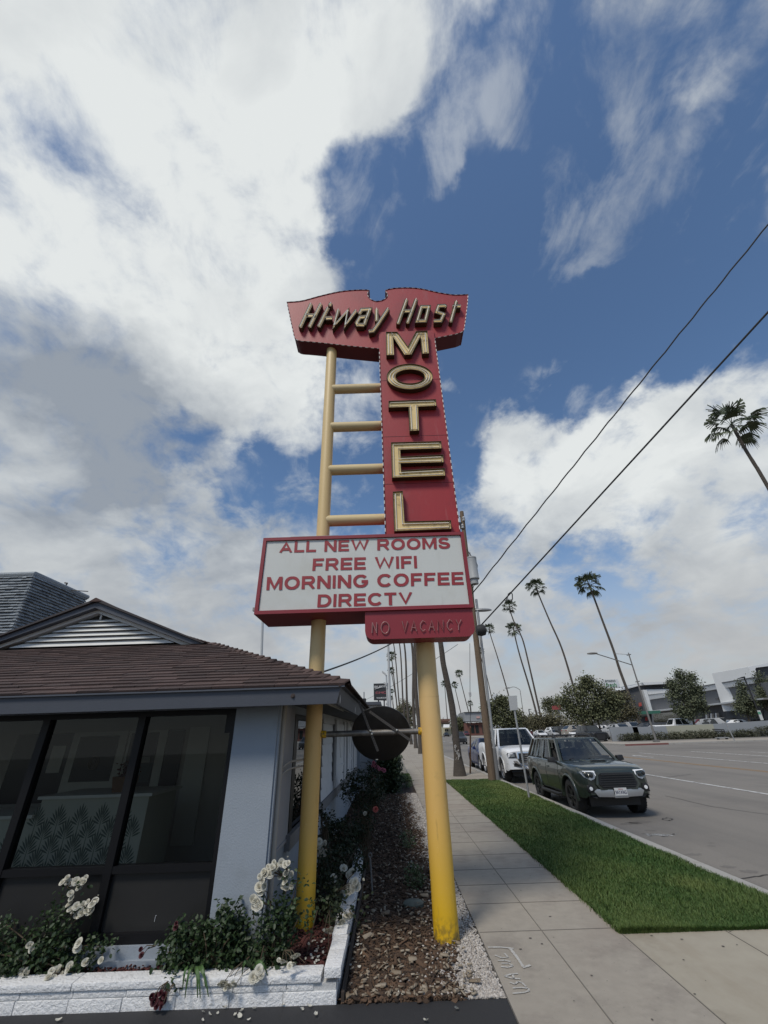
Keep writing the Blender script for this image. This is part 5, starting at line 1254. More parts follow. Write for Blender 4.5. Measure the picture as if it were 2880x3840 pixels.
def bush(name, label, cat, base, ells, flowers=(), m=M_leaf, nclus=60, per=7, size=.038, spread=.028, group=None, extra=()):
    """ells: ((cx,cy,cz),(rx,ry,rz)); flowers: (kind, position, scale, facing)"""
    t = thing(name, label, cat, base, group)
    cl = []
    for c, r in ells:
        n = max(8, int(nclus*(r[0]*r[2] + r[0]*r[1])/(.05))); p = inside_ellipsoid(c, r, n); p[:, 2] = np.maximum(p[:, 2], base[2] + .015); cl.append(p)
    cl = np.concatenate(cl + ([np.array(extra)] if len(extra) else [])); V, F = leaf_clusters(cl, per + 2, spread*1.1, size*.82, oval=True)
    big_mesh('foliage', V, F, m, t, rnd=np.repeat(RNG.random(len(F)//4), 4))
    b = MB(); bx, by, bz = base
    for i in range(0, len(cl), max(1, len(cl)//26)):
        p = Vector(cl[i]); s = Vector((bx + random.uniform(-.1, .1), by + random.uniform(-.05, .05), bz - .02)); mid = s.lerp(p, .5) + Vector((random.uniform(-.04, .04), random.uniform(-.04, .04), .06))
        b.tube([s, mid, p], [.007, .005, .003], 5, cap=False)
    fl = []
    for f in flowers:
        kind, p, sc = f[:3]; p = Vector(p)
        if kind == 'white' and random.random() < .5: fl.append((random.choice(ROSE['white']), p + Vector((random.uniform(-.032, .032), random.uniform(-.02, .02), random.uniform(-.03, .03))), sc*random.uniform(.6, .85), None))
        me = random.choice(ROSE[kind]); fl.append((me, p, sc, f[3] if len(f) > 3 else None))
        c = cl[np.argmin(((cl - np.array(p))**2).sum(1))]; c = Vector(c)
        if (c - p).length > .03: b.tube([c, c.lerp(p, .6) + Vector((0, 0, .015)), p - Vector((0, 0, .02*sc))], [.004, .003, .0025], 4, cap=False)
    b.build('stem', M_stem, t)
    for me, p, sc, fc in fl:
        o = bpy.data.objects.new('flower', me); COL.objects.link(o); o.parent = t; o.location = p - Vector(base); o.scale = (sc*ROSE_S*random.uniform(.85, 1.1),)*3
        d = Vector(fc) if fc else Vector((random.uniform(-.5, .5), -.75 + random.uniform(-.3, .3), random.uniform(.2, .9)))
        o.rotation_euler = d.to_track_quat('Z', 'Y').to_euler(); o.rotation_euler.rotate_axis('Z', random.random()*6)
    return t
def F_(kind, z, pts, Y, sc=1.0, fc=None): return [(kind, atY(*z(*p), Y + random.uniform(-.02, .02)), sc, fc) for p in pts]
# left white rose bush under the window
YL = YA + .22
fl = F_('white', zL, [(645,20),(695,15),(740,25),(785,12),(835,10),(868,20),(820,66),(730,140),(738,190),(718,250),(792,270),(858,262),(795,362),(846,338),(985,215),(952,250),(905,315),(948,312)], YL + .0, .95)
fl += F_('white', zL, [(300,675),(328,715),(812,650),(800,705),(1046,832),(885,855),(228,945),(272,958),(575,945),(604,925),(628,985),(722,888),(700,925)], YL - .1, .95) + F_('white', zL, [(545,1035),(510,1062),(500,1002)], YA + .07, 1.0) + F_('bud', zL, [(720,415),(690,695),(165,982),(370,990),(497,945),(985,715),(120,430),(5,450),(1020,160)], YL - .05, 1.0)
pc = lambda z, x, y, Y: tuple(atY(*z(x, y), Y))
c0 = Vector(pc(zL, 300, 760, YL)); c1_ = Vector(pc(zL, 560, 640, YL)); c2_ = Vector(pc(zL, 120, 860, YL)); c3_ = Vector(pc(zL, 700, 860, YL)); c4_ = Vector(pc(zL, -100, 640, YL)); c5_ = Vector(pc(zL, 560, 420, YL)); c6_ = Vector(pc(zL, 960, 760, YL))
ext = [pc(zL, x, y, YL) for x, y in ((540,290),(600,260),(640,130),(700,80),(620,330),(690,330),(420,400),(480,380),(1060,680),(1140,640),(1080,740),(1150,650),(850,60),(880,330),(760,320))]
bush('rose_bush', 'large white rose bush sprawling over the planter wall below the left window panes', 'rose bush', (c0[0], YL + .05, BEDZ), [(c0, (.30, .13, .15)), (c1_, (.20, .10, .14)), (c2_, (.30, .11, .10)), (c3_, (.20, .11, .09)), (c4_, (.25, .12, .16)), (c5_, (.10, .07, .09)), (c6_, (.10, .07, .06)), (c0 + Vector((.05, 0, -.12)), (.45, .12, .08))], fl, M_leaf, 34, 8, .040, .03, extra=ext)
# rounded dark-red rose in the middle
YM = YA + .20
q = lambda x, y, Y=YM: Vector(pc(zM, x, y, Y))
fl = F_('dred', zM, [(260,680),(255,720),(120,1040),(100,1080)], YM - .05, .8) + F_('dred', z4, [(912,1140),(916,1178)], YM, .75) + F_('dred', z4, [(985,1450),(1012,1440),(1040,1425),(1065,1440),(1000,1475),(1030,1480),(1055,1470),(1015,1510),(1045,1510)], YA - .05, .95)
bush('rose_bush', 'dense rounded rose bush with a few dark red roses at the white wall corner', 'rose bush', (q(550, 900)[0], YM, BEDZ), [(q(380, 900), (.22, .13, .17)), (q(700, 830), (.19, .12, .19)), (q(780, 720), (.12, .09, .12)), (q(560, 1020), (.32, .12, .10)), (q(230, 960), (.12, .09, .12)), (q(820, 1000), (.12, .1, .1))], fl, M_leaf, 52, 8, .044, .026, extra=[tuple(q(840, 480)), tuple(q(850, 540)), tuple(q(690, 560)), tuple(q(720, 580)), tuple(q(60, 900)), tuple(q(240, 1270, YA - .03)), tuple(q(200, 1230, YA))])
# white rose by the left yellow post
YPb = YW - .13
q2 = lambda x, y, Y=YPb: Vector(pc(zM, x, y, Y))
fl = F_('white', zM, [(1285,90),(1195,130),(1215,150),(1125,200),(1175,195),(1068,325),(1115,322),(1085,365),(1010,445),(1040,470),(1020,500),(1048,515)], YPb - .05, 1.05) + F_('white', zM, [(1330,190),(1380,205),(1272,225),(1320,265),(1380,320),(1300,320),(1335,345)], YPb + .0, .85) + F_('bud', zM, [(1345,35),(1340,1060),(1515,1020)], YPb - .1, 1.1)
fl += F_('white', zM, [(1290,1050),(1405,1005),(1440,985),(1400,1072)], YPb - .2, .8, (0, -.5, -.6)) + F_('white', zM, [(690,1272),(722,1262),(765,1290),(822,1275)], YA - .05, .85, (0, -.6, -.5)) + F_('white', zM, [(1065,1130),(1050,1195),(1085,1180),(1010,1205)], YA - .03, 1.0)
fl = [(k_, p_, s_*1.1, *r_) for k_, p_, s_, *r_ in fl] + [(k_, p_ + Vector((random.uniform(-.05, .05), random.uniform(-.03, .03), random.uniform(-.05, .04))), s_*.95, *r_) for k_, p_, s_, *r_ in fl if k_ == 'white'][:5]
bush('rose_bush', 'tall white rose bush climbing between the office corner and the left yellow post', 'rose bush', (q2(1230, 900)[0], YPb, BEDZ), [(q2(1190, 900), (.18, .12, .20)), (q2(1310, 760), (.12, .09, .17)), (q2(1300, 540), (.10, .07, .13)), (q2(1130, 1020), (.18, .11, .12)), (q2(1150, 650), (.09, .06, .12))], fl, M_leaf, 44, 8, .042, .03, extra=[tuple(q2(*p)) for p in ((1470,590),(1540,600),(1600,540),(1550,720),(1520,700),(1470,280),(1440,260),(990,660),(1010,640),(1340,180),(1300,220),(1620,500))])
# low strap-leaf plant hanging over the wall
sl = thing('strap_leaf_plant', 'clump of long green strap leaves draped over the white planter wall', 'plant', (q(440, 1120, YA + .1)[0], YA + .12, BEDZ))
b = MB(); root = q(440, 1130, YA + .12); root.z = BEDZ
def strap_leaf(p0, p1, p2, w=.013):
    P0, P1, P2 = Vector(p0), Vector(p1), Vector(p2); rows = []
    for k in range(9):
        u = k/8; p = P0*(1-u)**2 + P1*2*u*(1-u) + P2*u*u; t = ((P1 - P0)*(1-u) + (P2 - P1)*u).normalized(); s = t.cross(Vector((0, -1, .4))).normalized()*w*(1 - .85*abs(u - .35)**1.4*1.6 if u > .35 else 1)
        rows.append([p - s, p + Vector((0, .004, .004)), p + s])
    b.grid(rows, rnd=random.random())
for (mx_, my_, ex_, ey_, Yt) in ((400,1140,345,1415,YA-.045),(390,1150,322,1330,YA-.04),(455,1120,470,1410,YA-.05),(470,1110,495,1415,YA-.055),(530,1060,575,1400,YA-.05),(520,1080,545,1300,YA-.045),(250,1020,150,1170,YA+.05),(300,1010,215,1090,YA+.08),(520,960,640,940,YM),(480,1000,600,930,YM),(1030,1110,900,1190,YA+.02),(1090,1120,1150,1190,YA)):
    r0 = root + Vector((random.uniform(-.04, .04), 0, 0)) if mx_ < 900 else q(1000, 1130, YA + .1); e_ = q(ex_, ey_, Yt); c_ = q(mx_, my_, YM)
    if Yt < YA + .04: c_ = Vector((r0[0]*.35 + e_[0]*.65, YA - .075, .31))
    strap_leaf(r0, c_, e_, .0115)
b.build('leaves', mat('strap_green', (0.050, 0.105, 0.030), .45, (0.08, 0.14, 0.045), 10, .9, spec=.4), sl)
# bushes along the bed behind the posts
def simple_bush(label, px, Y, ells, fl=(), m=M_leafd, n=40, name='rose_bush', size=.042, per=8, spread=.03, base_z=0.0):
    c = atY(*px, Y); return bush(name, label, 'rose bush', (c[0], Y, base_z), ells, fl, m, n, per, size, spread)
YP2 = 5.75
q3 = lambda x, y, Y=YP2: atY(*z5(x, y), Y)
fl = F_('white', z5, [(412,440),(442,462),(398,480),(446,515),(402,515),(420,490)], YP2 + .1, .9) + F_('white', z5, [(568,612),(502,680),(556,775),(600,660),(618,640)], YP2 - .1, .95) + F_('white', z5, [(640,720),(655,735),(622,755),(600,765),(640,700)], YP2 - .35, 1.0)
fl += F_('white', z5, [(466,1020),(500,1012),(532,992),(560,960),(592,930),(612,920),(520,1020),(548,985)], YA + .75, .85, (0, -.6, -.5)) + F_('bud', z5, [(465,1190),(440,1020),(320,1200),(345,1105),(700,690)], YA + .3, 1.2)
fl = [(k_, p_, s_*1.35, *r_) for k_, p_, s_, *r_ in fl]
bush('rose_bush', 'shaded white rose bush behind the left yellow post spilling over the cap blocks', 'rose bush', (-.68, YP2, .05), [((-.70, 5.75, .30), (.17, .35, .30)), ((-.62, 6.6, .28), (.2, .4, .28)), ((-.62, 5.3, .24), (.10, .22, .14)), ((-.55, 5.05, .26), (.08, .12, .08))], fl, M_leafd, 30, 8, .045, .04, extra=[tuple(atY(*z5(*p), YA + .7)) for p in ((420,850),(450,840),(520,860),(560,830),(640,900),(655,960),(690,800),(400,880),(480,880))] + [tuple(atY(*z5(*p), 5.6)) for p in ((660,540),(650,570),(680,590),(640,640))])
q4 = lambda x, y, Y: atY(*z2(x, y), Y)
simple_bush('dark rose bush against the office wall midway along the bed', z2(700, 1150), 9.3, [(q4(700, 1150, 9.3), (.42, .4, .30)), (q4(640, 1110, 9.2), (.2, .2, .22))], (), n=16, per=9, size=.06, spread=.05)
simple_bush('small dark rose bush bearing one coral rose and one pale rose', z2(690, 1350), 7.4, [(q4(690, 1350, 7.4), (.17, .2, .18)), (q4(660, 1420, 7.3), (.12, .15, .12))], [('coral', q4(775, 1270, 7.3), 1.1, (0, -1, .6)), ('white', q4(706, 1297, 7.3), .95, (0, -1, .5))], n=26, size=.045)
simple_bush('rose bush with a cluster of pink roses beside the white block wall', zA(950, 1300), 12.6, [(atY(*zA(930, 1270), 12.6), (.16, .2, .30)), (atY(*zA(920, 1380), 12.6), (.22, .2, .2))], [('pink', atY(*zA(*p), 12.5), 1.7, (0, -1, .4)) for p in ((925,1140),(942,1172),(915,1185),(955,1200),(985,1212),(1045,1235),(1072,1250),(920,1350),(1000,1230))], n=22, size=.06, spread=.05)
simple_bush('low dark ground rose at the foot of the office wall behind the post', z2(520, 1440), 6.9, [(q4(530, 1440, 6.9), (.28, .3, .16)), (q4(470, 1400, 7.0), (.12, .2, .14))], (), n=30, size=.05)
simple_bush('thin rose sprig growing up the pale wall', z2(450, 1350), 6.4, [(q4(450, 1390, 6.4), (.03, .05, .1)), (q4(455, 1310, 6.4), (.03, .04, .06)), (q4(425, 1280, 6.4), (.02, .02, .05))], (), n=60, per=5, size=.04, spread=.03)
# green weeds in the gravel edge
def weed(label, c, r, n, m=None, size=.035):
    t = thing('weed', label, 'weed', (c[0], c[1], 0), None); P = inside_ellipsoid((c[0], c[1], r[2]*.7), r, n); P[:, 2] = np.maximum(P[:, 2], .01)
    V, F = leaf_clusters(P, 5, .018, size); big_mesh('foliage', V, F, m or MATS['weed_leaf'], t, rnd=np.repeat(RNG.random(len(F)//2), 2))
    b = MB()
    for p in P[::4]: b.tube([(c[0] + random.uniform(-.03, .03), c[1] + random.uniform(-.03, .03), -.02), tuple(p)], [.003, .002], 4, cap=False)
    b.build('stem', M_stem, t); return t
mat('weed_leaf', (0.030, 0.050, 0.018), .6, (0.075, 0.11, 0.04), 9, .9, attr=True)
c = gnd(*z5(1030, 740)); weed('dark green weed clump just left of the right yellow post', c, (.12, .16, .13), 70)
c = gnd(*z5(985, 470)); weed('sparse weeds between bark and gravel farther along the bed', c, (.14, .45, .12), 60)
c = gnd(*z2(975, 1120)); weed('leafy weeds at the far end of the gravel strip', c, (.22, .9, .2), 70, size=.07)
# small irrigation riser, valve lid and splash
ir = thing('irrigation_riser', 'thin grey irrigation riser standing in the bark beside the cap blocks', 'pipe', gnd(*z5(757, 790)))
p = gnd(*z5(757, 790)); tp = atY(*z5(740, 545), p[1]); b = MB(); b.tube([p - Vector((0, 0, .05)), tp], .010, 10); b.build('riser', mat('pvc_grey', (.22, .22, .22), .6, (.12, .11, .1), 20, .9), ir, smooth=True)
b = MB(); b.tube([tp + Vector((.02*math.cos(a), 0, .022 + .02*math.sin(a))) for a in np.linspace(0, 2*PI, 15)[:-1]], .007, 6, closed=True); b.build('ring', MATS['pvc_grey'], ir, smooth=True)
c = gnd(*z5(1020, 853)); vl = MB(); vl.lathe([(0, .034), (.10, .032), (.115, .022), (.115, -.03)], (c[0], c[1], 0), seg=28); vo = vl.build('valve_lid', mat('valve_green', (.10, .125, .105), .7, (.07, .085, .07), 9, .9, dirt=(.04, .03, .02), dscale=9, dlo=.5, dhi=.7), None, loc=c, smooth=True); tag(vo, 'round dull green valve box lid half buried in the bark', 'valve lid')
# dark strip added where a dark gap runs beside the cap blocks
b = MB(); b.box((xb + .006, YA + .01, -.04), (xb + .028, YPE, .05)); eb = b.build('bed_gap_strip', mat('gap_strip_dark', (.030, .022, .017), .9, (.06, .045, .035), 8, .9), None, loc=(xb, YA, 0)); tag(eb, 'thin dark strip for the gap running along the foot of the cap blocks', 'edging')
# fallen petals
pm = MB(); rows = []
for u in range(4):
    rows.append([((u - 1.5)*.011, q*.012*math.sin(PI*(u + .7)/4.4), .006*abs(q) + .004*(u - 1.5)**2*.6) for q in (-1, -.4, .4, 1)])
pm.grid(rows); po = pm.build('petal', M_pet, None, smooth=True, ang=180); pme = po.data; bpy.data.objects.remove(po)
def petal(p, z, s, lab, grp):
    o = bpy.data.objects.new('petal', pme); COL.objects.link(o); o.location = (p[0], p[1], z); o.rotation_euler = (random.uniform(-.5, .5), random.uniform(-.5, .5), random.uniform(0, 6)); o.scale = (s*.72,)*3; tag(o, lab, 'petal', grp)
for p in [z4(1450,1528),(0,0)][:1] + [z4(1355,1570), z4(1407,1562), z4(1565,1548), z4(1522,1575), z4(1312,1608), z4(1612,1605), z4(1645,1535), z4(375,1610), z5(172,1508), z5(345,1518), z5(385,1573), z5(1100,1612), z5(1300,1535), (1130, 3790), (900, 3815), (760, 3800)]:
    petal(gnd(*p), .004, random.uniform(.9, 1.7), 'white rose petal fallen on the black asphalt', 'petals on the asphalt')
for p in [z5(920,1452), z5(955,1455), z5(1300,1432), z5(612,1270), z5(668,1278), z5(685,1190), z5(660,1110), z5(655,1135), z5(680,1130), z5(700,1165), z5(640,1150), z5(610,1125), z5(600,1140), z5(980,902), z5(665,1085), z5(700,790), z5(690,835)]:
    petal(gnd(*p), .02, random.uniform(.9, 1.5), 'white rose petal fallen on the brown bark', 'petals on the bark')
for k in range(22):
    petal(gnd(*z5(random.uniform(330, 470), random.uniform(1090, 1250)), BEDZ), BEDZ + .012, random.uniform(.8, 1.3), 'white rose petal fallen on the dark red mulch', 'petals on the red mulch')
# clipped hedge and lawn patch at the far end of the bed
YH = 15.6
M_hedge = mat('hedge_leaf', (0.014, 0.028, 0.010), .6, (0.042, 0.066, 0.024), 6, .9, attr=True)
hx0 = atY(*zA(985, 1200), YH)[0]; hx1 = atY(*zA(1265, 1200), YH)[0]; hz1 = atY(*zA(1250, 1060), YH)[2] + .12
hd = thing('hedge', 'dark clipped hedge at the far end of the bed beside the sidewalk', 'hedge', ((hx0 + hx1)/2, YH, 0))
P = np.stack([RNG.uniform(hx0, hx1, 1500), RNG.uniform(YH, YH + 3.0, 1500), RNG.uniform(.05, hz1, 1500)], 1); side = RNG.random(1500); P[side < .35, 1] = YH + RNG.normal(0, .04, (side < .35).sum()); P[(side > .35) & (side < .6), 2] = hz1 + RNG.normal(0, .04, ((side > .35) & (side < .6)).sum()); P[(side > .6) & (side < .8), 0] = hx1 + RNG.normal(0, .04, ((side > .6) & (side < .8)).sum())
V, F = leaf_clusters(P, 6, .05, .075); big_mesh('foliage', V, F, M_hedge, hd, rnd=np.repeat(RNG.random(len(F)//2), 2))
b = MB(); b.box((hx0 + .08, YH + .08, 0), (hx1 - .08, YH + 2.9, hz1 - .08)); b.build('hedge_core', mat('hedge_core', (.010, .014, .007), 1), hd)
gx0 = gnd(*zA(1200, 1400))[0]
grass('lawn_patch', 14000, hx1 - .35, SWX0 - .02, lambda n: RNG.uniform(gnd(*zA(1200, 1400))[1], 22, n), .05, .09, 'small green lawn patch beside the hedge', M_grass, z=-.02)
sheet('lawn_soil', hx1 - .4, gnd(*zA(1200, 1400))[1], SWX0 - .005, 23, -.024, M_turf)
# white block garden wall facing the camera at the end of the office
wb = thing('block_wall_building', 'white painted block building standing behind the motel office', 'building', (-1, YH + 1.5, 0))
b = MB(); xw = atY(*zA(985, 1150), YH + .9)[0]; z = 0
while z < 2.6:
    x = xw - (0 if int(z/.2) % 2 else .2)
    b.box((xw - 6, YH + .92, z + .004), (xw, YH + 8, z + .2)); z += .204
b.build('wall', M_lap, wb)
b = MB(); b.box((xw - 6.1, YH + .8, 2.62), (xw + .15, YH + 8, 2.72)); b.build('roof', M_trimg, wb)
b = MB(); b.box((XC_ + .001, YB + .05, 0), (XC_ + .10, YB + .25, 2.1)); b.build('corner_post', M_wall, wb)
# ================================================================== VEHICLES
def paint(name, col, flake=None): return mat(name, col, 0.36, flake or tuple(c*.9 for c in col), 3, .9, coat=.35, spec=.3)
M_tyre = mat('tyre_rubber', (0.018, 0.018, 0.018), .85, (.028, .027, .026), 20, .9, bump=.4, bscale=60)
M_rimd = mat('rim_dark', (0.022, 0.022, 0.024), .45, metal=.4); M_rims = mat('rim_silver', (0.50, 0.50, 0.51), .35, metal=.8)
M_blk = mat('black_trim', (0.014, 0.014, 0.015), .55); M_chrome = mat('chrome', (0.72, 0.72, 0.73), .12, metal=1.0); M_satin = mat('satin_silver', (0.42, 0.43, 0.44), .35, metal=.7)
M_cglass = mat('car_glass', (0.018, 0.022, 0.024), .04, spec=.7); M_cglassl = mat('windscreen_glass', (0.060, 0.070, 0.072), .05, (.035, .04, .042), 2.2, .9, spec=.8)
M_head = mat('headlamp_glass', (0.34, 0.36, 0.37), .08, (.10, .11, .12), 14, .8, coat=1.0); M_drl = mat('white_lamp', (0.85, 0.86, 0.86), .2); M_tail = mat('tail_lamp', (0.20, 0.012, 0.014), .2, coat=.6); M_amber = mat('amber_lamp', (.45, .16, .02), .3)
M_plate = mat('plate_white', (0.66, 0.66, 0.64), .5); M_ptxt = mat('plate_text', (0.02, 0.025, 0.08), .6)
def lerpt(tab, s):
    for (a, va), (b_, vb) in zip(tab[:-1], tab[1:]):
        if s <= b_: u = (s - a)/(b_ - a) if b_ > a else 0; u = max(0, min(1, u)); return va + (vb - va)*u
    return tab[-1][1]
def smt(tab, s, w=.10): return (lerpt(tab, s - w) + 2*lerpt(tab, s) + lerpt(tab, s + w))/4
class Car:
    """P: L W, wheels ((s,..)), Rw tyre radius, Ra arch radius, sill, top(s) table, plan(s) half-width table, house: (a,b,c,d, zroof, wroof)"""
    def __init__(s, name, label, cat, P, group=None):
        s.P = P; s.root = thing(name, label, cat, (0, 0, 0), group); s.L = P['L']; s.hw0 = P['W']/2
    def zc(s): return s.P['Rw']
    def zbot(s, u):
        P = s.P; z = lerpt(P['sill'], u)
        for sw in P['wheels']:
            d = abs(u - sw)
            if d < P['Ra']: z = max(z, s.zc() + .02 + math.sqrt(max(0, P['Ra']**2 - d*d)))
        return z
    def hw(s, u): return lerpt(s.P['plan'], u)*s.hw0
    def ztop(s, u): return smt(s.P['top'], u, .04)
    def sec(s, u):
        zb, zt, h = s.zbot(u), s.ztop(u), s.hw(u); zt = max(zt, zb + .06); d = zt - zb; tk = s.P.get('tuck', .05)
        side = [(h - tk*max(0, min(1, (.75 - zb)/.5)), zb), (h - .012, zb + d*.22), (h, zb + d*.5), (h - .006, zb + d*.74), (h - .03, zt - min(.07, d*.16)), (h - .065, zt - min(.02, d*.06)), (h - .13, zt + .004)]
        cr = s.P.get('crown', .035)
        return side + [(h*.62, zt + cr*.7), (h*.3, zt + cr*.95), (0, zt + cr)]
    def side(s, u, t):
        """point on the left side surface: t 0..1 from bottom to the shoulder"""
        q = s.sec(u)[:5]; k = t*4; i = min(3, int(k)); f = k - i
        return (q[i][0] + (q[i+1][0] - q[i][0])*f, q[i][1] + (q[i+1][1] - q[i][1])*f)
    def body(s, m):
        P = s.P; st = set(np.linspace(0, s.L, 44).tolist())
        for sw in P['wheels']:
            for k in range(-9, 10): st.add(sw + P['Ra']*math.sin(k/9*PI/2)*.9999)
        st |= {.03, .08, s.L - .03, s.L - .08}; st = sorted(x for x in st if 0 <= x <= s.L); rows = []
        for u in st:
            q = s.sec(u); y = u - s.L/2
            rows.append([(-x, y, z) for x, z in q] + [(x, y, z) for x, z in q[::-1][1:]])
        b = MB(); b.grid(rows)
        for r_ in (rows[0], rows[-1]): b.add(r_, [tuple(range(len(r_)))])
        s.bo = b.build('body', m, s.root, smooth=True, ang=38, fix=True); s.m = m
        b = MB(); x = s.hw0 - .30; b.box((-x, -s.L/2 + .35, .24), (x, s.L/2 - .12, .62)); 
        for sw in P['wheels']:
            y = sw - s.L/2; b.box((-s.hw0 + .07, y - P['Ra'] + .01, s.zc() + .05), (s.hw0 - .07, y + P['Ra'] - .01, s.zc() + P['Ra'] + .0)) if False else None
        b.build('underbody', M_blk, s.root)
        for sw in P['wheels']:
            y = sw - s.L/2
            for sg in (-1, 1):
                rows = []; b = MB()
                for k in range(13):
                    a = PI*k/12; rows.append([(sg*(s.hw(sw) - .035), y + (P['Ra'] + .005)*math.cos(a), s.zc() + .02 + (P['Ra'] + .005)*math.sin(a)), (sg*(s.hw0 - .32), y + (P['Ra'] + .005)*math.cos(a), s.zc() + .02 + (P['Ra'] + .005)*math.sin(a))])
                b.grid(rows); b.add([r_[1] for r_ in rows], [tuple(range(13))])
                b.build('wheel_well', M_blk, s.root)
    def house(s, mglass, wind=None, bev=.05, panes=((.03, .97),), rear=True, rcol=None, hollow=False):
        a, b_, c, d, zr, wr = s.P['house']; zb = lambda u: s.ztop(u) - .01
        ya, yb, yc, yd = (v - s.L/2 for v in (a, b_, c, d)); hb = s.hw(a + .35) - .085; hd = s.hw(d - .2) - .085; wr2 = s.P.get('wroof2', wr); zr2 = s.P.get('zroof2', zr)
        z0, z1_ = zb(a), zb(d); B = [(-hb, ya, z0), (hb, ya, z0), (hd, yd, z1_), (-hd, yd, z1_)]; T = [(-wr, yb, zr), (wr, yb, zr), (wr2, yc, zr2), (-wr2, yc, zr2)]
        mb = MB()
        if not hollow: mb.hexa(B, T); o = mb.build('cabin', s.m if rcol is None else rcol, s.root, bevel=bev, smooth=True, ang=50, fix=True)
        B = [Vector(v) for v in B]; T = [Vector(v) for v in T]
        if hollow:                               # roof skin and pillars only, with seats and a dashboard inside
            k = .085; U = [b_.lerp(t_, 1 - k) for b_, t_ in zip(B, T)]; mb.hexa(U, T); o = mb.build('cabin', s.m, s.root, bevel=.04, smooth=True, ang=50, fix=True)
            def bar(q0, q1, wx, wy, nm='pillar', mm=None):
                q = MB(); q.hexa([q0 + Vector((-wx, -wy, 0)), q0 + Vector((wx, -wy, 0)), q0 + Vector((wx, wy, 0)), q0 + Vector((-wx, wy, 0))], [q1 + Vector((-wx, -wy, 0)), q1 + Vector((wx, -wy, 0)), q1 + Vector((wx, wy, 0)), q1 + Vector((-wx, wy, 0))]); q.build(nm, mm or s.m, o, fix=True)
            for i, sg in ((0, 1), (1, -1), (2, -1), (3, 1)): bar(B[i] + Vector((sg*.035, .05 if i < 2 else -.05, 0)), U[i] + Vector((sg*.035, .04 if i < 2 else -.04, .03)), .035, .05)
            gaps = [(panes[i][1] + panes[i+1][0])/2 for i in range(len(panes) - 1)] + [(panes[0][0])*.5 + .05 if False else panes[0][0] - .02]
            for u in gaps:
                for f0, f1, g0, g1, sg in ((B[0], B[3], U[0], U[3], 1), (B[1], B[2], U[1], U[2], -1)): bar(f0.lerp(f1, u) + Vector((sg*.02, 0, 0)), g0.lerp(g1, u) + Vector((sg*.02, 0, .03)), .022, .05)
            zf = max(z0, z1_) + .045; q = MB(); q.box((-hb + .04, ya + .10, zf - .12), (hb - .04, yd - .08, zf)); q.box((-hb + .1, ya + .3, zf), (hb - .1, ya + .62, zf + .06)); q.build('dashboard', M_blk, o)
            for ys in (ya + 1.25, ya + 2.15):
                for xs in (-.36, .36):
                    q = MB(); q.hexa([(xs - .24, ys, zf), (xs + .24, ys, zf), (xs + .24, ys + .16, zf), (xs - .24, ys + .16, zf)], [(xs - .19, ys + .08, zf + .22), (xs + .19, ys + .08, zf + .22), (xs + .19, ys + .2, zf + .22), (xs - .19, ys + .2, zf + .22)]); q.box((xs - .12, ys + .1, zf + .24), (xs + .12, ys + .2, zf + .40)); q.build('seat', mat('seat_grey', (.035, .034, .033), .8), o, bevel=.02, smooth=True, fix=True)
            q = MB(); q.tube([(.36 + .17*math.cos(a), ya + .72 + .05*math.sin(a), zf + .06 + .16*math.sin(a)) for a in np.linspace(0, 2*PI, 20)[:-1]], .014, 6, closed=True); q.build('steering_wheel', M_blk, o)
        def pane(name, p00, p10, p11, p01, u0, u1, v0, v1, m, off=.006, par=o):
            P_ = lambda u, v: (p00.lerp(p10, u)).lerp(p01.lerp(p11, u), v); n = (p10 - p00).cross(p01 - p00).normalized(); q = MB()
            c_ = sum((P_(u, v) for u in (0, 1) for v in (0, 1)), Vector())/4; ctr = Vector((0, (ya + yd)/2, (z0 + zr)/2))
            if n.dot(c_ - ctr) < 0: n = -n
            rows = []
            for i in range(9):
                u = u0 + (u1 - u0)*i/8; row = []
                for j in range(5):
                    v = v0 + (v1 - v0)*j/4; sh = .02*min(1, min(i, 8 - i)); row.append(P_(u, v) + n*(off + .004*math.sin(PI*i/8)*1.5))
                rows.append(row)
            q.grid(rows); return q.build(name, m, par, smooth=True, ang=180)
        s.cab = o; s.pane = pane; s.BT = (B, T)
        pane('windscreen', B[0], B[1], T[1], T[0], .065, .935, .05, .93, wind or mglass)
        if rear: pane('rear_window', B[3], B[2], T[2], T[3], .08, .92, .12, .9, mglass)
        for sg in (0, 1):
            f0, f1, g1, g0 = (B[0], B[3], T[3], T[0]) if sg == 0 else (B[1], B[2], T[2], T[1])
            for (u0, u1) in panes: pane('side_window', f0, f1, g1, g0, u0, u1, .10, .90, mglass)
        return o
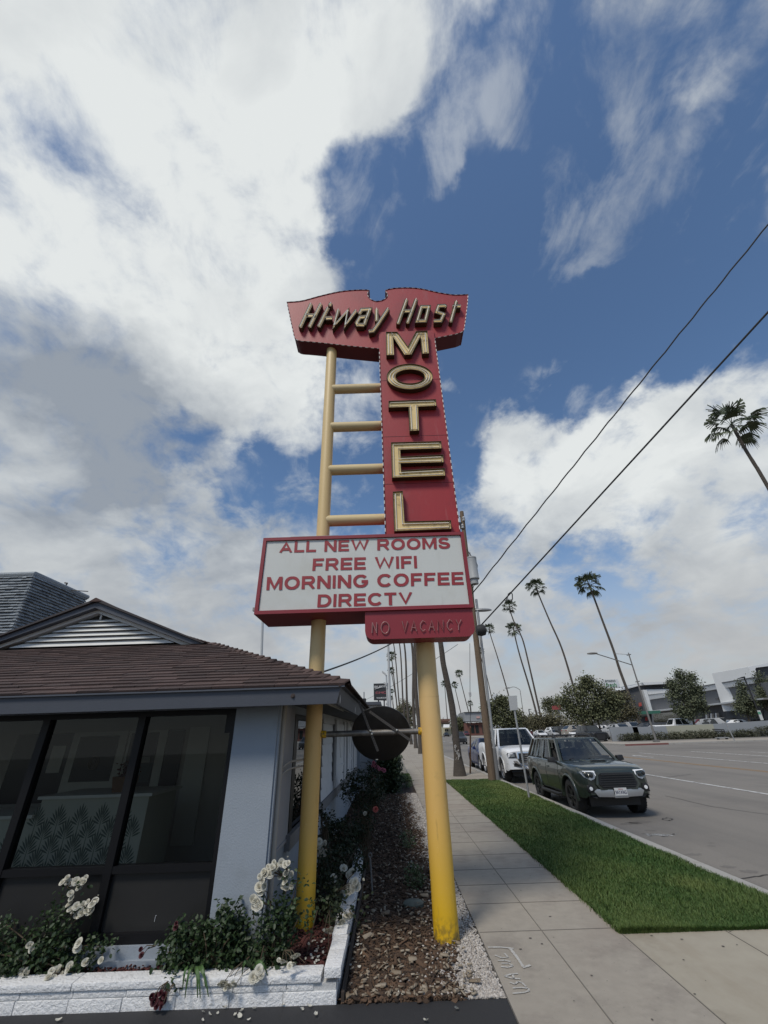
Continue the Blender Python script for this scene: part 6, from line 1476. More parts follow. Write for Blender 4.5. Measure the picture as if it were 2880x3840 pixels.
    def wheel(s, rim, spokes=6, wid=.245, offs=.0):
        P = s.P; R = P['Rw']; 
        for sw in P['wheels']:
            for sg in (-1, 1):
                xo = sg*(s.hw(sw) - .02 + offs); y = sw - s.L/2; c = Vector((xo, y, R)); w = wid; rr = R*.64
                b = MB(); prof = [(rr, -.01), (rr*1.04, .0), (R*.86, .008), (R*.95, -.004), (R, -.035), (R, -w*.5), (R, -w + .035), (R*.95, -w + .005), (rr, -w)]
                b.lathe([(r_, sg*h) for r_, h in prof], c, axis='X', seg=32); 
                for k in range(36):
                    an = 2*PI*k/36; cy, cz = math.cos(an), math.sin(an)
                    for (h0, h1) in ((-.012, -.07), (-w + .07, -w + .012)):
                        t = Vector((0, -cz, cy))*R*.045; rad = Vector((0, cy, cz)); 
                        P0 = c + rad*R*.985 + Vector((sg*h0, 0, 0)); P1 = c + rad*R*.985 + Vector((sg*h1, 0, 0)); up = rad*.014
                        b.hexa([P0 - t, P0 + t, P1 + t, P1 - t], [P0 - t + up, P0 + t + up, P1 + t + up, P1 - t + up])
                tw = b.build('wheel', M_tyre, s.root, smooth=True, ang=35, fix=True)
                b = MB(); b.lathe([(0, sg*-.055), (rr*.9, sg*-.075), (rr*.93, sg*-.02), (rr*1.0, sg*-.004), (rr*1.0, sg*-.05)], c, axis='X', seg=28)
                for k in range(spokes):
                    an = 2*PI*k/spokes; cy, cz = math.cos(an), math.sin(an); rad = Vector((0, cy, cz)); t = Vector((0, -cz, cy))
                    p0 = c + Vector((sg*-.018, 0, 0)); i0, o0 = rad*rr*.12, rad*rr*.95; ti, to = t*rr*.12, t*rr*.16; dp = Vector((sg*-.03, 0, 0))
                    b.hexa([p0 + i0 - ti, p0 + i0 + ti, p0 + o0 + to, p0 + o0 - to], [v + dp for v in (p0 + i0 - ti, p0 + i0 + ti, p0 + o0 + to, p0 + o0 - to)])
                b.lathe([(0, sg*-.006), (rr*.17, sg*-.008), (rr*.2, sg*-.03)], c, axis='X', seg=14); b.build('rim', rim, tw, smooth=True, ang=35, fix=True)
    def door(s, u0, u1, t0=.06, t1=.98, name='door', handle=True, m=None, hm=None):
        for sg in (-1, 1):
            b = MB(); rows = []
            for i in range(13):
                u = u0 + (u1 - u0)*i/12; row = []
                for j in range(7):
                    t = t0 + (t1 - t0)*j/6; x, z = s.side(u, t); row.append((sg*(x + .005), u - s.L/2, z))
                rows.append(row)
            b.grid(rows); nr, nc = len(rows), len(rows[0])
            edge = rows[0] + [r_[-1] for r_ in rows[1:-1]] + rows[-1][::-1] + [r_[0] for r_ in rows[1:-1]][::-1]
            inn = [(p[0] - sg*.02, p[1], p[2]) for p in edge]; n = len(edge); b.add(edge + inn, [(k, (k+1) % n, n + (k+1) % n, n + k) for k in range(n)])
            o = b.build(name, m or s.m, s.root, smooth=True, ang=35, fix=True)
            g = MB(); g.tube([(p[0] - sg*.004, p[1], p[2]) for p in edge], .006, 4, closed=True); g.build('door_gap', M_blk, o)
            if handle:
                u = u1 - .16; x, z = s.side(u, .80); h = MB(); h.box((sg*x - .0 if sg > 0 else -x - .035, u - .10 - s.L/2, z - .015), (x + .035 if sg > 0 else -x, u + .10 - s.L/2, z + .015)); h.build('handle', hm or s.m, o, bevel=.008, smooth=True)
    def mirror(s, u, z, m, w=.21, out=.16):
        for sg in (-1, 1):
            x = s.hw(u) - .07; b = MB(); b.hexa([(sg*x, u - .03 - s.L/2, z), (sg*(x + out*.5), u - .04 - s.L/2, z), (sg*(x + out*.5), u + .04 - s.L/2, z), (sg*x, u + .05 - s.L/2, z)], [(sg*x, u - .03 - s.L/2, z + .05), (sg*(x + out*.5), u - .04 - s.L/2, z + .06), (sg*(x + out*.5), u + .04 - s.L/2, z + .06), (sg*x, u + .05 - s.L/2, z + .05)])
            x0 = x + out*.35; y = u - s.L/2
            b.hexa([(sg*x0, y - .07, z + .0), (sg*(x0 + w), y - .05, z + .03), (sg*(x0 + w), y + .09, z + .03), (sg*x0, y + .09, z)], [(sg*x0, y - .06, z + .15), (sg*(x0 + w*.9), y - .04, z + .16), (sg*(x0 + w*.9), y + .09, z + .16), (sg*x0, y + .09, z + .15)])
            b.build('wing_mirror', m, s.root, bevel=.02, smooth=True, ang=60, fix=True)
    def bx(s, name, a, b_, m, par=None, bev=.0, sym=False):
        for sg in ((1, -1) if sym else (1,)):
            q = MB(); x0, x1 = (a[0], b_[0]) if sg == 1 else (-b_[0], -a[0]); q.box((x0, a[1], a[2]), (x1, b_[1], b_[2])); o = q.build(name, m, par or s.root, bevel=bev, smooth=bool(bev))
        return o
    def poly_front(s, name, pts, y, th, m, par=None, sym=False, yfun=None, bev=0):
        """polygon given as (x,z), lying on the nose; yfun(x,z) bends it round the corner"""
        o = None
        for sg in ((1, -1) if sym else (1,)):
            q = MB(); F0 = [(sg*x, (yfun(x, z) if yfun else y) - th, z) for x, z in pts]; F1 = [(sg*x, (yfun(x, z) if yfun else y) + .05, z) for x, z in pts]; n = len(pts)
            q.add(F0 + F1, [tuple(range(n)), tuple(range(n, 2*n))[::-1]] + [(k, (k+1) % n, n + (k+1) % n, n + k) for k in range(n)]); o = q.build(name, m, par or s.root, fix=True, bevel=bev, smooth=bool(bev))
        return o
    def flare(s, m, w=.055, out=.03):
        P = s.P
        for sw in P['wheels']:
            for sg in (-1, 1):
                b = MB(); rows = []
                for k in range(21):
                    a = -.12 + (PI + .24)*k/20; u = sw + P['Ra']*math.cos(a); u2 = sw + (P['Ra'] + w)*math.cos(a); z = s.zc() + .02 + P['Ra']*math.sin(a); z2_ = s.zc() + .02 + (P['Ra'] + w)*math.sin(a)
                    x = s.hw(min(max(u, .02), s.L - .02)); x2 = s.hw(min(max(u2, .02), s.L - .02)); y = u - s.L/2; y2 = u2 - s.L/2
                    rows.append([(sg*(x - .06), y, z), (sg*(x + out*.7), y, z), (sg*(x + out), (y*2 + y2)/3, (z*2 + z2_)/3), (sg*(x2 + out*.6), (y + y2*3)/4, (z + z2_*3)/4), (sg*(x2 - .012), y2, z2_)])
                b.grid(rows); b.build('wheel_arch', m, s.root, smooth=True, ang=60, fix=True)
    def place(s, x, y, rz=0.0, z=RZ):
        s.root.location = (x, y, z); s.root.rotation_euler = (0, 0, rz); return s.root

# --- olive green off-road SUV parked at the kerb
M_olive = paint('olive_paint', (0.022, 0.031, 0.023)); M_olive.node_tree.nodes['Principled BSDF'].inputs['Coat Weight'].default_value = .9; M_olive.node_tree.nodes['Principled BSDF'].inputs['Specular IOR Level'].default_value = .5
P = dict(L=4.83, W=1.90, wheels=(.90, 3.69), Rw=.395, Ra=.46, sill=[(0, .52), (.12, .44), (.5, .46), (1.2, .44), (3.3, .44), (4.4, .50), (4.83, .58)],
         plan=[(0, .78), (.08, .87), (.22, .945), (.50, .975), (1.2, .985), (3.9, .985), (4.5, .96), (4.75, .90), (4.83, .84)],
         top=[(0, .95), (.08, 1.05), (.30, 1.115), (.8, 1.155), (1.55, 1.185), (2.2, 1.185), (4.6, 1.20), (4.83, 1.15)], house=(1.40, 2.12, 4.42, 4.74, 1.755, .635), zroof2=1.745, wroof2=.625, crown=.03)
suv = Car('parked_suv', 'dark olive green off-road SUV with roof rails parked nearest at the kerb', 'car', P, 'vehicles parked along the near kerb')
M_cg1 = glass_mat('see_through_side_glass', (.22, .24, .23), 0, 1.5); M_cg2 = glass_mat('see_through_windscreen', (.62, .66, .64), 0, 1.9)
suv.body(M_olive); suv.house(M_cg1, M_cg2, .055, panes=((.285, .475), (.50, .685), (.715, .955)), hollow=True)
suv.flare(M_olive); suv.wheel(M_rimd, 6, .27); suv.door(1.52, 2.52); suv.door(2.54, 3.34, .10); suv.mirror(1.62, 1.13, M_blk, .20)
yf = -suv.L/2
nose = lambda x, z: yf - .016 + max(0, abs(x) - .72)*.85 + max(0, z - .95)*.70
suv.poly_front('grille', [(-.46,.62),(.46,.62),(.56,.74),(.50,.98),(.42,1.025),(-.42,1.025),(-.50,.98),(-.56,.74)], yf, .03, M_olive, yfun=lambda x, z: yf - .03 + max(0, z - .9)*.3)
g = suv.poly_front('grille_mesh', [(-.41,.66),(.41,.66),(.49,.75),(.44,.95),(.38,.985),(-.38,.985),(-.44,.95),(-.49,.75)], yf, .04, M_blk, yfun=lambda x, z: yf - .037 + max(0, z - .9)*.3)
b = MB()
for k in range(6): b.box((-.44 + .012*abs(k - 2), yf - .092, .69 + k*.05), (.44 - .012*abs(k - 2), yf - .07, .705 + k*.05))
b.build('grille_slat', mat('grille_slat_black', (.03, .03, .031), .5), g)
suv.poly_front('headlamp', [(.50,.945),(.56,.865),(.66,.83),(.80,.90),(.86,1.0),(.80,1.035),(.52,1.02)], yf, .018, M_head, sym=True, yfun=nose)
suv.poly_front('daytime_lamp', [(.50,1.005),(.79,1.02),(.80,1.036),(.515,1.035)], yf, .024, M_drl, sym=True, yfun=nose)
suv.poly_front('daytime_lamp', [(.505,.93),(.525,.93),(.55,1.01),(.52,1.01)], yf, .024, M_drl, sym=True, yfun=nose)
for sg in (-1, 1):
    for (lx_, lz_) in ((.62, .935), (.74, .955)):
        b = MB(); c = Vector((sg*lx_, nose(lx_, lz_) - .012, lz_)); b.lathe([(0, -.012), (.035, -.010), (.043, 0), (.05, .01)], c, axis='Y', seg=16); b.build('projector_lens', M_cglass, suv.root, smooth=True)
    b = MB(); c = Vector((sg*.70, nose(.70, .66) - .0, .655)); b.lathe([(0, -.02), (.04, -.018), (.045, 0)], c, axis='Y', seg=16); fo = b.build('fog_lamp', M_drl, suv.root, smooth=True)
    b = MB(); b.lathe([(.046, -.012), (.085, -.004), (.10, .03)], c, axis='Y', seg=16); b.build('fog_bezel', M_blk, fo, smooth=True)
    suv.poly_front('corner_vent', [(.60,.60),(.82,.55),(.84,.575),(.72,.69),(.62,.74)], yf, .004, M_blk, yfun=nose) if sg == 1 else None
suv.poly_front('bumper', [(-.60,.445),(.60,.445),(.74,.50),(.68,.58),(.56,.63),(-.56,.63),(-.68,.58),(-.74,.50)], yf, .035, M_blk, yfun=lambda x, z: yf + .01 + max(0, abs(x) - .45)*.25)
suv.poly_front('skid_trim', [(.16,.465),(.55,.475),(.64,.59),(.55,.645),(.16,.625)], yf, .085, M_satin, sym=True, yfun=lambda x, z: yf + .01 + max(0, abs(x) - .35)*.18, bev=.012)
suv.poly_front('skid_trim', [(-.17,.45),(.17,.45),(.17,.52),(-.17,.52)], yf, .08, M_satin, bev=.01)
pl = suv.bx('number_plate', (-.155, yf - .10, .505), (.155, yf - .088, .665), M_plate)
tx = lambda t, x0, x1, z0, z1_, m, par, y: lettering(t, (x0, y, z1_), (x1, y, z1_), (x0, y, z0), (x1, y, z0), m, par, bold=.02)
tx('9AYA965', -.14, .14, .53, .61, M_ptxt, pl, yf - .1015); tx('California', -.06, .06, .625, .65, mat('plate_red', (.35, .03, .03), .6), pl, yf - .1015)
b = MB(); yb_ = 1.02 - suv.L/2; zt = suv.ztop(1.0) + .03
b.hexa([(-.26, yb_ - .22, zt - .02), (.26, yb_ - .22, zt - .02), (.30, yb_ + .36, zt - .0), (-.30, yb_ + .36, zt)], [(-.23, yb_ - .19, zt + .035), (.23, yb_ - .19, zt + .035), (.28, yb_ + .34, zt + .03), (-.28, yb_ + .34, zt + .03)]); sc_ = b.build('hood_scoop', M_olive, suv.root, bevel=.012, smooth=True, fix=True)
suv.bx('scoop_opening', (-.20, yb_ - .215, zt + .003), (.20, yb_ - .20, zt + .028), M_blk, sc_)
for sg in (-1, 1):
    b = MB(); y0_, y1_ = 2.25 - suv.L/2, 4.3 - suv.L/2; x = sg*.565
    b.tube([(x, y0_, 1.745), (x, y0_ + .14, 1.81), (x, (y0_ + y1_)/2, 1.82), (x, y1_ - .14, 1.81), (x, y1_, 1.745)], .022, 8); b.hexa([(x - .03, y0_ - .05, 1.745), (x + .03, y0_ - .05, 1.745), (x + .03, y0_ + .2, 1.745), (x - .03, y0_ + .2, 1.745)], [(x - .02, y0_ + .05, 1.80), (x + .02, y0_ + .05, 1.80), (x + .02, y0_ + .2, 1.815), (x - .02, y0_ + .2, 1.815)]); b.build('roof_rail', M_blk, suv.root, smooth=True)
    b = MB(); b.tube([(sg*.93, 1.45 - suv.L/2, .40), (sg*.99, 1.6 - suv.L/2, .38), (sg*.99, 3.0 - suv.L/2, .38), (sg*.93, 3.15 - suv.L/2, .40)], .045, 10); b.build('side_step', M_blk, suv.root, smooth=True)
for yy in (2.75, 3.75): suv.bx('cross_bar', (-.56, yy - .03 - suv.L/2, 1.805), (.56, yy + .03 - suv.L/2, 1.83), M_blk, bev=.01)
b = MB()
for x0_, x1_ in ((-.55, -.02), (.0, .5)): b.tube([(x0_, 1.42 - suv.L/2 - .02 + .05, suv.ztop(1.4) + .045), (x1_, 1.55 - suv.L/2, suv.ztop(1.5) + .075)], .012, 5)
b.build('wiper', M_blk, suv.root)
suv.bx('tail_lamp', (.62, suv.L/2 - .10, .92), (.80, suv.L/2 + .012, 1.10), M_tail, sym=True, bev=.02)
suv.root.scale = (.89, .89, .89); suv.place(5.15, 12.0 + (suv.L/2 - .92)*.89)

# --- white pickup behind it
M_wpaint = paint('white_paint', (0.74, 0.75, 0.76))
P = dict(L=5.92, W=2.05, wheels=(.98, 4.65), Rw=.405, Ra=.475, sill=[(0, .50), (.15, .44), (1.5, .46), (5.2, .50), (5.92, .60)],
         plan=[(0, .90), (.08, .945), (.25, .975), (.7, .985), (5.6, .985), (5.92, .95)], top=[(0, 1.08), (.08, 1.17), (.4, 1.21), (1.0, 1.225), (1.62, 1.255), (2.2, 1.25), (4.3, 1.26), (4.36, 1.33), (5.8, 1.33), (5.92, 1.30)], house=(1.50, 2.32, 3.70, 4.32, 1.955, .68), zroof2=1.95, wroof2=.66, crown=.04)
ram = Car('parked_pickup', 'white crew cab pickup truck with a chrome bumper parked behind the olive SUV', 'pickup truck', P, 'vehicles parked along the near kerb')
ram.body(M_wpaint); ram.house(M_cg1, M_cg1, .06, panes=((.275, .53), (.56, .82)), hollow=True)
ram.flare(M_wpaint, .05, .025); ram.wheel(M_rims, 6, .27); ram.door(1.62, 2.68, m=M_wpaint, hm=M_chrome); ram.door(2.70, 3.72, .08, hm=M_chrome); ram.mirror(1.80, 1.24, M_blk, .24, .2)
yf = -ram.L/2; nose = lambda x, z: yf - .014 + max(0, abs(x) - .90)*1.0 + max(0, z - 1.06)*.7
ram.poly_front('grille_surround', [(-.46,.70),(.46,.70),(.56,.86),(.54,1.08),(-.54,1.08),(-.56,.86)], yf, .03, M_chrome, yfun=lambda x, z: yf - .02 + max(0, z - .95)*.25)
g = ram.poly_front('grille_mesh', [(-.42,.73),(.42,.73),(.51,.86),(.50,1.05),(-.50,1.05),(-.51,.86)], yf, .036, M_blk, yfun=lambda x, z: yf - .024 + max(0, z - .95)*.25)
b = MB()
for k in range(5): b.box((-.47, yf - .085, .76 + k*.062), (.47, yf - .05, .785 + k*.062))
b.build('grille_slat', M_chrome, g)
ram.poly_front('headlamp', [(.58,.90),(.92,.88),(.96,1.0),(.93,1.07),(.60,1.08)], yf, .012, mat('dark_headlamp', (.05, .052, .055), .1, coat=1), sym=True, yfun=nose)
ram.poly_front('projector_lens', [(.66,.93),(.82,.92),(.84,1.02),(.67,1.03)], yf, .022, M_head, sym=True, yfun=nose)
ram.poly_front('bumper', [(-.93,.56),(.93,.56),(.97,.70),(.90,.80),(.60,.79),(.50,.685),(-.50,.685),(-.60,.79),(-.90,.80),(-.97,.70)], yf, .05, M_chrome, yfun=lambda x, z: yf - .0 + max(0, abs(x) - .55)**1.6*.5, bev=.015)
ram.poly_front('bumper_insert', [(.42,.585),(.86,.60),(.88,.70),(.62,.70)], yf, .057, M_blk, sym=True, yfun=lambda x, z: yf + max(0, abs(x) - .55)**1.6*.5)
ram.poly_front('lower_valance', [(-.80,.40),(.80,.40),(.90,.56),(-.90,.56)], yf, .02, M_blk, yfun=lambda x, z: yf + .05 + max(0, abs(x) - .5)*.3)
b = MB(); b.tube([(-.36,yf-.06,.66),(-.30,yf-.12,.56),(-.25,yf-.12,.50),(.25,yf-.12,.50),(.30,yf-.12,.56),(.36,yf-.06,.66)], .03, 8); b.build('tow_bar', M_chrome, ram.root, smooth=True)
ram.bx('cargo_bed', (-.78, 4.42 - ram.L/2, 1.345), (.78, 5.78 - ram.L/2, 1.362), M_blk)
ram.bx('hood_badge', (-.985 , 1.15 - ram.L/2, 1.02), (-.975, 1.45 - ram.L/2, 1.07), M_blk)
ram.root.scale = (.95, .95, .95); ram.place(5.38, 19.2 + (ram.L/2 - 1.0)*.95)

# --- generic cars
def sedan(name, label, cat, m, P=None, rim=M_rims, hatch=False, group=None, wind=None):
    P = P or dict(L=4.55, W=1.80, wheels=(.90, 3.58), Rw=.325, Ra=.375, sill=[(0, .36), (.2, .22), (4.2, .24), (4.55, .40)], plan=[(0, .72), (.10, .83), (.3, .92), (.7, .975), (3.9, .985), (4.35, .93), (4.55, .80)],
        top=[(0, .62), (.10, .70), (.5, .79), (1.2, .90), (1.5, .93), (3.6, .97), (4.1, 1.0), (4.45, .98), (4.55, .88)], house=(1.22, 2.02, 3.05, 4.10, 1.43, .53), zroof2=1.42, wroof2=.50, crown=.03)
    c = Car(name, label, cat, P, group); c.body(m); c.house(M_cglass, wind or M_cglass, .05, panes=((.25, .50), (.52, .78))); c.wheel(rim, 5, .20); c.door(P['wheels'][0] + .62, P['wheels'][0] + 1.55); c.door(P['wheels'][0] + 1.57, P['wheels'][0] + 2.35, .12)
    c.mirror(P['house'][0] + .42, c.ztop(P['house'][0] + .4) - .02, m, .15, .13); yf = -c.L/2; h = c.hw0
    zl = c.ztop(.1); nose = lambda x, z: yf + .01 + max(0, abs(x) - h*.55)**1.5*.75 + max(0, z - zl + .12)*.4
    c.poly_front('headlamp', [(h*.52, zl - .16), (h*.86, zl - .12), (h*.90, zl - .03), (h*.56, zl - .07)], yf, .012, M_head, sym=True, yfun=nose)
    c.poly_front('grille', [(-h*.45, .36), (h*.45, .36), (h*.52, zl - .16), (-h*.52, zl - .16)], yf, .012, M_blk, yfun=nose)
    c.poly_front('lower_grille', [(-h*.6, .24), (h*.6, .24), (h*.55, .33), (-h*.55, .33)], yf, .016, M_blk, yfun=nose)
    c.poly_front('fog_lamp', [(h*.66, .33), (h*.76, .34), (h*.76, .41), (h*.67, .41)], yf, .014, M_drl, sym=True, yfun=nose)
    yr = c.L/2; zr = c.ztop(c.L - .1)
    c.bx('tail_lamp', (h*.48, yr - .10, zr - .20), (h*.83, yr + .012, zr - .06), M_tail, sym=True, bev=.015)
    c.bx('number_plate', (-.155, yr - .01, .52), (.155, yr + .014, .66), M_plate); c.bx('rear_bumper', (-h*.76, yr - .06, .30), (h*.76, yr + .02, .45), m, bev=.015)
    return c
SUVP = dict(L=4.55, W=1.86, wheels=(.88, 3.56), Rw=.36, Ra=.415, sill=[(0, .42), (.2, .30), (4.2, .32), (4.55, .45)], plan=[(0, .74), (.10, .85), (.3, .93), (.7, .98), (4.0, .985), (4.4, .94), (4.55, .86)],
        top=[(0, .78), (.10, .88), (.5, .97), (1.2, 1.05), (1.5, 1.07), (3.6, 1.12), (4.4, 1.12), (4.55, 1.02)], house=(1.20, 1.95, 3.75, 4.42, 1.66, .56), zroof2=1.60, wroof2=.54, crown=.03)
TRKP = dict(L=5.4, W=1.92, wheels=(.92, 4.25), Rw=.37, Ra=.43, sill=[(0, .48), (.2, .42), (5.0, .46), (5.4, .55)], plan=[(0, .78), (.10, .88), (.3, .95), (.7, .985), (5.1, .985), (5.4, .95)],
        top=[(0, .86), (.10, .98), (.5, 1.06), (1.2, 1.12), (1.5, 1.13), (3.6, 1.14), (3.64, 1.18), (5.3, 1.18), (5.4, 1.12)], house=(1.25, 2.0, 3.25, 3.62, 1.76, .62), crown=.03)
BIGP = dict(L=5.3, W=2.04, wheels=(.98, 4.05), Rw=.40, Ra=.46, sill=[(0, .46), (.2, .36), (5.0, .38), (5.3, .48)], plan=[(0, .80), (.10, .88), (.3, .95), (.7, .985), (5.0, .99), (5.2, .96), (5.3, .91)],
        top=[(0, 1.0), (.10, 1.10), (.5, 1.16), (1.3, 1.2), (1.6, 1.22), (5.1, 1.25), (5.3, 1.2)], house=(1.45, 2.2, 4.95, 5.24, 1.92, .70), zroof2=1.90, wroof2=.70, crown=.03)
M_blue = paint('dark_blue_paint', (0.012, 0.024, 0.10)); M_dgrey = paint('dark_grey_paint', (0.055, 0.058, 0.062)); M_silver = paint('silver_paint', (0.36, 0.37, 0.38)); M_kpaint = paint('black_paint', (0.010, 0.010, 0.011)); M_dkred = paint('dark_red_paint', (0.09, 0.012, 0.016)); M_tan_p = paint('champagne_paint', (0.30, 0.28, 0.245))
c = sedan('parked_car', 'dark blue compact car parked behind the white pickup', 'car', M_blue, group='vehicles parked along the near kerb'); c.place(5.40, 24.5 + c.L/2 - .9)
c = sedan('moving_car', 'dark grey crossover driving towards the viewer beyond the blue car', 'car', M_dgrey, dict(SUVP)); p = gnd(*zF(395, 672), RZ); c.place(p[0], p[1] + c.L/2)
moving_s = c
# parked across the intersection, seen from behind
esc = sedan('parked_suv', 'big black SUV parked across the intersection with its tailgate towards the viewer', 'car', M_kpaint, BIGP)
p = gnd(*zD(345, 712), RZ); esc.place(p[0] - .1, p[1] - esc.L/2 + 5.3 + .2, 0.0) if False else None
def far_car(car, px, py, heading, xoff=0, scale=1.0):
    p = gnd(px, py, RZ); car.root.location = (p[0] + xoff, p[1], RZ); car.root.rotation_euler = (0, 0, heading); car.root.scale = (scale,)*3; return car.root
far_car(esc, *zD(300, 702), PI + .0); esc.root.rotation_euler = (0, 0, 0); 
esc.root.location = (gnd(*zD(340, 714), RZ)[0], gnd(*zD(340, 714), RZ)[1] + esc.L/2, RZ); 
GRP = 'cars parked across the intersection'
wsed = sedan('parked_car', 'white hatchback parked in front of the black SUV', 'car', M_wpaint, dict(SUVP), group=GRP)
p = gnd(*zQ(1040, 565), RZ); wsed.root.location = (p[0], p[1] + 1, RZ); wsed.root.scale = (.95,)*3
g1 = sedan('parked_car', 'grey sedan parked between two white cars across the intersection', 'car', M_silver, group=GRP); p = gnd(*zQ(760, 545), RZ); g1.root.location = (p[0], p[1], RZ)
ww = sedan('parked_car', 'white sedan leftmost of the cars parked across the intersection', 'car', M_wpaint, group=GRP); p = gnd(*zQ(560, 555), RZ); ww.root.location = (p[0], p[1], RZ)
GL2 = 'cars in the parking lot'
def lot(src, label, px, py_top, Y, rz, grp=GL2):
    """park a copy so that its roof shows at the given pixel"""
    return src
wt = Car('parked_pickup', 'white pickup truck parked behind the low wall', 'pickup truck', TRKP, GL2); wt.body(M_wpaint); wt.house(M_cglass, M_cglass, .05, panes=((.28, .55), (.58, .88))); wt.wheel(M_rims, 6, .22); wt.door(1.5, 2.45); wt.door(2.47, 3.3); wt.mirror(1.65, 1.1, M_wpaint, .2); wt.bx('bed_floor', (-.75, 3.7 - 2.7, 1.2), (.75, 5.25 - 2.7, 1.21), M_blk)
Yw2 = gnd(*zE(600, 915), RZ)[1]
def at_lot(obj, px, py, Y, rz, zr):
    """px,py: pixel of the roof centre; zr: roof height"""
    p = atY(px, py, Y); obj.location = (p[0], Y, 0.0); obj.rotation_euler = (0, 0, rz); s = (p[2])/zr
    obj.scale = (max(.8, min(1.35, s)),)*3
    return obj
at_lot(wt.root, *zE(520, 645), Yw2 + 7, PI/2 + .15 - .3, 1.76)
rs = sedan('parked_car', 'dark red SUV parked behind the low wall right of the white pickup', 'car', M_dkred, dict(SUVP), group=GL2); at_lot(rs.root, *zE(915, 600), Yw2 + 12, PI/2 - .2, 1.66)
sv = sedan('parked_car', 'silver SUV parked in front of the dark red SUV', 'car', M_silver, dict(SUVP), group=GL2); at_lot(sv.root, *zE(1030, 622), Yw2 + 7.5, .5, 1.64)
ws = sedan('parked_car', 'white sedan with dark windows parked behind the wall near the lamp post', 'car', M_wpaint, group=GL2); at_lot(ws.root, *zE(1270, 640), Yw2 + 6, PI/2 - .15, 1.43)
ds = sedan('parked_car', 'dark sedan parked behind the wall at the far right edge', 'car', M_dgrey, group=GL2); at_lot(ds.root, *zE(1600, 628), Yw2 + 6, PI/2 - .2, 1.43)
bl = sedan('parked_car', 'black sedan parked in the second row behind the silver and white cars', 'car', M_kpaint, group=GL2); at_lot(bl.root, *zE(1380, 622), Yw2 + 14, PI/2 - .2, 1.43)
for (lab, src, q_, dY, rz, zr) in (('silver sedan parked behind the left end of the low wall', g1, zD(470, 562), 6.5, .2, 1.43), ('grey SUV in the lot behind the silver sedan', sv, zD(560, 548), 12, .2, 1.64),
        ('champagne SUV parked under the big leafy tree', None, zQ(1060, 372), 26, PI/2 + .2, 1.64), ('dark SUV parked beside the palm trunks', esc, zQ(840, 392), 40, .1, 1.9), ('white SUV parked far back between palm trunks', wsed, zQ(720, 402), 44, .1, 1.64), ('white car parked under the tree behind the black SUV', ww, zQ(1420, 375), 22, PI/2, 1.43),
        ('dark grey sedan behind the street lamp base', ds, zD(700, 545), 10, PI/2 - .2, 1.43)):
    if src is None:
        src = sedan('parked_car', lab, 'car', M_tan_p, dict(SUVP), group=GL2); o = src.root
    else: o = dup(src.root, (0, 0, 0), 0, lab, GL2)
    o['label'] = lab; o['group'] = GL2; at_lot(o, *q_, Yw2 + dY, rz, zr)
for (lab, src, q_, Y, rz) in (('white pickup parked far down the street near the brick building', wt, zF(1060, 478), 150, 0.4), ('black car parked far down the street by the brown roofed building', bl, zF(115, 545), 170, 0), ('dark SUV parked far down the street by the brick building', rs, zF(470, 548), 150, 0)):
    p = atY(*q_, Y); o = dup(src.root, (p[0], Y, RZ if p[2] < 1 else RZ), rz, lab, 'cars far down the street'); o.scale = (1, 1, 1)
# ================================================================== STREET FURNITURE, TREES, FAR SIDE
M_wood = mat('pole_wood', (0.20, 0.145, 0.095), .95, (0.11, 0.075, 0.05), 3.0, .9, bump=.8, bscale=14, stretch=(6, 6, .5), bdist=.03)
M_galv = mat('galvanised', (0.36, 0.37, 0.37), .55, (0.27, 0.275, 0.28), 5, .9, metal=.3)
M_trunk = mat('palm_trunk', (0.105, 0.088, 0.072), .95, (0.055, 0.046, 0.038), 2.5, .9, bump=1.0, bscale=7, stretch=(1, 1, 5), bdist=.06)
# utility pole
ub = gnd(*zF(930, 1310)); UY = ub[1]
pole = thing('utility_pole', 'weathered wooden utility pole with a transformer and a grey conduit behind the sign', 'utility pole', ub)
topz = atY(*zG(215, 110), UY)[2] + .4
at_z = lambda z, x0=ub[0]: Vector((x0 + (z/12)*UPL, UY, z))
UPL = 0.0
pt = atY(1755, 2130, UY); UPL = (pt[0] - ub[0])*12/pt[2]
b = MB(); b.tube([at_z(z) for z in np.linspace(-.2, topz, 12)], [.145 - .004*k for k in range(12)], 14); b.build('pole', M_wood, pole, smooth=True)
b = MB(); b.tube([at_z(z) + Vector((.20, -.05, 0)) for z in np.linspace(-.1, 7.0, 10)], .058, 10); b.build('conduit', M_galv, pole, smooth=True)
b = MB(); b.tube([at_z(z) + Vector((.20, -.05, 0)) for z in (-.1, .9, 1.05)], [.075, .075, .066], 10); b.build('conduit_guard', mat('dark_conduit_guard', (.15, .15, .15), .7), pole, smooth=True)
tc_ = atY(*zG(300, 570), UY - .2); b = MB(); hh = .62
b.lathe([(0, hh), (.10, hh*.98), (.24, hh*.88), (.25, hh*.8), (.235, hh*.78), (.235, -hh*.75), (.25, -hh*.78), (.25, -hh*.86), (.18, -hh*.9), (.18, -hh*1.25), (0, -hh*1.27)], tc_, seg=24); tr_ = b.build('transformer', mat('transformer_grey', (.34, .35, .35), .6, (.27, .28, .28), 4, .9), pole, smooth=True)
b = MB(); b.lathe([(.03, 0), (.05, .06), (.03, .08), (.05, .13), (.03, .15), (.05, .2), (.02, .3)], tc_ + Vector((-.04, 0, hh*.95)), seg=12); b.lathe([(.02, 0), (.035, .03), (.02, .06), (.01, .1)], tc_ + Vector((.22, 0, hh*.65)), seg=10); b.build('bushing', mat('porcelain', (.45, .45, .45), .3), tr_, smooth=True)
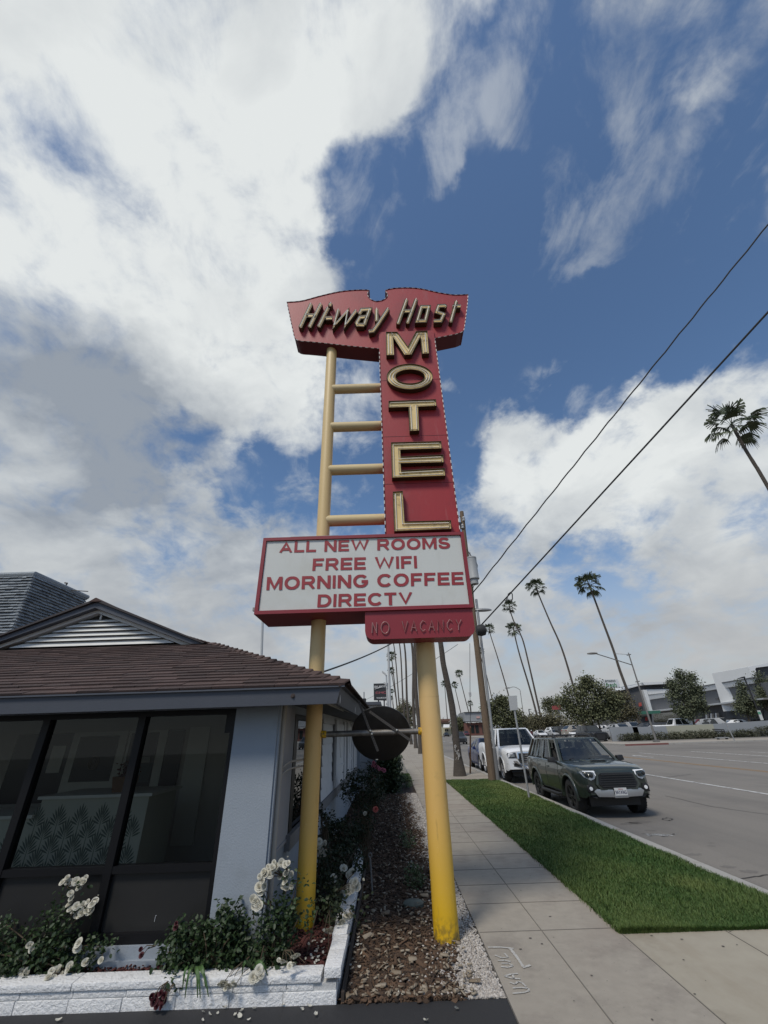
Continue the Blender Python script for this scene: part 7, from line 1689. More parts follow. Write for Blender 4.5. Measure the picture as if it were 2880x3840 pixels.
b = MB(); k0 = at_z(tc_[2]); b.box((k0[0] - .02, UY - .02, tc_[2] - .3), (tc_[0], UY + .02, tc_[2] - .2)); b.box((k0[0] - .02, UY - .02, tc_[2] + .2), (tc_[0], UY + .02, tc_[2] + .3)); b.build('transformer_bracket', M_galv, pole)
M_wire = mat('cable_black', (.02, .02, .021), .7)
b = MB()
for pts in ([zG(245, 390), zG(265, 420), zG(290, 455)], [zG(332, 505), zG(345, 540), zG(340, 640), zG(318, 720), zG(300, 760)], [zG(300, 660), (1650 + 308/2.4583, 1900 + 800/2.4583), zG(312, 860)]):
    b.tube([atY(*q, UY - .25) for q in pts], .014, 5)
b.build('drop_lead', M_wire, pole)
b = MB(); i0 = atY(*zG(215, 110), UY); 
for q, r_ in ((zG(217, 112), .09), (zG(208, 180), .08)):
    p = atY(*q, UY - .1); b.lathe([(0, -.12), (r_*.8, -.12), (r_, -.05), (r_*.6, -.02), (r_, .04), (r_*.5, .1), (0, .16)], p, seg=12)
b.build('insulator', MATS['porcelain'], pole, smooth=True)
b = MB(); b.tube([atY(*zG(180, 85), UY), atY(*zG(225, 130), UY), atY(*zG(232, 200), UY), atY(*zG(225, 260), UY)], .03, 6); b.box(tuple(atY(*zG(183, 200), UY) - Vector((0, .1, 0))), tuple(atY(*zG(200, 150), UY) + Vector((0, .1, 0)))); b.build('cutout_fuse', M_blk, pole)
# street light arm on the pole (cobra head)
def cobra(par, A, B, rise=.25, m=M_galv, s=1.0):
    b = MB(); A, B = Vector(A), Vector(B); P_ = [A.lerp(B, k/8) + Vector((0, 0, rise*math.sin(PI*k/8)*.8)) for k in range(9)]; b.tube(P_, .035*s, 8); b.build('lamp_arm', m, par, smooth=True)
    d = (B - A); d.z = 0; d.normalize(); sd = Vector((-d.y, d.x, 0)); rows = []
    for k in range(8):
        u = k/7; w = .17*s*math.sin(PI*min(1, .12 + u*.88))**.6; c = B + d*(u*.75 - .1)*s; rows.append([c + sd*w*math.cos(a) + Vector((0, 0, .10*s*math.sin(a)*(1 if a < PI else .55)*math.sin(PI*min(1, .15 + u*.8))**.5)) for a in np.linspace(0, 2*PI, 13)[:-1]])
    q = MB(); q.grid(rows, closed_u=True); q.add(rows[0], [tuple(range(12))]); q.add(rows[-1], [tuple(range(12))]); q.build('lamp_head', m, par, smooth=True, fix=True)
A = at_z(atY(*zG(310, 958), UY)[2]); cobra(pole, A, atY(*zG(345, 958), UY), .1)
# wires: each its own thing
def wire(label, A, B, sag, r=.018, n=24, wob=0.0):
    A, B = Vector(A), Vector(B); P_ = []
    for k in range(n + 1):
        u = k/n; p = A.lerp(B, u); p.z -= sag*4*u*(1-u); 
        if wob: p += Vector((0, math.sin(k*2.1)*wob, math.sin(k*1.7)*wob))
        P_.append(p)
    b = MB(); b.tube(P_, r, 6); o = b.build('overhead_cable', M_wire, None, loc=A, smooth=True); return tag(o, label, 'cable')
def far_pt(px, Y): return atY(*px, Y)
wire('upper twisted overhead cable running from the utility pole to the upper right', atY(1765, 2235, UY), atY(1765, 2235, UY).lerp(atY(2905, 850, 7.5), 2.2), -.3, .026, 110, .018)
wire('lower thick overhead cable running from the utility pole to the right edge', atY(1788, 2362, UY), atY(1788, 2362, UY).lerp(atY(2905, 1140, 7.0), 2.2), .02, .028, 60)
b = MB(); lp = [zG(x, y) for x, y in ((600,885),(618,850),(630,805),(650,788),(666,805),(668,850),(655,880))]; Yl = UY - 2.0
b.tube([atY(*q, Yl) for q in lp], .022, 6); o = b.build('cable_loop', M_wire, None, loc=atY(*lp[0], Yl), smooth=True); tag(o, 'small loop of spare cable hanging on the lower thick cable', 'cable')
cc_ = atY(*zG(378, 1140), UY - .6); b = MB(); b.lathe([(0, -.22), (.2, -.18), (.25, 0), (.2, .18), (0, .22)], cc_, axis='X', seg=14); b.tube([cc_, atY(*zG(400, 1085), UY - .6)], .02, 5); o = b.build('splice_case', M_wire, None, loc=cc_, smooth=True); tag(o, 'round dark splice case hanging from the lower cable beside the pole', 'cable case')
wire('service cable rising from behind the left yellow post to the sign', atY(1195, 2525, 8.5), atY(1470, 2412, 14.5), .05, .018)
wire('thin cable crossing behind the dealership sign', atY(*zI(385, 585), 75), atY(*zI(1300, 40), 40), .3, .02)
# guy wire with a strain insulator left of the pole
gw = thing('guy_wire', 'thin guy wire with a strain insulator hanging left of the utility pole', 'guy wire', (ub[0] - 1.0, UY + 2, 0)); Yg = UY + 2
b = MB(); b.tube([atY(*zG(275, 1260), Yg), atY(*zG(277, 1720), Yg)], .012, 5); b.tube([atY(*zG(277, 1740), Yg), atY(*zF(540, 350), Yg)], .012, 5); b.build('wire', M_wire, gw)
b = MB(); b.lathe([(0, -.1), (.05, -.08), (.06, .08), (0, .1)], atY(*zG(277, 1730), Yg), seg=10); b.build('insulator', MATS['porcelain'], gw, smooth=True)
b = MB(); b.tube([atY(*zF(540, 360), Yg), gnd(*zF(538, 1185))], .035, 8); b.build('guy_guard', mat('rusty_guard', (.20, .10, .05), .8, (.14, .08, .045), 7, .9), gw, smooth=True)
# street sign seen from the back
sb = gnd(1985, 2995); ss = thing('street_sign', 'grey back of a parking sign on a galvanised post between the grass and the SUV', 'sign', sb)
stp = atY(*zH(458, 25), sb[1]); b = MB(); b.tube([sb - Vector((0, 0, .1)), stp], .030, 6); b.build('post', M_galv, ss)
P4 = [atY(*zH(*p), sb[1] - .04) for p in ((426, 20), (495, 17), (502, 128), (442, 133))]; b = MB(); b.prism(P4, (0, .008, 0)); b.build('plate', mat('sign_back_grey', (.44, .45, .45), .5, (.38, .39, .39), 4, .9), ss, fix=True)
# ---------------------------------------------------------------- palms
M_frond = mat('palm_frond', (0.026, 0.042, 0.016), .6, (0.075, 0.092, 0.042), 3, .8, attr=True)
M_dead = mat('dead_frond', (0.11, 0.085, 0.055), .9, (.17, .135, .09), 3, .8, attr=True)
def crown_mesh(seed, nf=28, R=2.0):
    """fan palm head: each frond a stalk and a fan of leaflets joined near the stalk, tips free and drooping"""
    rg = random.Random(seed); V, tri, rn = [], [], []
    def tr(a, b_, c, r_): tri.append((a, b_, c)); rn.append(r_)
    for i in range(nf):
        u = i/(nf - 1); el = math.radians(84 - 128*u + rg.uniform(-12, 12)); az = i*2.399 + rg.uniform(-.35, .35)
        d = Vector((math.cos(az)*math.cos(el), math.sin(az)*math.cos(el), math.sin(el))); s = Vector((-math.sin(az), math.cos(az), 0)); tw = rg.uniform(-.6, .6); up = s.cross(d).normalized()*-1
        s2 = (s*math.cos(tw) + up*math.sin(tw)).normalized(); up2 = s2.cross(d).normalized(); up2 = up2 if up2.z > 0 else -up2
        Ls = R*rg.uniform(.34, .54); g = Vector((0, 0, -1)); hub = d*Ls + g*(.05 + .07*u)*R; col = rg.random()*.8 + .1; w = .016*R; n0 = len(V)
        V += [s2*w, s2*-w, hub - s2*w*.6, hub + s2*w*.6]; tr(n0, n0+1, n0+2, col*.5); tr(n0, n0+2, n0+3, col*.5)
        nl = 15; fr = R*rg.uniform(.38, .48)
        prev = None
        for k in range(nl):
            a = (k - (nl-1)/2)/((nl-1)/2)*1.45; ld = (d*math.cos(a) + s2*math.sin(a) - up2*.22*abs(math.sin(a))).normalized(); ll = fr*(1 - .16*abs(a))*rg.uniform(.9, 1.1)
            m_ = hub + ld*ll*.55; wd_ = (d*-math.sin(a) + s2*math.cos(a))*ll*.068; tip = m_ + (ld*.75 + g*(.12 + .50*u + rg.uniform(0, .3))).normalized()*ll*.5
            n0 = len(V); V += [hub, m_ - wd_, m_ + wd_, tip]; c_ = min(1, max(0, col + rg.uniform(-.12, .12))); tr(n0, n0+1, n0+2, c_); tr(n0+1, n0+3, n0+2, c_)
            mid = (m_ + tip)*.5; n0 = len(V); V += [m_ - wd_*.2, tip, tip + g*ll*rg.uniform(.1, .28) + ld*ll*.05]; tr(n0, n0+1, n0+2, c_)
    o = big_mesh('crown', np.array([v[:] for v in V]), np.array(tri), M_frond, None, rnd=rn); me = o.data; bpy.data.objects.remove(o); return me
CROWN = [crown_mesh(s) for s in (1, 2, 3)] + [crown_mesh(8, 23), crown_mesh(9, 33)]; CROWN_THIN = crown_mesh(5, 19)
def palm(label, Y, crown_px, mids, base_px=None, cr=None, rad=.24, group='tall fan palms', base_w=1.35, vis=True, thin=False):
    """trunk through pixel points at depth Y, crown at crown_px with apparent radius cr (pixels)"""
    top = atY(*crown_px, Y); pts = [atY(*m_, Y) for m_ in mids]
    if base_px: base = atY(*base_px, Y)
    else:
        a, c = (pts[-1], pts[-2] if len(pts) > 1 else top); d = (a - c); k = (a.z - 0)/max(.1, (c.z - a.z)); base = a + Vector((d.x*k*.6, 0, -a.z))
    base.z = 0
    t = thing('palm_tree', label, 'palm tree', base, group)
    ctl = [base] + pts[::-1] + [top]; ctl = sorted(ctl, key=lambda p: p.z)
    P_ = []
    for i in range(len(ctl) - 1):
        p0 = ctl[max(i-1, 0)]; p1 = ctl[i]; p2 = ctl[i+1]; p3 = ctl[min(i+2, len(ctl)-1)]; n = max(3, int((p2.z - p1.z)/1.2))
        for j in range(n):
            u = j/n; P_.append(0.5*((2*p1) + (-p0 + p2)*u + (2*p0 - 5*p1 + 4*p2 - p3)*u*u + (-p0 + 3*p1 - 3*p2 + p3)*u**3))
    P_.append(ctl[-1]); H_ = max(top.z, 1); rr = []
    for k, p in enumerate(P_):
        f = p.z/H_; rr.append(rad*((1.0 - .42*f) + (base_w - 1)*max(0, 1 - p.z/1.0)**2 + .10*max(0, 1 - abs(f - .98)/.03)) * (1 + .03*math.sin(k*2.7)))
    b = MB(); b.tube(P_, rr, 12); b.build('trunk', M_trunk, t, smooth=True)
    depth = (RW.T @ np.array([top[0], top[1], top[2] - EYE]))[2]; R = (cr/FPX*depth) if cr else 2.0
    if vis:
        o = bpy.data.objects.new('crown', CROWN_THIN if thin else random.choice(CROWN)); COL.objects.link(o); o.parent = t; o.location = top - base; s = R/1.62; o.scale = (s, s, s); o.rotation_euler = (random.uniform(-.12, .12), random.uniform(-.12, .12), random.random()*6)
    return t
# near trunk with graffiti (its crown is behind the sign)
pb = gnd(*zF(350, 1230)); near = palm('thick near palm trunk tagged with white graffiti in front of the parked cars', pb[1], (1612, 2150), [zF(215, 0), zI(1165, 240), (1653, 2416)], zF(352, 1215), 95, .165, 'palms along the near sidewalk', 1.75)
b = MB()
for st in ([(250,690),(262,675),(275,700),(262,740),(252,720),(250,690)], [(255,745),(265,800),(285,780),(290,830)], [(300,790),(320,765)], [(290,840),(310,800),(300,860),(330,820)], [(310,880),(335,840),(340,870),(320,900),(310,880)], [(325,905),(310,935)], [(275,940),(290,900),(285,930)]):
    P_ = []
    for q in st:
        c = atY(*zF(*q), pb[1]); cx = atY(*zF(235 + (q[1]-690)*.27 + 55, q[1]), pb[1])[0]; dx = max(-.16, min(.16, c[0] - cx)); P_.append(Vector((c[0], pb[1] - math.sqrt(max(.001, .20**2 - dx*dx)) - .012, c[2])))
    b.tube(P_, .013, 5)
b.build('graffiti', mat('white_spray', (.52, .51, .49), .9), near)
# near-side row
YP = lambda px: gnd(*px)[1]
for (lab, base, ys, mids, crn, cr) in (
    ('tall palm of the near row just left of the right yellow post', zI(905, 1020), None, [zI(868, 55), zI(880, 600)], (1500, 2250), 45),
    ('tall palm of the near row hidden mostly by the right yellow post', zI(952, 1072), None, [zI(905, 470), zI(935, 800)], (1552, 2270), 55),
    ('palm trunk of the near row rising left of the thickest one', zI(862, 985), None, [zI(797, 55), zI(822, 620)], (1480, 2290), 34),
    ('slim palm trunk second from the left of the near row', zI(825, 955), None, [zI(752, 55), zI(785, 620)], (1468, 2300), 30),
    ('slim palm trunk of the near row rising behind the dealership sign', zI(800, 940), None, [zI(697, 55), zI(750, 640)], (1440, 2300), 27)):
    Y = min(gnd(*base)[1], 130); palm(lab, Y, crn, mids, base, cr, .20, 'palms along the near sidewalk')
for (lab, crn, mids, cr, Y) in (('palm with a bushy crown beside the light pole right of the dealership sign', zI(672, 150), [zI(682, 230), zI(727, 640)], 19, 190), ('smaller palm crown lower beside the light pole', zI(672, 288), [zI(680, 340), zI(733, 660)], 14, 250), ('tiny far palm half hidden by the light pole', zI(676, 480), [zI(690, 600)], 9, 360), ('tiniest far palm under the others by the light pole', zI(672, 545), [zI(690, 640)], 8, 420)):
    palm(lab, Y, crn, mids, None, cr, .33, 'palms along the near sidewalk')
# far side row
for (lab, crn, mids, cr, Y, rad) in (
    ('tall palm with a full crown above the store sign', zG(1370, 715), [zG(1405, 800), zG(1490, 1030), zG(1598, 1320), z3(700, 200), z3(790, 440)], 48, 88, .30),
    ('palm standing over the big leafy tree left of the store', zG(885, 735), [zG(905, 800), zG(1010, 1050), zG(1120, 1300), zG(1225, 1640)], 35, 112, .29),
    ('palm whose crown touches the cable loop', zG(640, 915), [zG(650, 970), zG(690, 1080), zG(760, 1220), zG(830, 1500), zG(945, 2010)], 27, 118, .27),
    ('palm with a double looking crown and a swollen trunk', zG(678, 1125), [zG(690, 1190), zG(735, 1370), zG(820, 1650), zG(885, 1890)], 28, 128, .30),
    ('palm beside the round splice case', zG(455, 1120), [zG(463, 1175), zG(540, 1420), zG(632, 1740)], 20, 175, .30),
    ('small palm close to the right edge of the utility pole', zG(370, 1325), [zG(372, 1370), zG(430, 1560), zG(480, 1780)], 15, 235, .30),
    ('small palm left of the utility pole above the grey building', zG(175, 1535), [zG(182, 1570), zG(240, 1800), zG(290, 1990)], 15, 230, .30),
    ('small palm right of the graffiti palm trunk', zG(135, 1640), [zG(138, 1670), zG(180, 1850), zG(208, 1980)], 13, 260, .30),
    ('small palm half hidden behind the graffiti palm trunk', zG(42, 1630), [zG(55, 1800)], 13, 270, .30),
    ('stubby far palm with a ragged skirt above the grey building', zG(278, 1812), [zG(285, 1870), zG(290, 1980)], 11, 330, .5)):
    palm(lab, Y, crn, mids, None, cr, rad, 'palms along the far side of the street')
ep = palm('large fan palm cut by the right edge of the photo', 24.0, (2500 + 1075/4.366, 1450 + 640/4.366), [(2500 + 1290/4.366, 1450 + 1030/4.366), (2500 + 1470/4.366, 1450 + 1320/4.366), (2500 + 1659/4.366, 1450 + 1640/4.366)], None, 96, .17, 'tall fan palms', thin=True)
# ---------------------------------------------------------------- leafy trees
M_tl = mat('tree_leaf', (0.072, 0.080, 0.042), .8, (0.15, 0.158, 0.088), 2.5, .8, attr=True); M_tl2 = mat('tree_leaf_olive', (0.085, 0.082, 0.048), .8, (0.165, 0.152, 0.092), 2.5, .8, attr=True); M_tl3 = mat('sycamore_leaf', (0.065, 0.078, 0.048), .8, (0.145, 0.16, 0.10), 2.5, .8, attr=True)
for _m in (M_tl, M_tl2, M_tl3): _m.node_tree.nodes['Principled BSDF'].inputs['Specular IOR Level'].default_value = .15
M_bark2 = mat('tree_bark', (0.07, 0.055, 0.042), .95, (.12, .1, .08), 4, .9, bump=.6, bscale=20)
def tree(label, Y, blobs, trunk_px, m, leaf=.22, dens=1.0, cat='tree', name='leafy_tree', group=None, gap=.0, ntr=1):
    """blobs: (px, py, rx, ry) crown clumps in source pixels"""
    base = atY(*trunk_px, Y); base.z = 0; t = thing(name, label, cat, base, group); cl = []; ctr = []
    for (px, py, rx, ry) in blobs:
        c = atY(px, py, Y); dx = (atY(px + rx, py, Y) - c).length; dz = (atY(px, py + ry, Y) - c).length; c.y += random.uniform(-.3, .3)*dx
        n = int(25*dens); p = inside_ellipsoid(c, (dx*.86, dx*.8, dz*.86), n, .12); cl.append(p); ctr.append(c); v = RNG.normal(size=(4, 3)); v /= np.linalg.norm(v, axis=1, keepdims=True); cl.append(np.array(c) + v*np.array([dx, dx*.6, dz])*RNG.uniform(.95, 1.3, (4, 1)))
    cl = np.concatenate(cl); V, F = leaf_clusters(cl, 22, leaf*1.15, leaf*.9, up=.3); big_mesh('crown', V, F, m, t, rnd=np.repeat(np.clip(np.repeat(RNG.random(len(cl)), 22)*.6 + RNG.random(len(F)//2)*.4, 0, 1), 2))
    b = MB(); cx = sum((c for c in ctr), Vector())/len(ctr); 
    for q in range(ntr):
        off = Vector(((q - (ntr-1)/2)*.9, 0, 0)); fork = base.lerp(cx, .5) + off; b.tube([base + off, base.lerp(fork, .5) + off*.5 + Vector((.05, 0, 0)), fork], [.17, .14, .12], 8)
        for c in ctr: b.tube([fork, fork.lerp(c, .55) + Vector((0, 0, .2)), c], [.08, .05, .02], 5, cap=False)
    b.build('trunk', M_bark2, t, smooth=True); return t
S = lambda L_, z, s: [(z(x, y)[0], z(x, y)[1], rx/s, ry/s) for x, y, rx, ry in L_]
TY_ = Yw2 + 9
tree('large bushy tree left of the store sign in front of the parked cars', TY_ + 4, S([(110,330,90,90),(200,270,80,70),(290,290,80,70),(120,440,100,80),(230,400,110,100),(330,400,100,90),(420,370,70,70),(300,490,110,60),(180,500,110,60),(60,400,50,90),(400,470,70,60),(220,230,40,35)], zD, 2.127), zD(290, 590), M_tl, .34, 1.5, ntr=2)
tree('olive rounded tree hugging the right side of the large bushy tree', TY_ + 8, S([(450,400,70,70),(500,360,60,50),(520,440,80,70),(470,500,70,50),(560,490,50,45),(400,330,40,40)], zD, 2.127), zD(500, 590), M_tl2, .32, 1.0)
tree('upright sycamore standing behind the wall beside the white pickup', Yw2 + 4, S([(560,110,45,55),(690,140,45,50),(610,200,90,60),(520,260,70,60),(700,250,100,60),(600,330,140,70),(740,350,90,70),(500,370,60,50),(640,430,150,60),(780,440,80,55),(560,520,90,55),(700,540,110,60),(830,500,60,45),(460,220,40,35),(800,290,40,40),(640,600,70,40)], zE, 3.318), zE(720, 720), M_tl3, .26, .95)
tree('young sycamore behind the black lamp post', Yw2 + 4.5, S([(1350,350,60,50),(1320,430,70,55),(1400,410,60,60),(1290,500,50,45),(1360,540,80,50),(1440,490,60,55),(1330,250,30,30),(1450,560,50,40)], zE, 3.318), zE(1400, 690), M_tl3, .24, .7)
tree('sycamore cut by the right edge in front of the dark store entrance', Yw2 + 2.5, S([(1540,150,50,55),(1600,230,70,60),(1560,310,60,60),(1650,330,70,70),(1620,420,80,60),(1550,420,50,40),(1690,220,60,70),(1680,480,70,50)], zE, 3.318), zE(1690, 700), M_tl3, .22, .7)
tree('round green tree behind the white pickup roof', 66, S([(330,110,70,60),(400,90,60,55),(300,180,60,60),(380,170,90,70),(450,170,60,60),(340,230,80,40),(430,230,70,45),(280,120,40,45),(480,220,50,40),(370,60,40,30)], zH, 2.0738), zH(405, 300), M_tl, .30, 1.25)
tree('dark tree behind the red billboard', 130, S([(720,80,40,40),(760,70,40,35),(740,120,50,40),(800,60,35,35),(790,130,50,40)], zH, 2.0738), zH(760, 250), M_tl, .42, .9)
tree('low olive trees behind the cars left of the palm trunks', 110, S([(600,220,50,40),(660,210,60,40),(730,200,60,45),(800,210,60,45),(640,240,70,30),(760,235,80,35)], zH, 2.0738), zH(700, 280), M_tl2, .40, 1.0)
tree('olive tree with pale foliage right of the sign post', 95, S([(510,170,30,35),(540,210,40,35),(570,225,40,30)], zH, 2.0738), zH(545, 280), M_tl2, .34, .8)
tree('leafy street tree behind the mirror beside the palm trunks', 120, S([(800,620,50,40),(760,660,45,40),(830,690,60,50),(790,730,55,45),(850,770,45,45),(880,660,30,40)], zI, 2.5136), zI(820, 900), M_tl2, .38, 1.0)
tree('dark bushy tree behind the graffiti palm trunk', 170, S([(330,260,45,40),(370,300,50,45),(330,330,45,40),(410,340,45,40),(360,390,60,35)], zF, 4.74), zF(370, 480), M_tl, .55, 1.0)
# ---------------------------------------------------------------- street lamps
def lamp_post(label, base_px, Y, tip_px, head_px, r=.11, arm=True, m=None, group=None):
    m = m or mat('lamp_post_grey', (.17, .165, .155), .7, (.13, .125, .12), 5, .9); base = atY(*base_px, Y); base.z = 0; tip = atY(*tip_px, Y)
    t = thing('street_lamp', label, 'street lamp', base, group); b = MB(); b.tube([base, base + Vector((0, 0, .5)), tip], [r*1.25, r, r*.55], 12); b.box((base[0] - .25, Y - .25, 0), (base[0] + .25, Y + .25, .22)); b.build('post', m, t, smooth=True)
    return t, tip
M_lpost = mat('lamp_post_grey', (.17, .165, .155), .7, (.13, .125, .12), 5, .9)
LYY = gnd(*zD(770, 708), 0)[1]
t, tip = lamp_post('curved arm street lamp on the far corner in front of the store', zD(770, 708), LYY, zD(545, -5), None)
cobra(t, atY(*zD(572, 92), LYY), atY(*zD(285, 2), LYY), .0, M_lpost, 1.6)
b = MB()
for q in ((zD(533, 15), zD(565, 8)), (zD(603, 228), zD(635, 222))): b.tube([atY(*q[0], LYY), atY(*q[1], LYY)], .06, 6)
b.tube([atY(*zD(548, 10), LYY), atY(*zD(430, 2), LYY)], .02, 5); b.build('bracket', M_lpost, t)
t, tip = lamp_post('thin grey street lamp between the sign post and the palms', zQ(345, 470), 95, zG(738, 1690), None, .10); cobra(t, tip, atY(*zG(640, 1672), 95), .5, M_lpost, 1.5)
def lot_lamp(label, base_px, Y, top_px, arm_px, m=M_blk, r=.09):
    base = atY(*base_px, Y); base.z = 0; t = thing('lot_lamp', label, 'lamp post', base); tp = atY(*top_px, Y); b = MB(); b.tube([base, tp], r, 10); b.build('post', m, t, smooth=True); e = atY(*arm_px, Y)
    b = MB(); b.hexa([tp + Vector((0, -.2, -.12)), e + Vector((0, -.2, -.05)), e + Vector((0, .2, -.05)), tp + Vector((0, .2, -.12))], [tp + Vector((0, -.2, .08)), e + Vector((0, -.2, .03)), e + Vector((0, .2, .03)), tp + Vector((0, .2, .08))]); b.build('lamp_head', m, t, fix=True); return t
ll = lot_lamp('black parking lot lamp post with a flat head beside the right sycamores', zE(1580, 660), Yw2 + 1.5, zE(1360, 130), zE(1290, 148))
pst = thing('poster_board', 'white and green notice board leaning on the black lamp post', 'sign', atY(*zE(1570, 660), Yw2 + 1.0)); b = MB(); P4 = [atY(*zE(*q), Yw2 + 1.0) for q in ((1525,545),(1562,543),(1608,665),(1572,668))]; b.prism(P4, (0, .05, 0)); b.build('board', mat('board_white', (.55, .57, .55), .6), pst, fix=True)
P4 = [atY(*zE(*q), Yw2 + .97) for q in ((1530,562),(1564,560),(1575,590),(1541,592))]; b = MB(); b.prism(P4, (0, .02, 0)); b.build('green_patch', mat('sign_green', (.10, .30, .20), .6), pst, fix=True)
lot_lamp('slim dark lamp post beside the palms left of the red billboard', zQ(405, 300), 120, zQ(388, 150), zQ(425, 150), M_blk, .12)
# small sign post on the far kerb and a bench
pb2 = gnd(*zE(1245, 922), 0); o = thing('sign_post', 'thin leaning grey sign post on the far kerb', 'post', pb2); b = MB(); b.tube([pb2, atY(*zE(1130, 690), pb2[1])], .05, 6); b.build('post', M_galv, o)
YB2 = gnd(*zE(1070, 905), 0)[1]
bn = thing('bench', 'dark metal bench among the shrubs in front of the low wall', 'bench', gnd(*zE(1070, 905), 0)); b = MB()
for q in ([(970,780),(1110,785),(1125,830)], [(985,800),(1110,805)]): b.tube([atY(*zE(*v), YB2) for v in q], .06, 6)
b.build('backrest', M_blk, bn); b = MB(); p0, p1 = atY(*zE(1000, 885), YB2), atY(*zE(1140, 885), YB2); b.box((p0[0], YB2 - .5, p0[2] - .04), (p1[0], YB2, p0[2] + .04)); b.build('seat', M_galv, bn)
b = MB()
for x in (p0[0] + .15, p1[0] - .15): b.box((x - .04, YB2 - .4, 0), (x + .04, YB2 - .05, p0[2] - .04))
b.build('leg', M_blk, bn)
# low wall and shrubs across the intersection
lw = thing('low_wall', 'long low grey wall with one beige section across the intersection', 'wall', (40, Yw2, 0))
def wall_seg(px0, px1, zt0, zt1, name, m):
    a, c = atY(*px0, Yw2), atY(*px1, Yw2); b = MB(); b.hexa([(a[0], Yw2, -.05), (c[0], Yw2, -.05), (c[0], Yw2 + .25, -.05), (a[0], Yw2 + .25, -.05)], [(a[0], Yw2, a[2]), (c[0], Yw2, c[2]), (c[0], Yw2 + .25, c[2]), (a[0], Yw2 + .25, a[2])]); return b.build(name, m, lw, fix=True)
M_lw = mat('grey_wall_paint', (.27, .285, .30), .9, (.24, .255, .27), 1.2, .9)
wall_seg(zE(388, 738), zE(972, 714), 0, 0, 'beige_section', mat('beige_wall_paint', (.36, .355, .28), .9, (.32, .315, .25), 1.2, .9))
wall_seg(zE(-30, 752), zE(387, 738), 0, 0, 'grey_section', M_lw); wall_seg(zE(973, 714), zE(1700, 668), 0, 0, 'grey_section', M_lw); wall_seg(zD(395, 590), zD(615, 580), 0, 0, 'grey_section', M_lw)
M_shrub = mat('shrub_leaf', (0.032, 0.038, 0.020), .7, (0.085, 0.085, 0.045), 3, .8, attr=True)
sh_x = list(np.linspace(20, 1700, 27)) + [-40, -90, -140]
for i, x in enumerate(sh_x):
    y = 872 - x*.018 + random.uniform(-8, 8); big = 1.35 if x > 1480 else 1.0
    c = atY(*zE(x, y - (18 if big > 1 else 0)), Yw2 - .7); r = (.62*big, .5, .46*big*random.uniform(.8, 1.15)); c.z = r[2]*.75
    o = thing('shrub', 'small grey green shrub planted in the row along the foot of the low wall', 'shrub', (c[0], c[1], 0), 'shrubs along the low wall'); p = inside_ellipsoid(c, r, 60, .3); p[:, 2] = np.maximum(p[:, 2], .03); V, F = leaf_clusters(p, 7, .08, .13); big_mesh('foliage', V, F, M_shrub, o, rnd=np.repeat(RNG.random(len(F)//2), 2))
# ---------------------------------------------------------------- store, its roof sign and the far buildings
M_sdark = mat('store_dark_grey', (0.085, 0.087, 0.092), .85, (.075, .077, .082), .8, .9); M_smid = mat('store_mid_grey', (0.15, 0.155, 0.165), .85, (.135, .14, .15), .8, .9); M_swhite = mat('store_white', (0.66, 0.67, 0.67), .7, (.60, .61, .61), .8, .9); M_sglass = mat('store_glass', (.02, .025, .025), .08)
st = thing('store_building', 'long low dark grey store with white canopy frames across the intersection', 'building', (60, 95, 0))
d_ = Vector((math.sin(math.radians(20.5)), math.cos(math.radians(20.5)), 0)); r = ray(2633, 2650); k_ = 78/(r[0]*0 + (RW.T @ r)[2]) if False else 1
u0 = np.array(ray(2633, 2690)); dep = 80.0; p0 = Vector(u0*(dep/FPX)); SP = Vector((p0[0], p0[1], 0)); nrm_ = Vector((-d_.y, d_.x, 0))
def on_store(px, py, off=0.0):
    r_ = Vector(ray(px, py)); P0 = SP + nrm_*off; t = (P0 - Vector((0, 0, EYE))).dot(nrm_)/r_.dot(nrm_); return Vector((r_[0]*t, r_[1]*t, r_[2]*t + EYE))
def sq(name, pts, m, off=0.0, th=.6, par=st):
    P_ = [on_store(*q, off) for q in pts]; b = MB(); b.prism(P_, tuple(-nrm_*th)); return b.build(name, m, par, fix=True)
e0 = lambda x, y: zE(x, y)
sq('wall', [e0(185, 410), e0(1560, 200), e0(1700, 190), e0(1700, 720), e0(210, 720)], M_smid, 0, 14)
sq('parapet', [e0(172, 352), e0(1495, 140), e0(1497, 205), e0(185, 412)], M_swhite, .25, 1.0)
sq('roof_edge', [e0(172, 348), e0(1480, 128), e0(1482, 142), e0(172, 356)], M_smid, .32, 1.2)
sq('white_band', [e0(210, 545), e0(1600, 388), e0(1600, 408), e0(210, 566)], M_swhite, 1.2, 1.4)
sq('lower_wall', [e0(820, 480), e0(1600, 412), e0(1600, 700), e0(830, 700)], M_sdark, .06, .3)
sq('shopfront', [e0(230, 585), e0(560, 560), e0(565, 690), e0(240, 690)], M_sglass, .1, .3)
for x in (880, 940, 1000): sq('column', [e0(x, 590 - (x-880)*.1), e0(x + 18, 588 - (x-880)*.1), e0(x + 26, 700), e0(x + 8, 700)], M_swhite, .8, .3)
b = MB(); c = on_store(*e0(1035, 402), .2); b.box((c[0]-.25, c[1]-.25, c[2]-.2), (c[0]+.25, c[1]+.25, c[2]+.15)); b.build('wall_lamp', M_sdark, st)
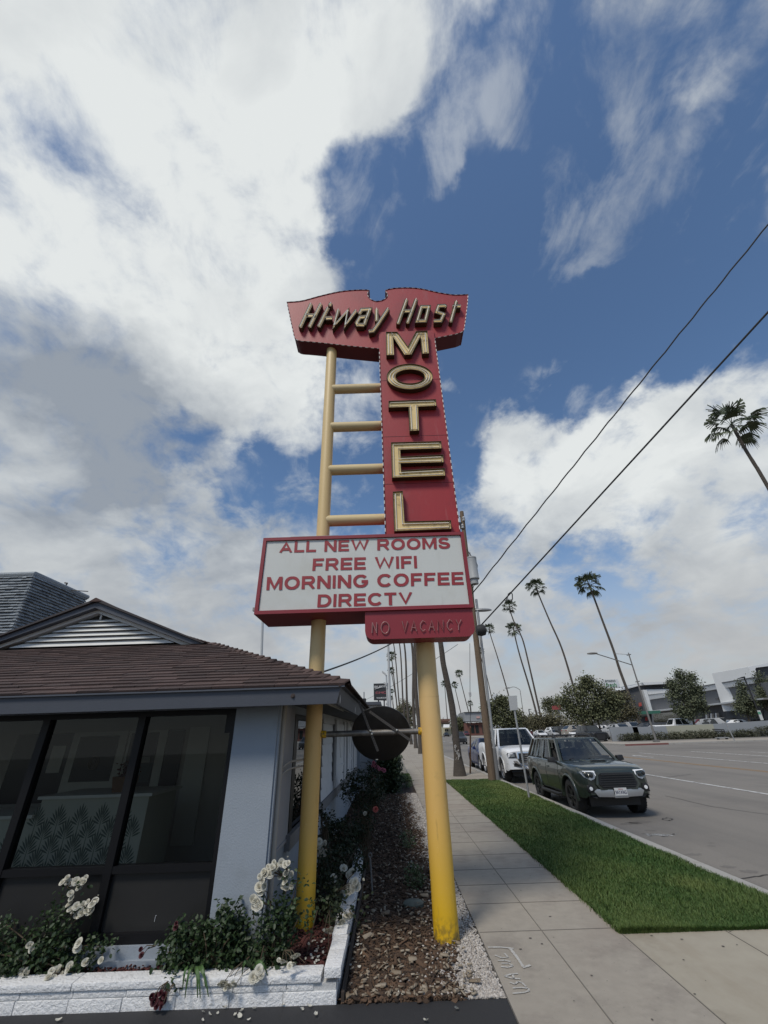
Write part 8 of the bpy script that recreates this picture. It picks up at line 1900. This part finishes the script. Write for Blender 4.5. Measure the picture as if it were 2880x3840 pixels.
# entrance volume: dark portal with a white frame
EYP = 92.0
eq = lambda x, y, Y=EYP: atY(*zD(x, y), Y)
def eprism(name, pts, m, Y=EYP, th=10, par=st): b = MB(); b.prism([eq(x, y, Y) for x, y in pts], (0, th, 0)); return b.build(name, m, par, fix=True)
eprism('portal_wall', [(440,300),(640,252),(880,248),(880,292),(700,300),(730,470),(740,600),(440,600)], M_sdark)
eprism('canopy_fascia', [(660,232),(910,222),(912,240),(672,252)], M_swhite, EYP - 1.5, 9); eprism('canopy_fascia', [(440,296),(640,247),(672,240),(672,254),(640,256),(445,308)], M_swhite, EYP - .6, 8)
eprism('portal_frame', [(662,290),(692,292),(742,470),(722,476)], M_swhite, EYP - 1.0, 6); eprism('portal_soffit', [(690,288),(870,285),(872,310),(706,330)], M_swhite, EYP - .8, 5)
eprism('awning', [(655,462),(800,455),(802,478),(660,486)], mat('green_awning', (.04, .14, .10), .7), EYP - 2, 1.5); eprism('mural_panel', [(445,345),(500,335),(505,385),(450,392)], mat('orange_panel', (.30, .12, .06), .8), EYP - .3, .2)
for q in ((630,395,648,420), (682,510,696,535)): eprism('red_banner', [(q[0],q[1]),(q[2],q[1]-3),(q[2]+4,q[3]),(q[0]+4,q[3]+3)], mat('red_banner', (.42, .06, .05), .7), EYP - .5, .2)
# near right entrance block
YR = 66.0
rq = lambda x, y: atY(*zE(x, y), YR)
def rprism(name, pts, m, Y=YR, th=8): b = MB(); b.prism([atY(*zE(x, y), Y) for x, y in pts], (0, th, 0)); return b.build(name, m, st, fix=True)
rprism('entrance_frame', [(1418,0),(1700,-55),(1700,-12),(1510,12),(1500,30),(1640,520),(1600,525)], M_swhite); rprism('entrance_wall', [(1511,13),(1700,-11),(1700,620),(1655,620),(1641,519),(1502,31)], M_kpaint if False else M_sdark, YR + .8, 8)
# roof sign panel
sgn = thing('store_sign', 'white roof sign with green lettering above the trees', 'sign', (0, 0, 0)); YS_ = 105.0
g4 = [(327,210),(462,206),(482,272),(350,288)]; Pq = [atY(*zD(*q), YS_) for q in g4]; sgn.location = (Pq[3][0], YS_, 0); b = MB(); b.prism(Pq, (0, .5, 0)); pan = b.build('panel', M_swhite, sgn, fix=True)
qz = lambda x, y: atY(*zD(x, y), YS_ - .03)
lettering('amazon', qz(357, 213), qz(440, 212), qz(361, 231), qz(444, 227), mat('sign_dark_text', (.05, .07, .06), .7), pan, .03); lettering('fresh', qz(365, 236), qz(447, 234), qz(370, 271), qz(454, 266), mat('sign_green_text', (.04, .22, .07), .7), pan, .03)
b = MB(); 
for x in (Pq[3][0] + 1, Pq[2][0] - 1): b.box((x - .2, YS_ + .1, 0), (x + .2, YS_ + .4, Pq[3][2] - .02))
b.build('leg', M_sdark, sgn)
# red billboard
bbq = [(770,98),(838,94),(842,124),(774,128)]; YB3 = 115.0; Pb = [atY(*zH(*q), YB3) for q in bbq]; bb = thing('billboard', 'small red roadside billboard above the olive trees', 'billboard', (Pb[3][0], YB3, 0)); b = MB(); b.prism(Pb, (0, .4, 0)); b.build('panel', mat('billboard_red', (.24, .035, .04), .7, (.30, .06, .06), 2, .9), bb, fix=True); b = MB(); b.box((Pb[3][0] + 1.2, YB3 + .1, 0), (Pb[3][0] + 1.7, YB3 + .4, Pb[3][2])); b.build('leg', M_sdark, bb)
# dealership sign and light poles
YD = 95.0; dq = [(505,411),(640,407),(638,570),(508,567)]; Pd = [atY(*zI(*q), YD) for q in dq]
ds_ = thing('dealership_sign', 'dark square dealership pylon sign above the mirror', 'sign', ((Pd[0][0] + Pd[1][0])/2, YD, 0)); b = MB(); b.prism(Pd, (0, .6, 0)); dp = b.build('panel', mat('sign_charcoal', (.022, .023, .025), .5), ds_, fix=True)
iq = lambda x, y: atY(*zI(x, y), YD - .04)
M_wt = mat('sign_white_text', (.62, .62, .62), .5); lettering('BUICK', iq(515, 432), iq(628, 426), iq(515, 452), iq(628, 447), M_wt, dp, .03); lettering('GMC', iq(524, 488), iq(622, 484), iq(524, 508), iq(622, 505), mat('sign_red_text', (.42, .10, .12), .5), dp, .03); lettering('THORSON', iq(532, 540), iq(630, 537), iq(532, 554), iq(630, 551), M_wt, dp, .03)
b = MB(); b.hexa([iq(514, 466), iq(628, 431), iq(628, 428), iq(514, 462)], [v + Vector((0, -.1, 0)) for v in (iq(514, 466), iq(628, 431), iq(628, 428), iq(514, 462))]); b.build('swoosh', M_wt, dp, fix=True)
b = MB()
for x in (552, 605): 
    a = atY(*zI(x, 568), YD + .3); b.box((a[0] - .15, YD + .15, 0), (a[0] + .15, YD + .45, a[2]))
a = atY(*zI(552, 628), YD + .3); c = atY(*zI(605, 628), YD + .3); b.box((a[0], YD + .2, a[2] - .1), (c[0], YD + .4, a[2] + .1)); b.build('leg', M_sdark, ds_)
lp_ = atY(*zI(660, 640), 60); t = thing('light_pole', 'tall pale light pole right of the dealership sign', 'light pole', (lp_[0], 60, 0)); b = MB(); b.tube([(lp_[0] + .15, 60, 0), atY(*zI(660, 640), 60), atY(*zI(643, 55), 60), atY(1447, 2330, 60)], [.2, .19, .16, .14], 10); b.build('post', mat('pale_steel', (.42, .43, .43), .5), t, smooth=True)
lp2 = atY(*zI(640, 640), 70); t = thing('light_pole', 'shorter twin headed light pole in front of the dealership sign', 'light pole', (lp2[0], 70, 0)); b = MB(); b.tube([(lp2[0] + .1, 70, 0), lp2, atY(*zI(624, 330), 70)], [.16, .15, .12], 10); b.build('post', MATS['pale_steel'], t, smooth=True)
for q0, q1 in ((zI(624, 330), zI(585, 300)), (zI(628, 420), zI(600, 405)), (zI(630, 600), zI(622, 606))):
    a, c = atY(*q0, 70), atY(*q1, 70); b = MB(); b.hexa([a + Vector((0,-.2,-.12)), c + Vector((0,-.2,-.12)), c + Vector((0,.2,-.12)), a + Vector((0,.2,-.12))], [a + Vector((0,-.2,.16)), c + Vector((0,-.2,.16)), c + Vector((0,.2,.16)), a + Vector((0,.2,.16))]); b.build('lamp_head', MATS['pale_steel'], t, fix=True)
# pole behind the roof at the left of the sign
lp3 = atY(565*1.736, 1412*1.736, 30); t = thing('flag_pole', 'thin pale pole rising behind the office roof left of the board', 'pole', (lp3[0], 30, 0)); b = MB(); b.tube([(lp3[0], 30, 0), lp3, atY(*z8(146, 1100), 30), atY(*z8(150, 1000), 30)], .09, 8); b.build('post', MATS['pale_steel'], t, smooth=True)
# traffic signal head behind the eave
ts = atY(*zI(415, 605), 60); t = thing('traffic_signal', 'small dark traffic signal head showing above the eave', 'traffic signal', (ts[0], 60, 0)); b = MB(); b.box((ts[0] - .28, 59.8, ts[2] - .8), (ts[0] + .28, 60.2, ts[2] + .7)); b.build('signal_head', M_blk, t, bevel=.05); b = MB(); b.tube([(ts[0], 60, 0), (ts[0], 60, ts[2] - .8)], .07, 8); b.tube([(ts[0], 60, ts[2] + .7), (ts[0], 60, ts[2] + 1.5)], .08, 8); b.build('post', M_galv, t); 
b = MB(); b.lathe([(0, -.03), (.13, -.02), (.14, 0)], (ts[0], 59.79, ts[2] + .1), axis='Y', seg=12); b.build('signal_lens', mat('lens_red', (.25, .05, .04), .4), t)
# grey and brick commercial building down the street
YG2 = 165.0
gb_ = thing('commercial_building', 'grey topped brick commercial building down the street left of the utility pole', 'building', (atY(*zF(600, 500), YG2)[0], YG2, 0))
def fb(par, name, x0, y0, x1, y1, m, Y, th): 
    a, c = atY(*zF(x0, y1), Y), atY(*zF(x1, y0), Y); b = MB(); b.box((a[0], Y, max(a[2], 0)), (c[0], Y + th, c[2])); return b.build(name, m, par)
M_brick = mat('brick_far', (.16, .07, .055), .9, (.12, .055, .045), 1.5, .9)
fb(gb_, 'upper_wall', 440, 92, 830, 262, mat('far_grey', (.24, .25, .26), .9), YG2, 14); fb(gb_, 'cornice', 430, 82, 835, 96, M_swhite, YG2 - .6, 15); fb(gb_, 'white_band', 465, 262, 830, 280, M_swhite, YG2 - 1.2, 4); fb(gb_, 'brick_wall', 470, 280, 830, 560, M_brick, YG2, 13)
fb(gb_, 'sign_panel', 652, 172, 706, 205, mat('pinkish_sign', (.50, .30, .27), .7), YG2 - .3, .3)
for x in (560, 640, 760): fb(gb_, 'window', x, 330, x + 40, 470, M_sglass, YG2 - .12, .1)
YG3 = 185.0
hb_ = thing('corner_house', 'cream building with a brown tiled roof and striped awning beside the graffiti palm', 'building', (atY(*zF(90, 480), YG3)[0], YG3, 0))
fb(hb_, 'wall', -60, 300, 185, 560, mat('cream_wall', (.42, .40, .30), .9), YG3, 12); fb(hb_, 'upper_wall', -60, 215, 175, 270, mat('brown_tile', (.15, .085, .065), .9), YG3 - .5, 13); fb(hb_, 'eave', -60, 270, 178, 300, mat('brown_dark', (.08, .05, .04), .9), YG3 - .8, 13)
b = MB()
for k in range(8):
    a = atY(*zF(66 + k*13, 372), YG3 - 2.5); c = atY(*zF(72 + k*13, 318), YG3 - .9); w = .22; b.hexa([(a[0]-w, a[1], a[2]), (a[0]+w, a[1], a[2]), (c[0]+w, c[1], c[2]), (c[0]-w, c[1], c[2])], [(a[0]-w, a[1], a[2]+.06), (a[0]+w, a[1], a[2]+.06), (c[0]+w, c[1], c[2]+.06), (c[0]-w, c[1], c[2]+.06)])
b.build('striped_awning', M_swhite, hb_)
for x in (88, 122): fb(hb_, 'window', x, 400, x + 20, 440, M_sglass, YG3 - .1, .1)
YG4 = 260.0
for (lab, x0, y0, x1, y1, m) in (('small white upper storey beyond the palms down the street', 320, 140, 440, 330, M_swhite),):
    o = thing('far_house', lab, 'building', (atY(*zF((x0 + x1)/2, 500), YG4)[0], YG4, 0)); fb(o, 'wall', x0, y0, x1, 560, mat('far_white', (.42, .44, .46), .9), YG4, 10); fb(o, 'window', x0 + 12, y0 + 20, x0 + 45, y0 + 55, M_sglass, YG4 - .1, .1); fb(o, 'window', x0 + 70, y0 + 50, x0 + 100, y0 + 85, M_sglass, YG4 - .1, .1)
o = thing('far_warehouse', 'white flat roofed building above the round green tree', 'building', (atY(*zH(370, 200), 190)[0], 190, 0)); a, c = atY(*zH(330, 250), 190), atY(*zH(455, 62), 190); b = MB(); b.box((a[0], 190, 0), (c[0], 210, c[2])); b.build('wall', mat('far_white2', (.50, .51, .52), .9), o); b = MB(); p = atY(*zH(350, 40), 190); b.box((p[0] - 1, 195, c[2]), (p[0] + 1, 197, p[2] + 2)); b.build('chimney', MATS['far_white2'], o)
# far roadside wood closing the street and the lot
def wood(name, label, x0, x1, Y, h, n, m): 
    c = np.stack([RNG.uniform(x0, x1, n), RNG.uniform(Y, Y + 12, n), RNG.random(n)**1.3*h*(.6 + .4*np.sin(RNG.uniform(0, 6, n)))], 1); V, F = leaf_clusters(c, 14, 1.0, 1.1); o = big_mesh(name, V, F, m, None, rnd=np.repeat(RNG.random(len(F)//2), 2)); return tag(o, label, 'trees', kind='stuff')
wood('far_trees', 'far mass of trees closing the view behind the parking lot', 70, 260, 330, 9, 900, M_tl2); wood('far_trees', 'far mass of trees at the end of the street', -60, 40, 420, 9, 700, M_tl2); wood('far_trees', 'far mass of trees behind the palms on the far side of the street', 30, 120, 260, 8, 600, M_tl2)
# person by the far cars
pp = gnd(*zQ(445, 575), RZ); hgt = .86*(atY(*zQ(445, 432), pp[1])[2] - RZ); 
# pedestrian by the far parked cars: one continuous skinned body
def person(label, loc, h, shirt, trousers):
    t = thing('person', label, 'person', loc); s = h/1.72
    J = [(0,0,.95), (0,0,1.15), (0,-.01,1.36), (0,0,1.46), (0,-.02,1.60), (-.10,0,.90), (-.12,-.02,.50), (-.12,0,.09), (.10,0,.90), (.12,.05,.50), (.13,.10,.09), (-.19,0,1.38), (-.25,-.02,1.12), (-.24,-.10,.88), (.19,0,1.38), (.25,.02,1.12), (.25,-.05,.88)]
    E_ = [(0,1),(1,2),(2,3),(3,4),(0,5),(5,6),(6,7),(0,8),(8,9),(9,10),(2,11),(11,12),(12,13),(2,14),(14,15),(15,16)]
    R_ = [.14,.13,.15,.055,.10,.09,.065,.045,.09,.065,.045,.06,.045,.035,.06,.045,.035]
    me = bpy.data.meshes.new('body'); me.from_pydata([(x*s, y*s, z*s) for x, y, z in J], E_, []); o = bpy.data.objects.new('body', me); COL.objects.link(o); o.parent = t
    md = o.modifiers.new('Skin', 'SKIN'); 
    for v, r_ in zip(me.skin_vertices[0].data, R_): v.radius = (r_*s, r_*s)
    me.skin_vertices[0].data[0].use_root = True; sb_ = o.modifiers.new('Sub', 'SUBSURF'); sb_.levels = 1; sb_.render_levels = 2; me.materials.append(shirt)
    b = MB(); 
    for sg in (-1, 1):
        P_ = [(sg*.09, 0, .96), (sg*.11, -.01, .70), (sg*.12, .0 if sg < 0 else .05, .48), (sg*.125, 0 if sg < 0 else .10, .06)]; b.tube([(x*s, y*s, z*s) for x, y, z in P_], [.115*s, .095*s, .075*s, .07*s], 10)
    b.build('trousers', trousers, t, smooth=True, local=True)
    b = MB(); b.lathe([(0, 1.76*s), (.08*s, 1.74*s), (.11*s, 1.68*s), (.115*s, 1.64*s), (.17*s, 1.63*s), (.17*s, 1.62*s)], (0, -.02*s, 0), seg=14); b.build('hat', M_swhite, t, smooth=True, local=True)
    return t
person('person in a dark red plaid shirt and pale hat standing by the far parked cars', (pp[0], pp[1], RZ), max(1.5, min(2.2, hgt)), mat('plaid_red', (.13, .03, .04), .9, (.05, .02, .03), 9, .9), mat('dark_trousers', (.03, .03, .04), .9))
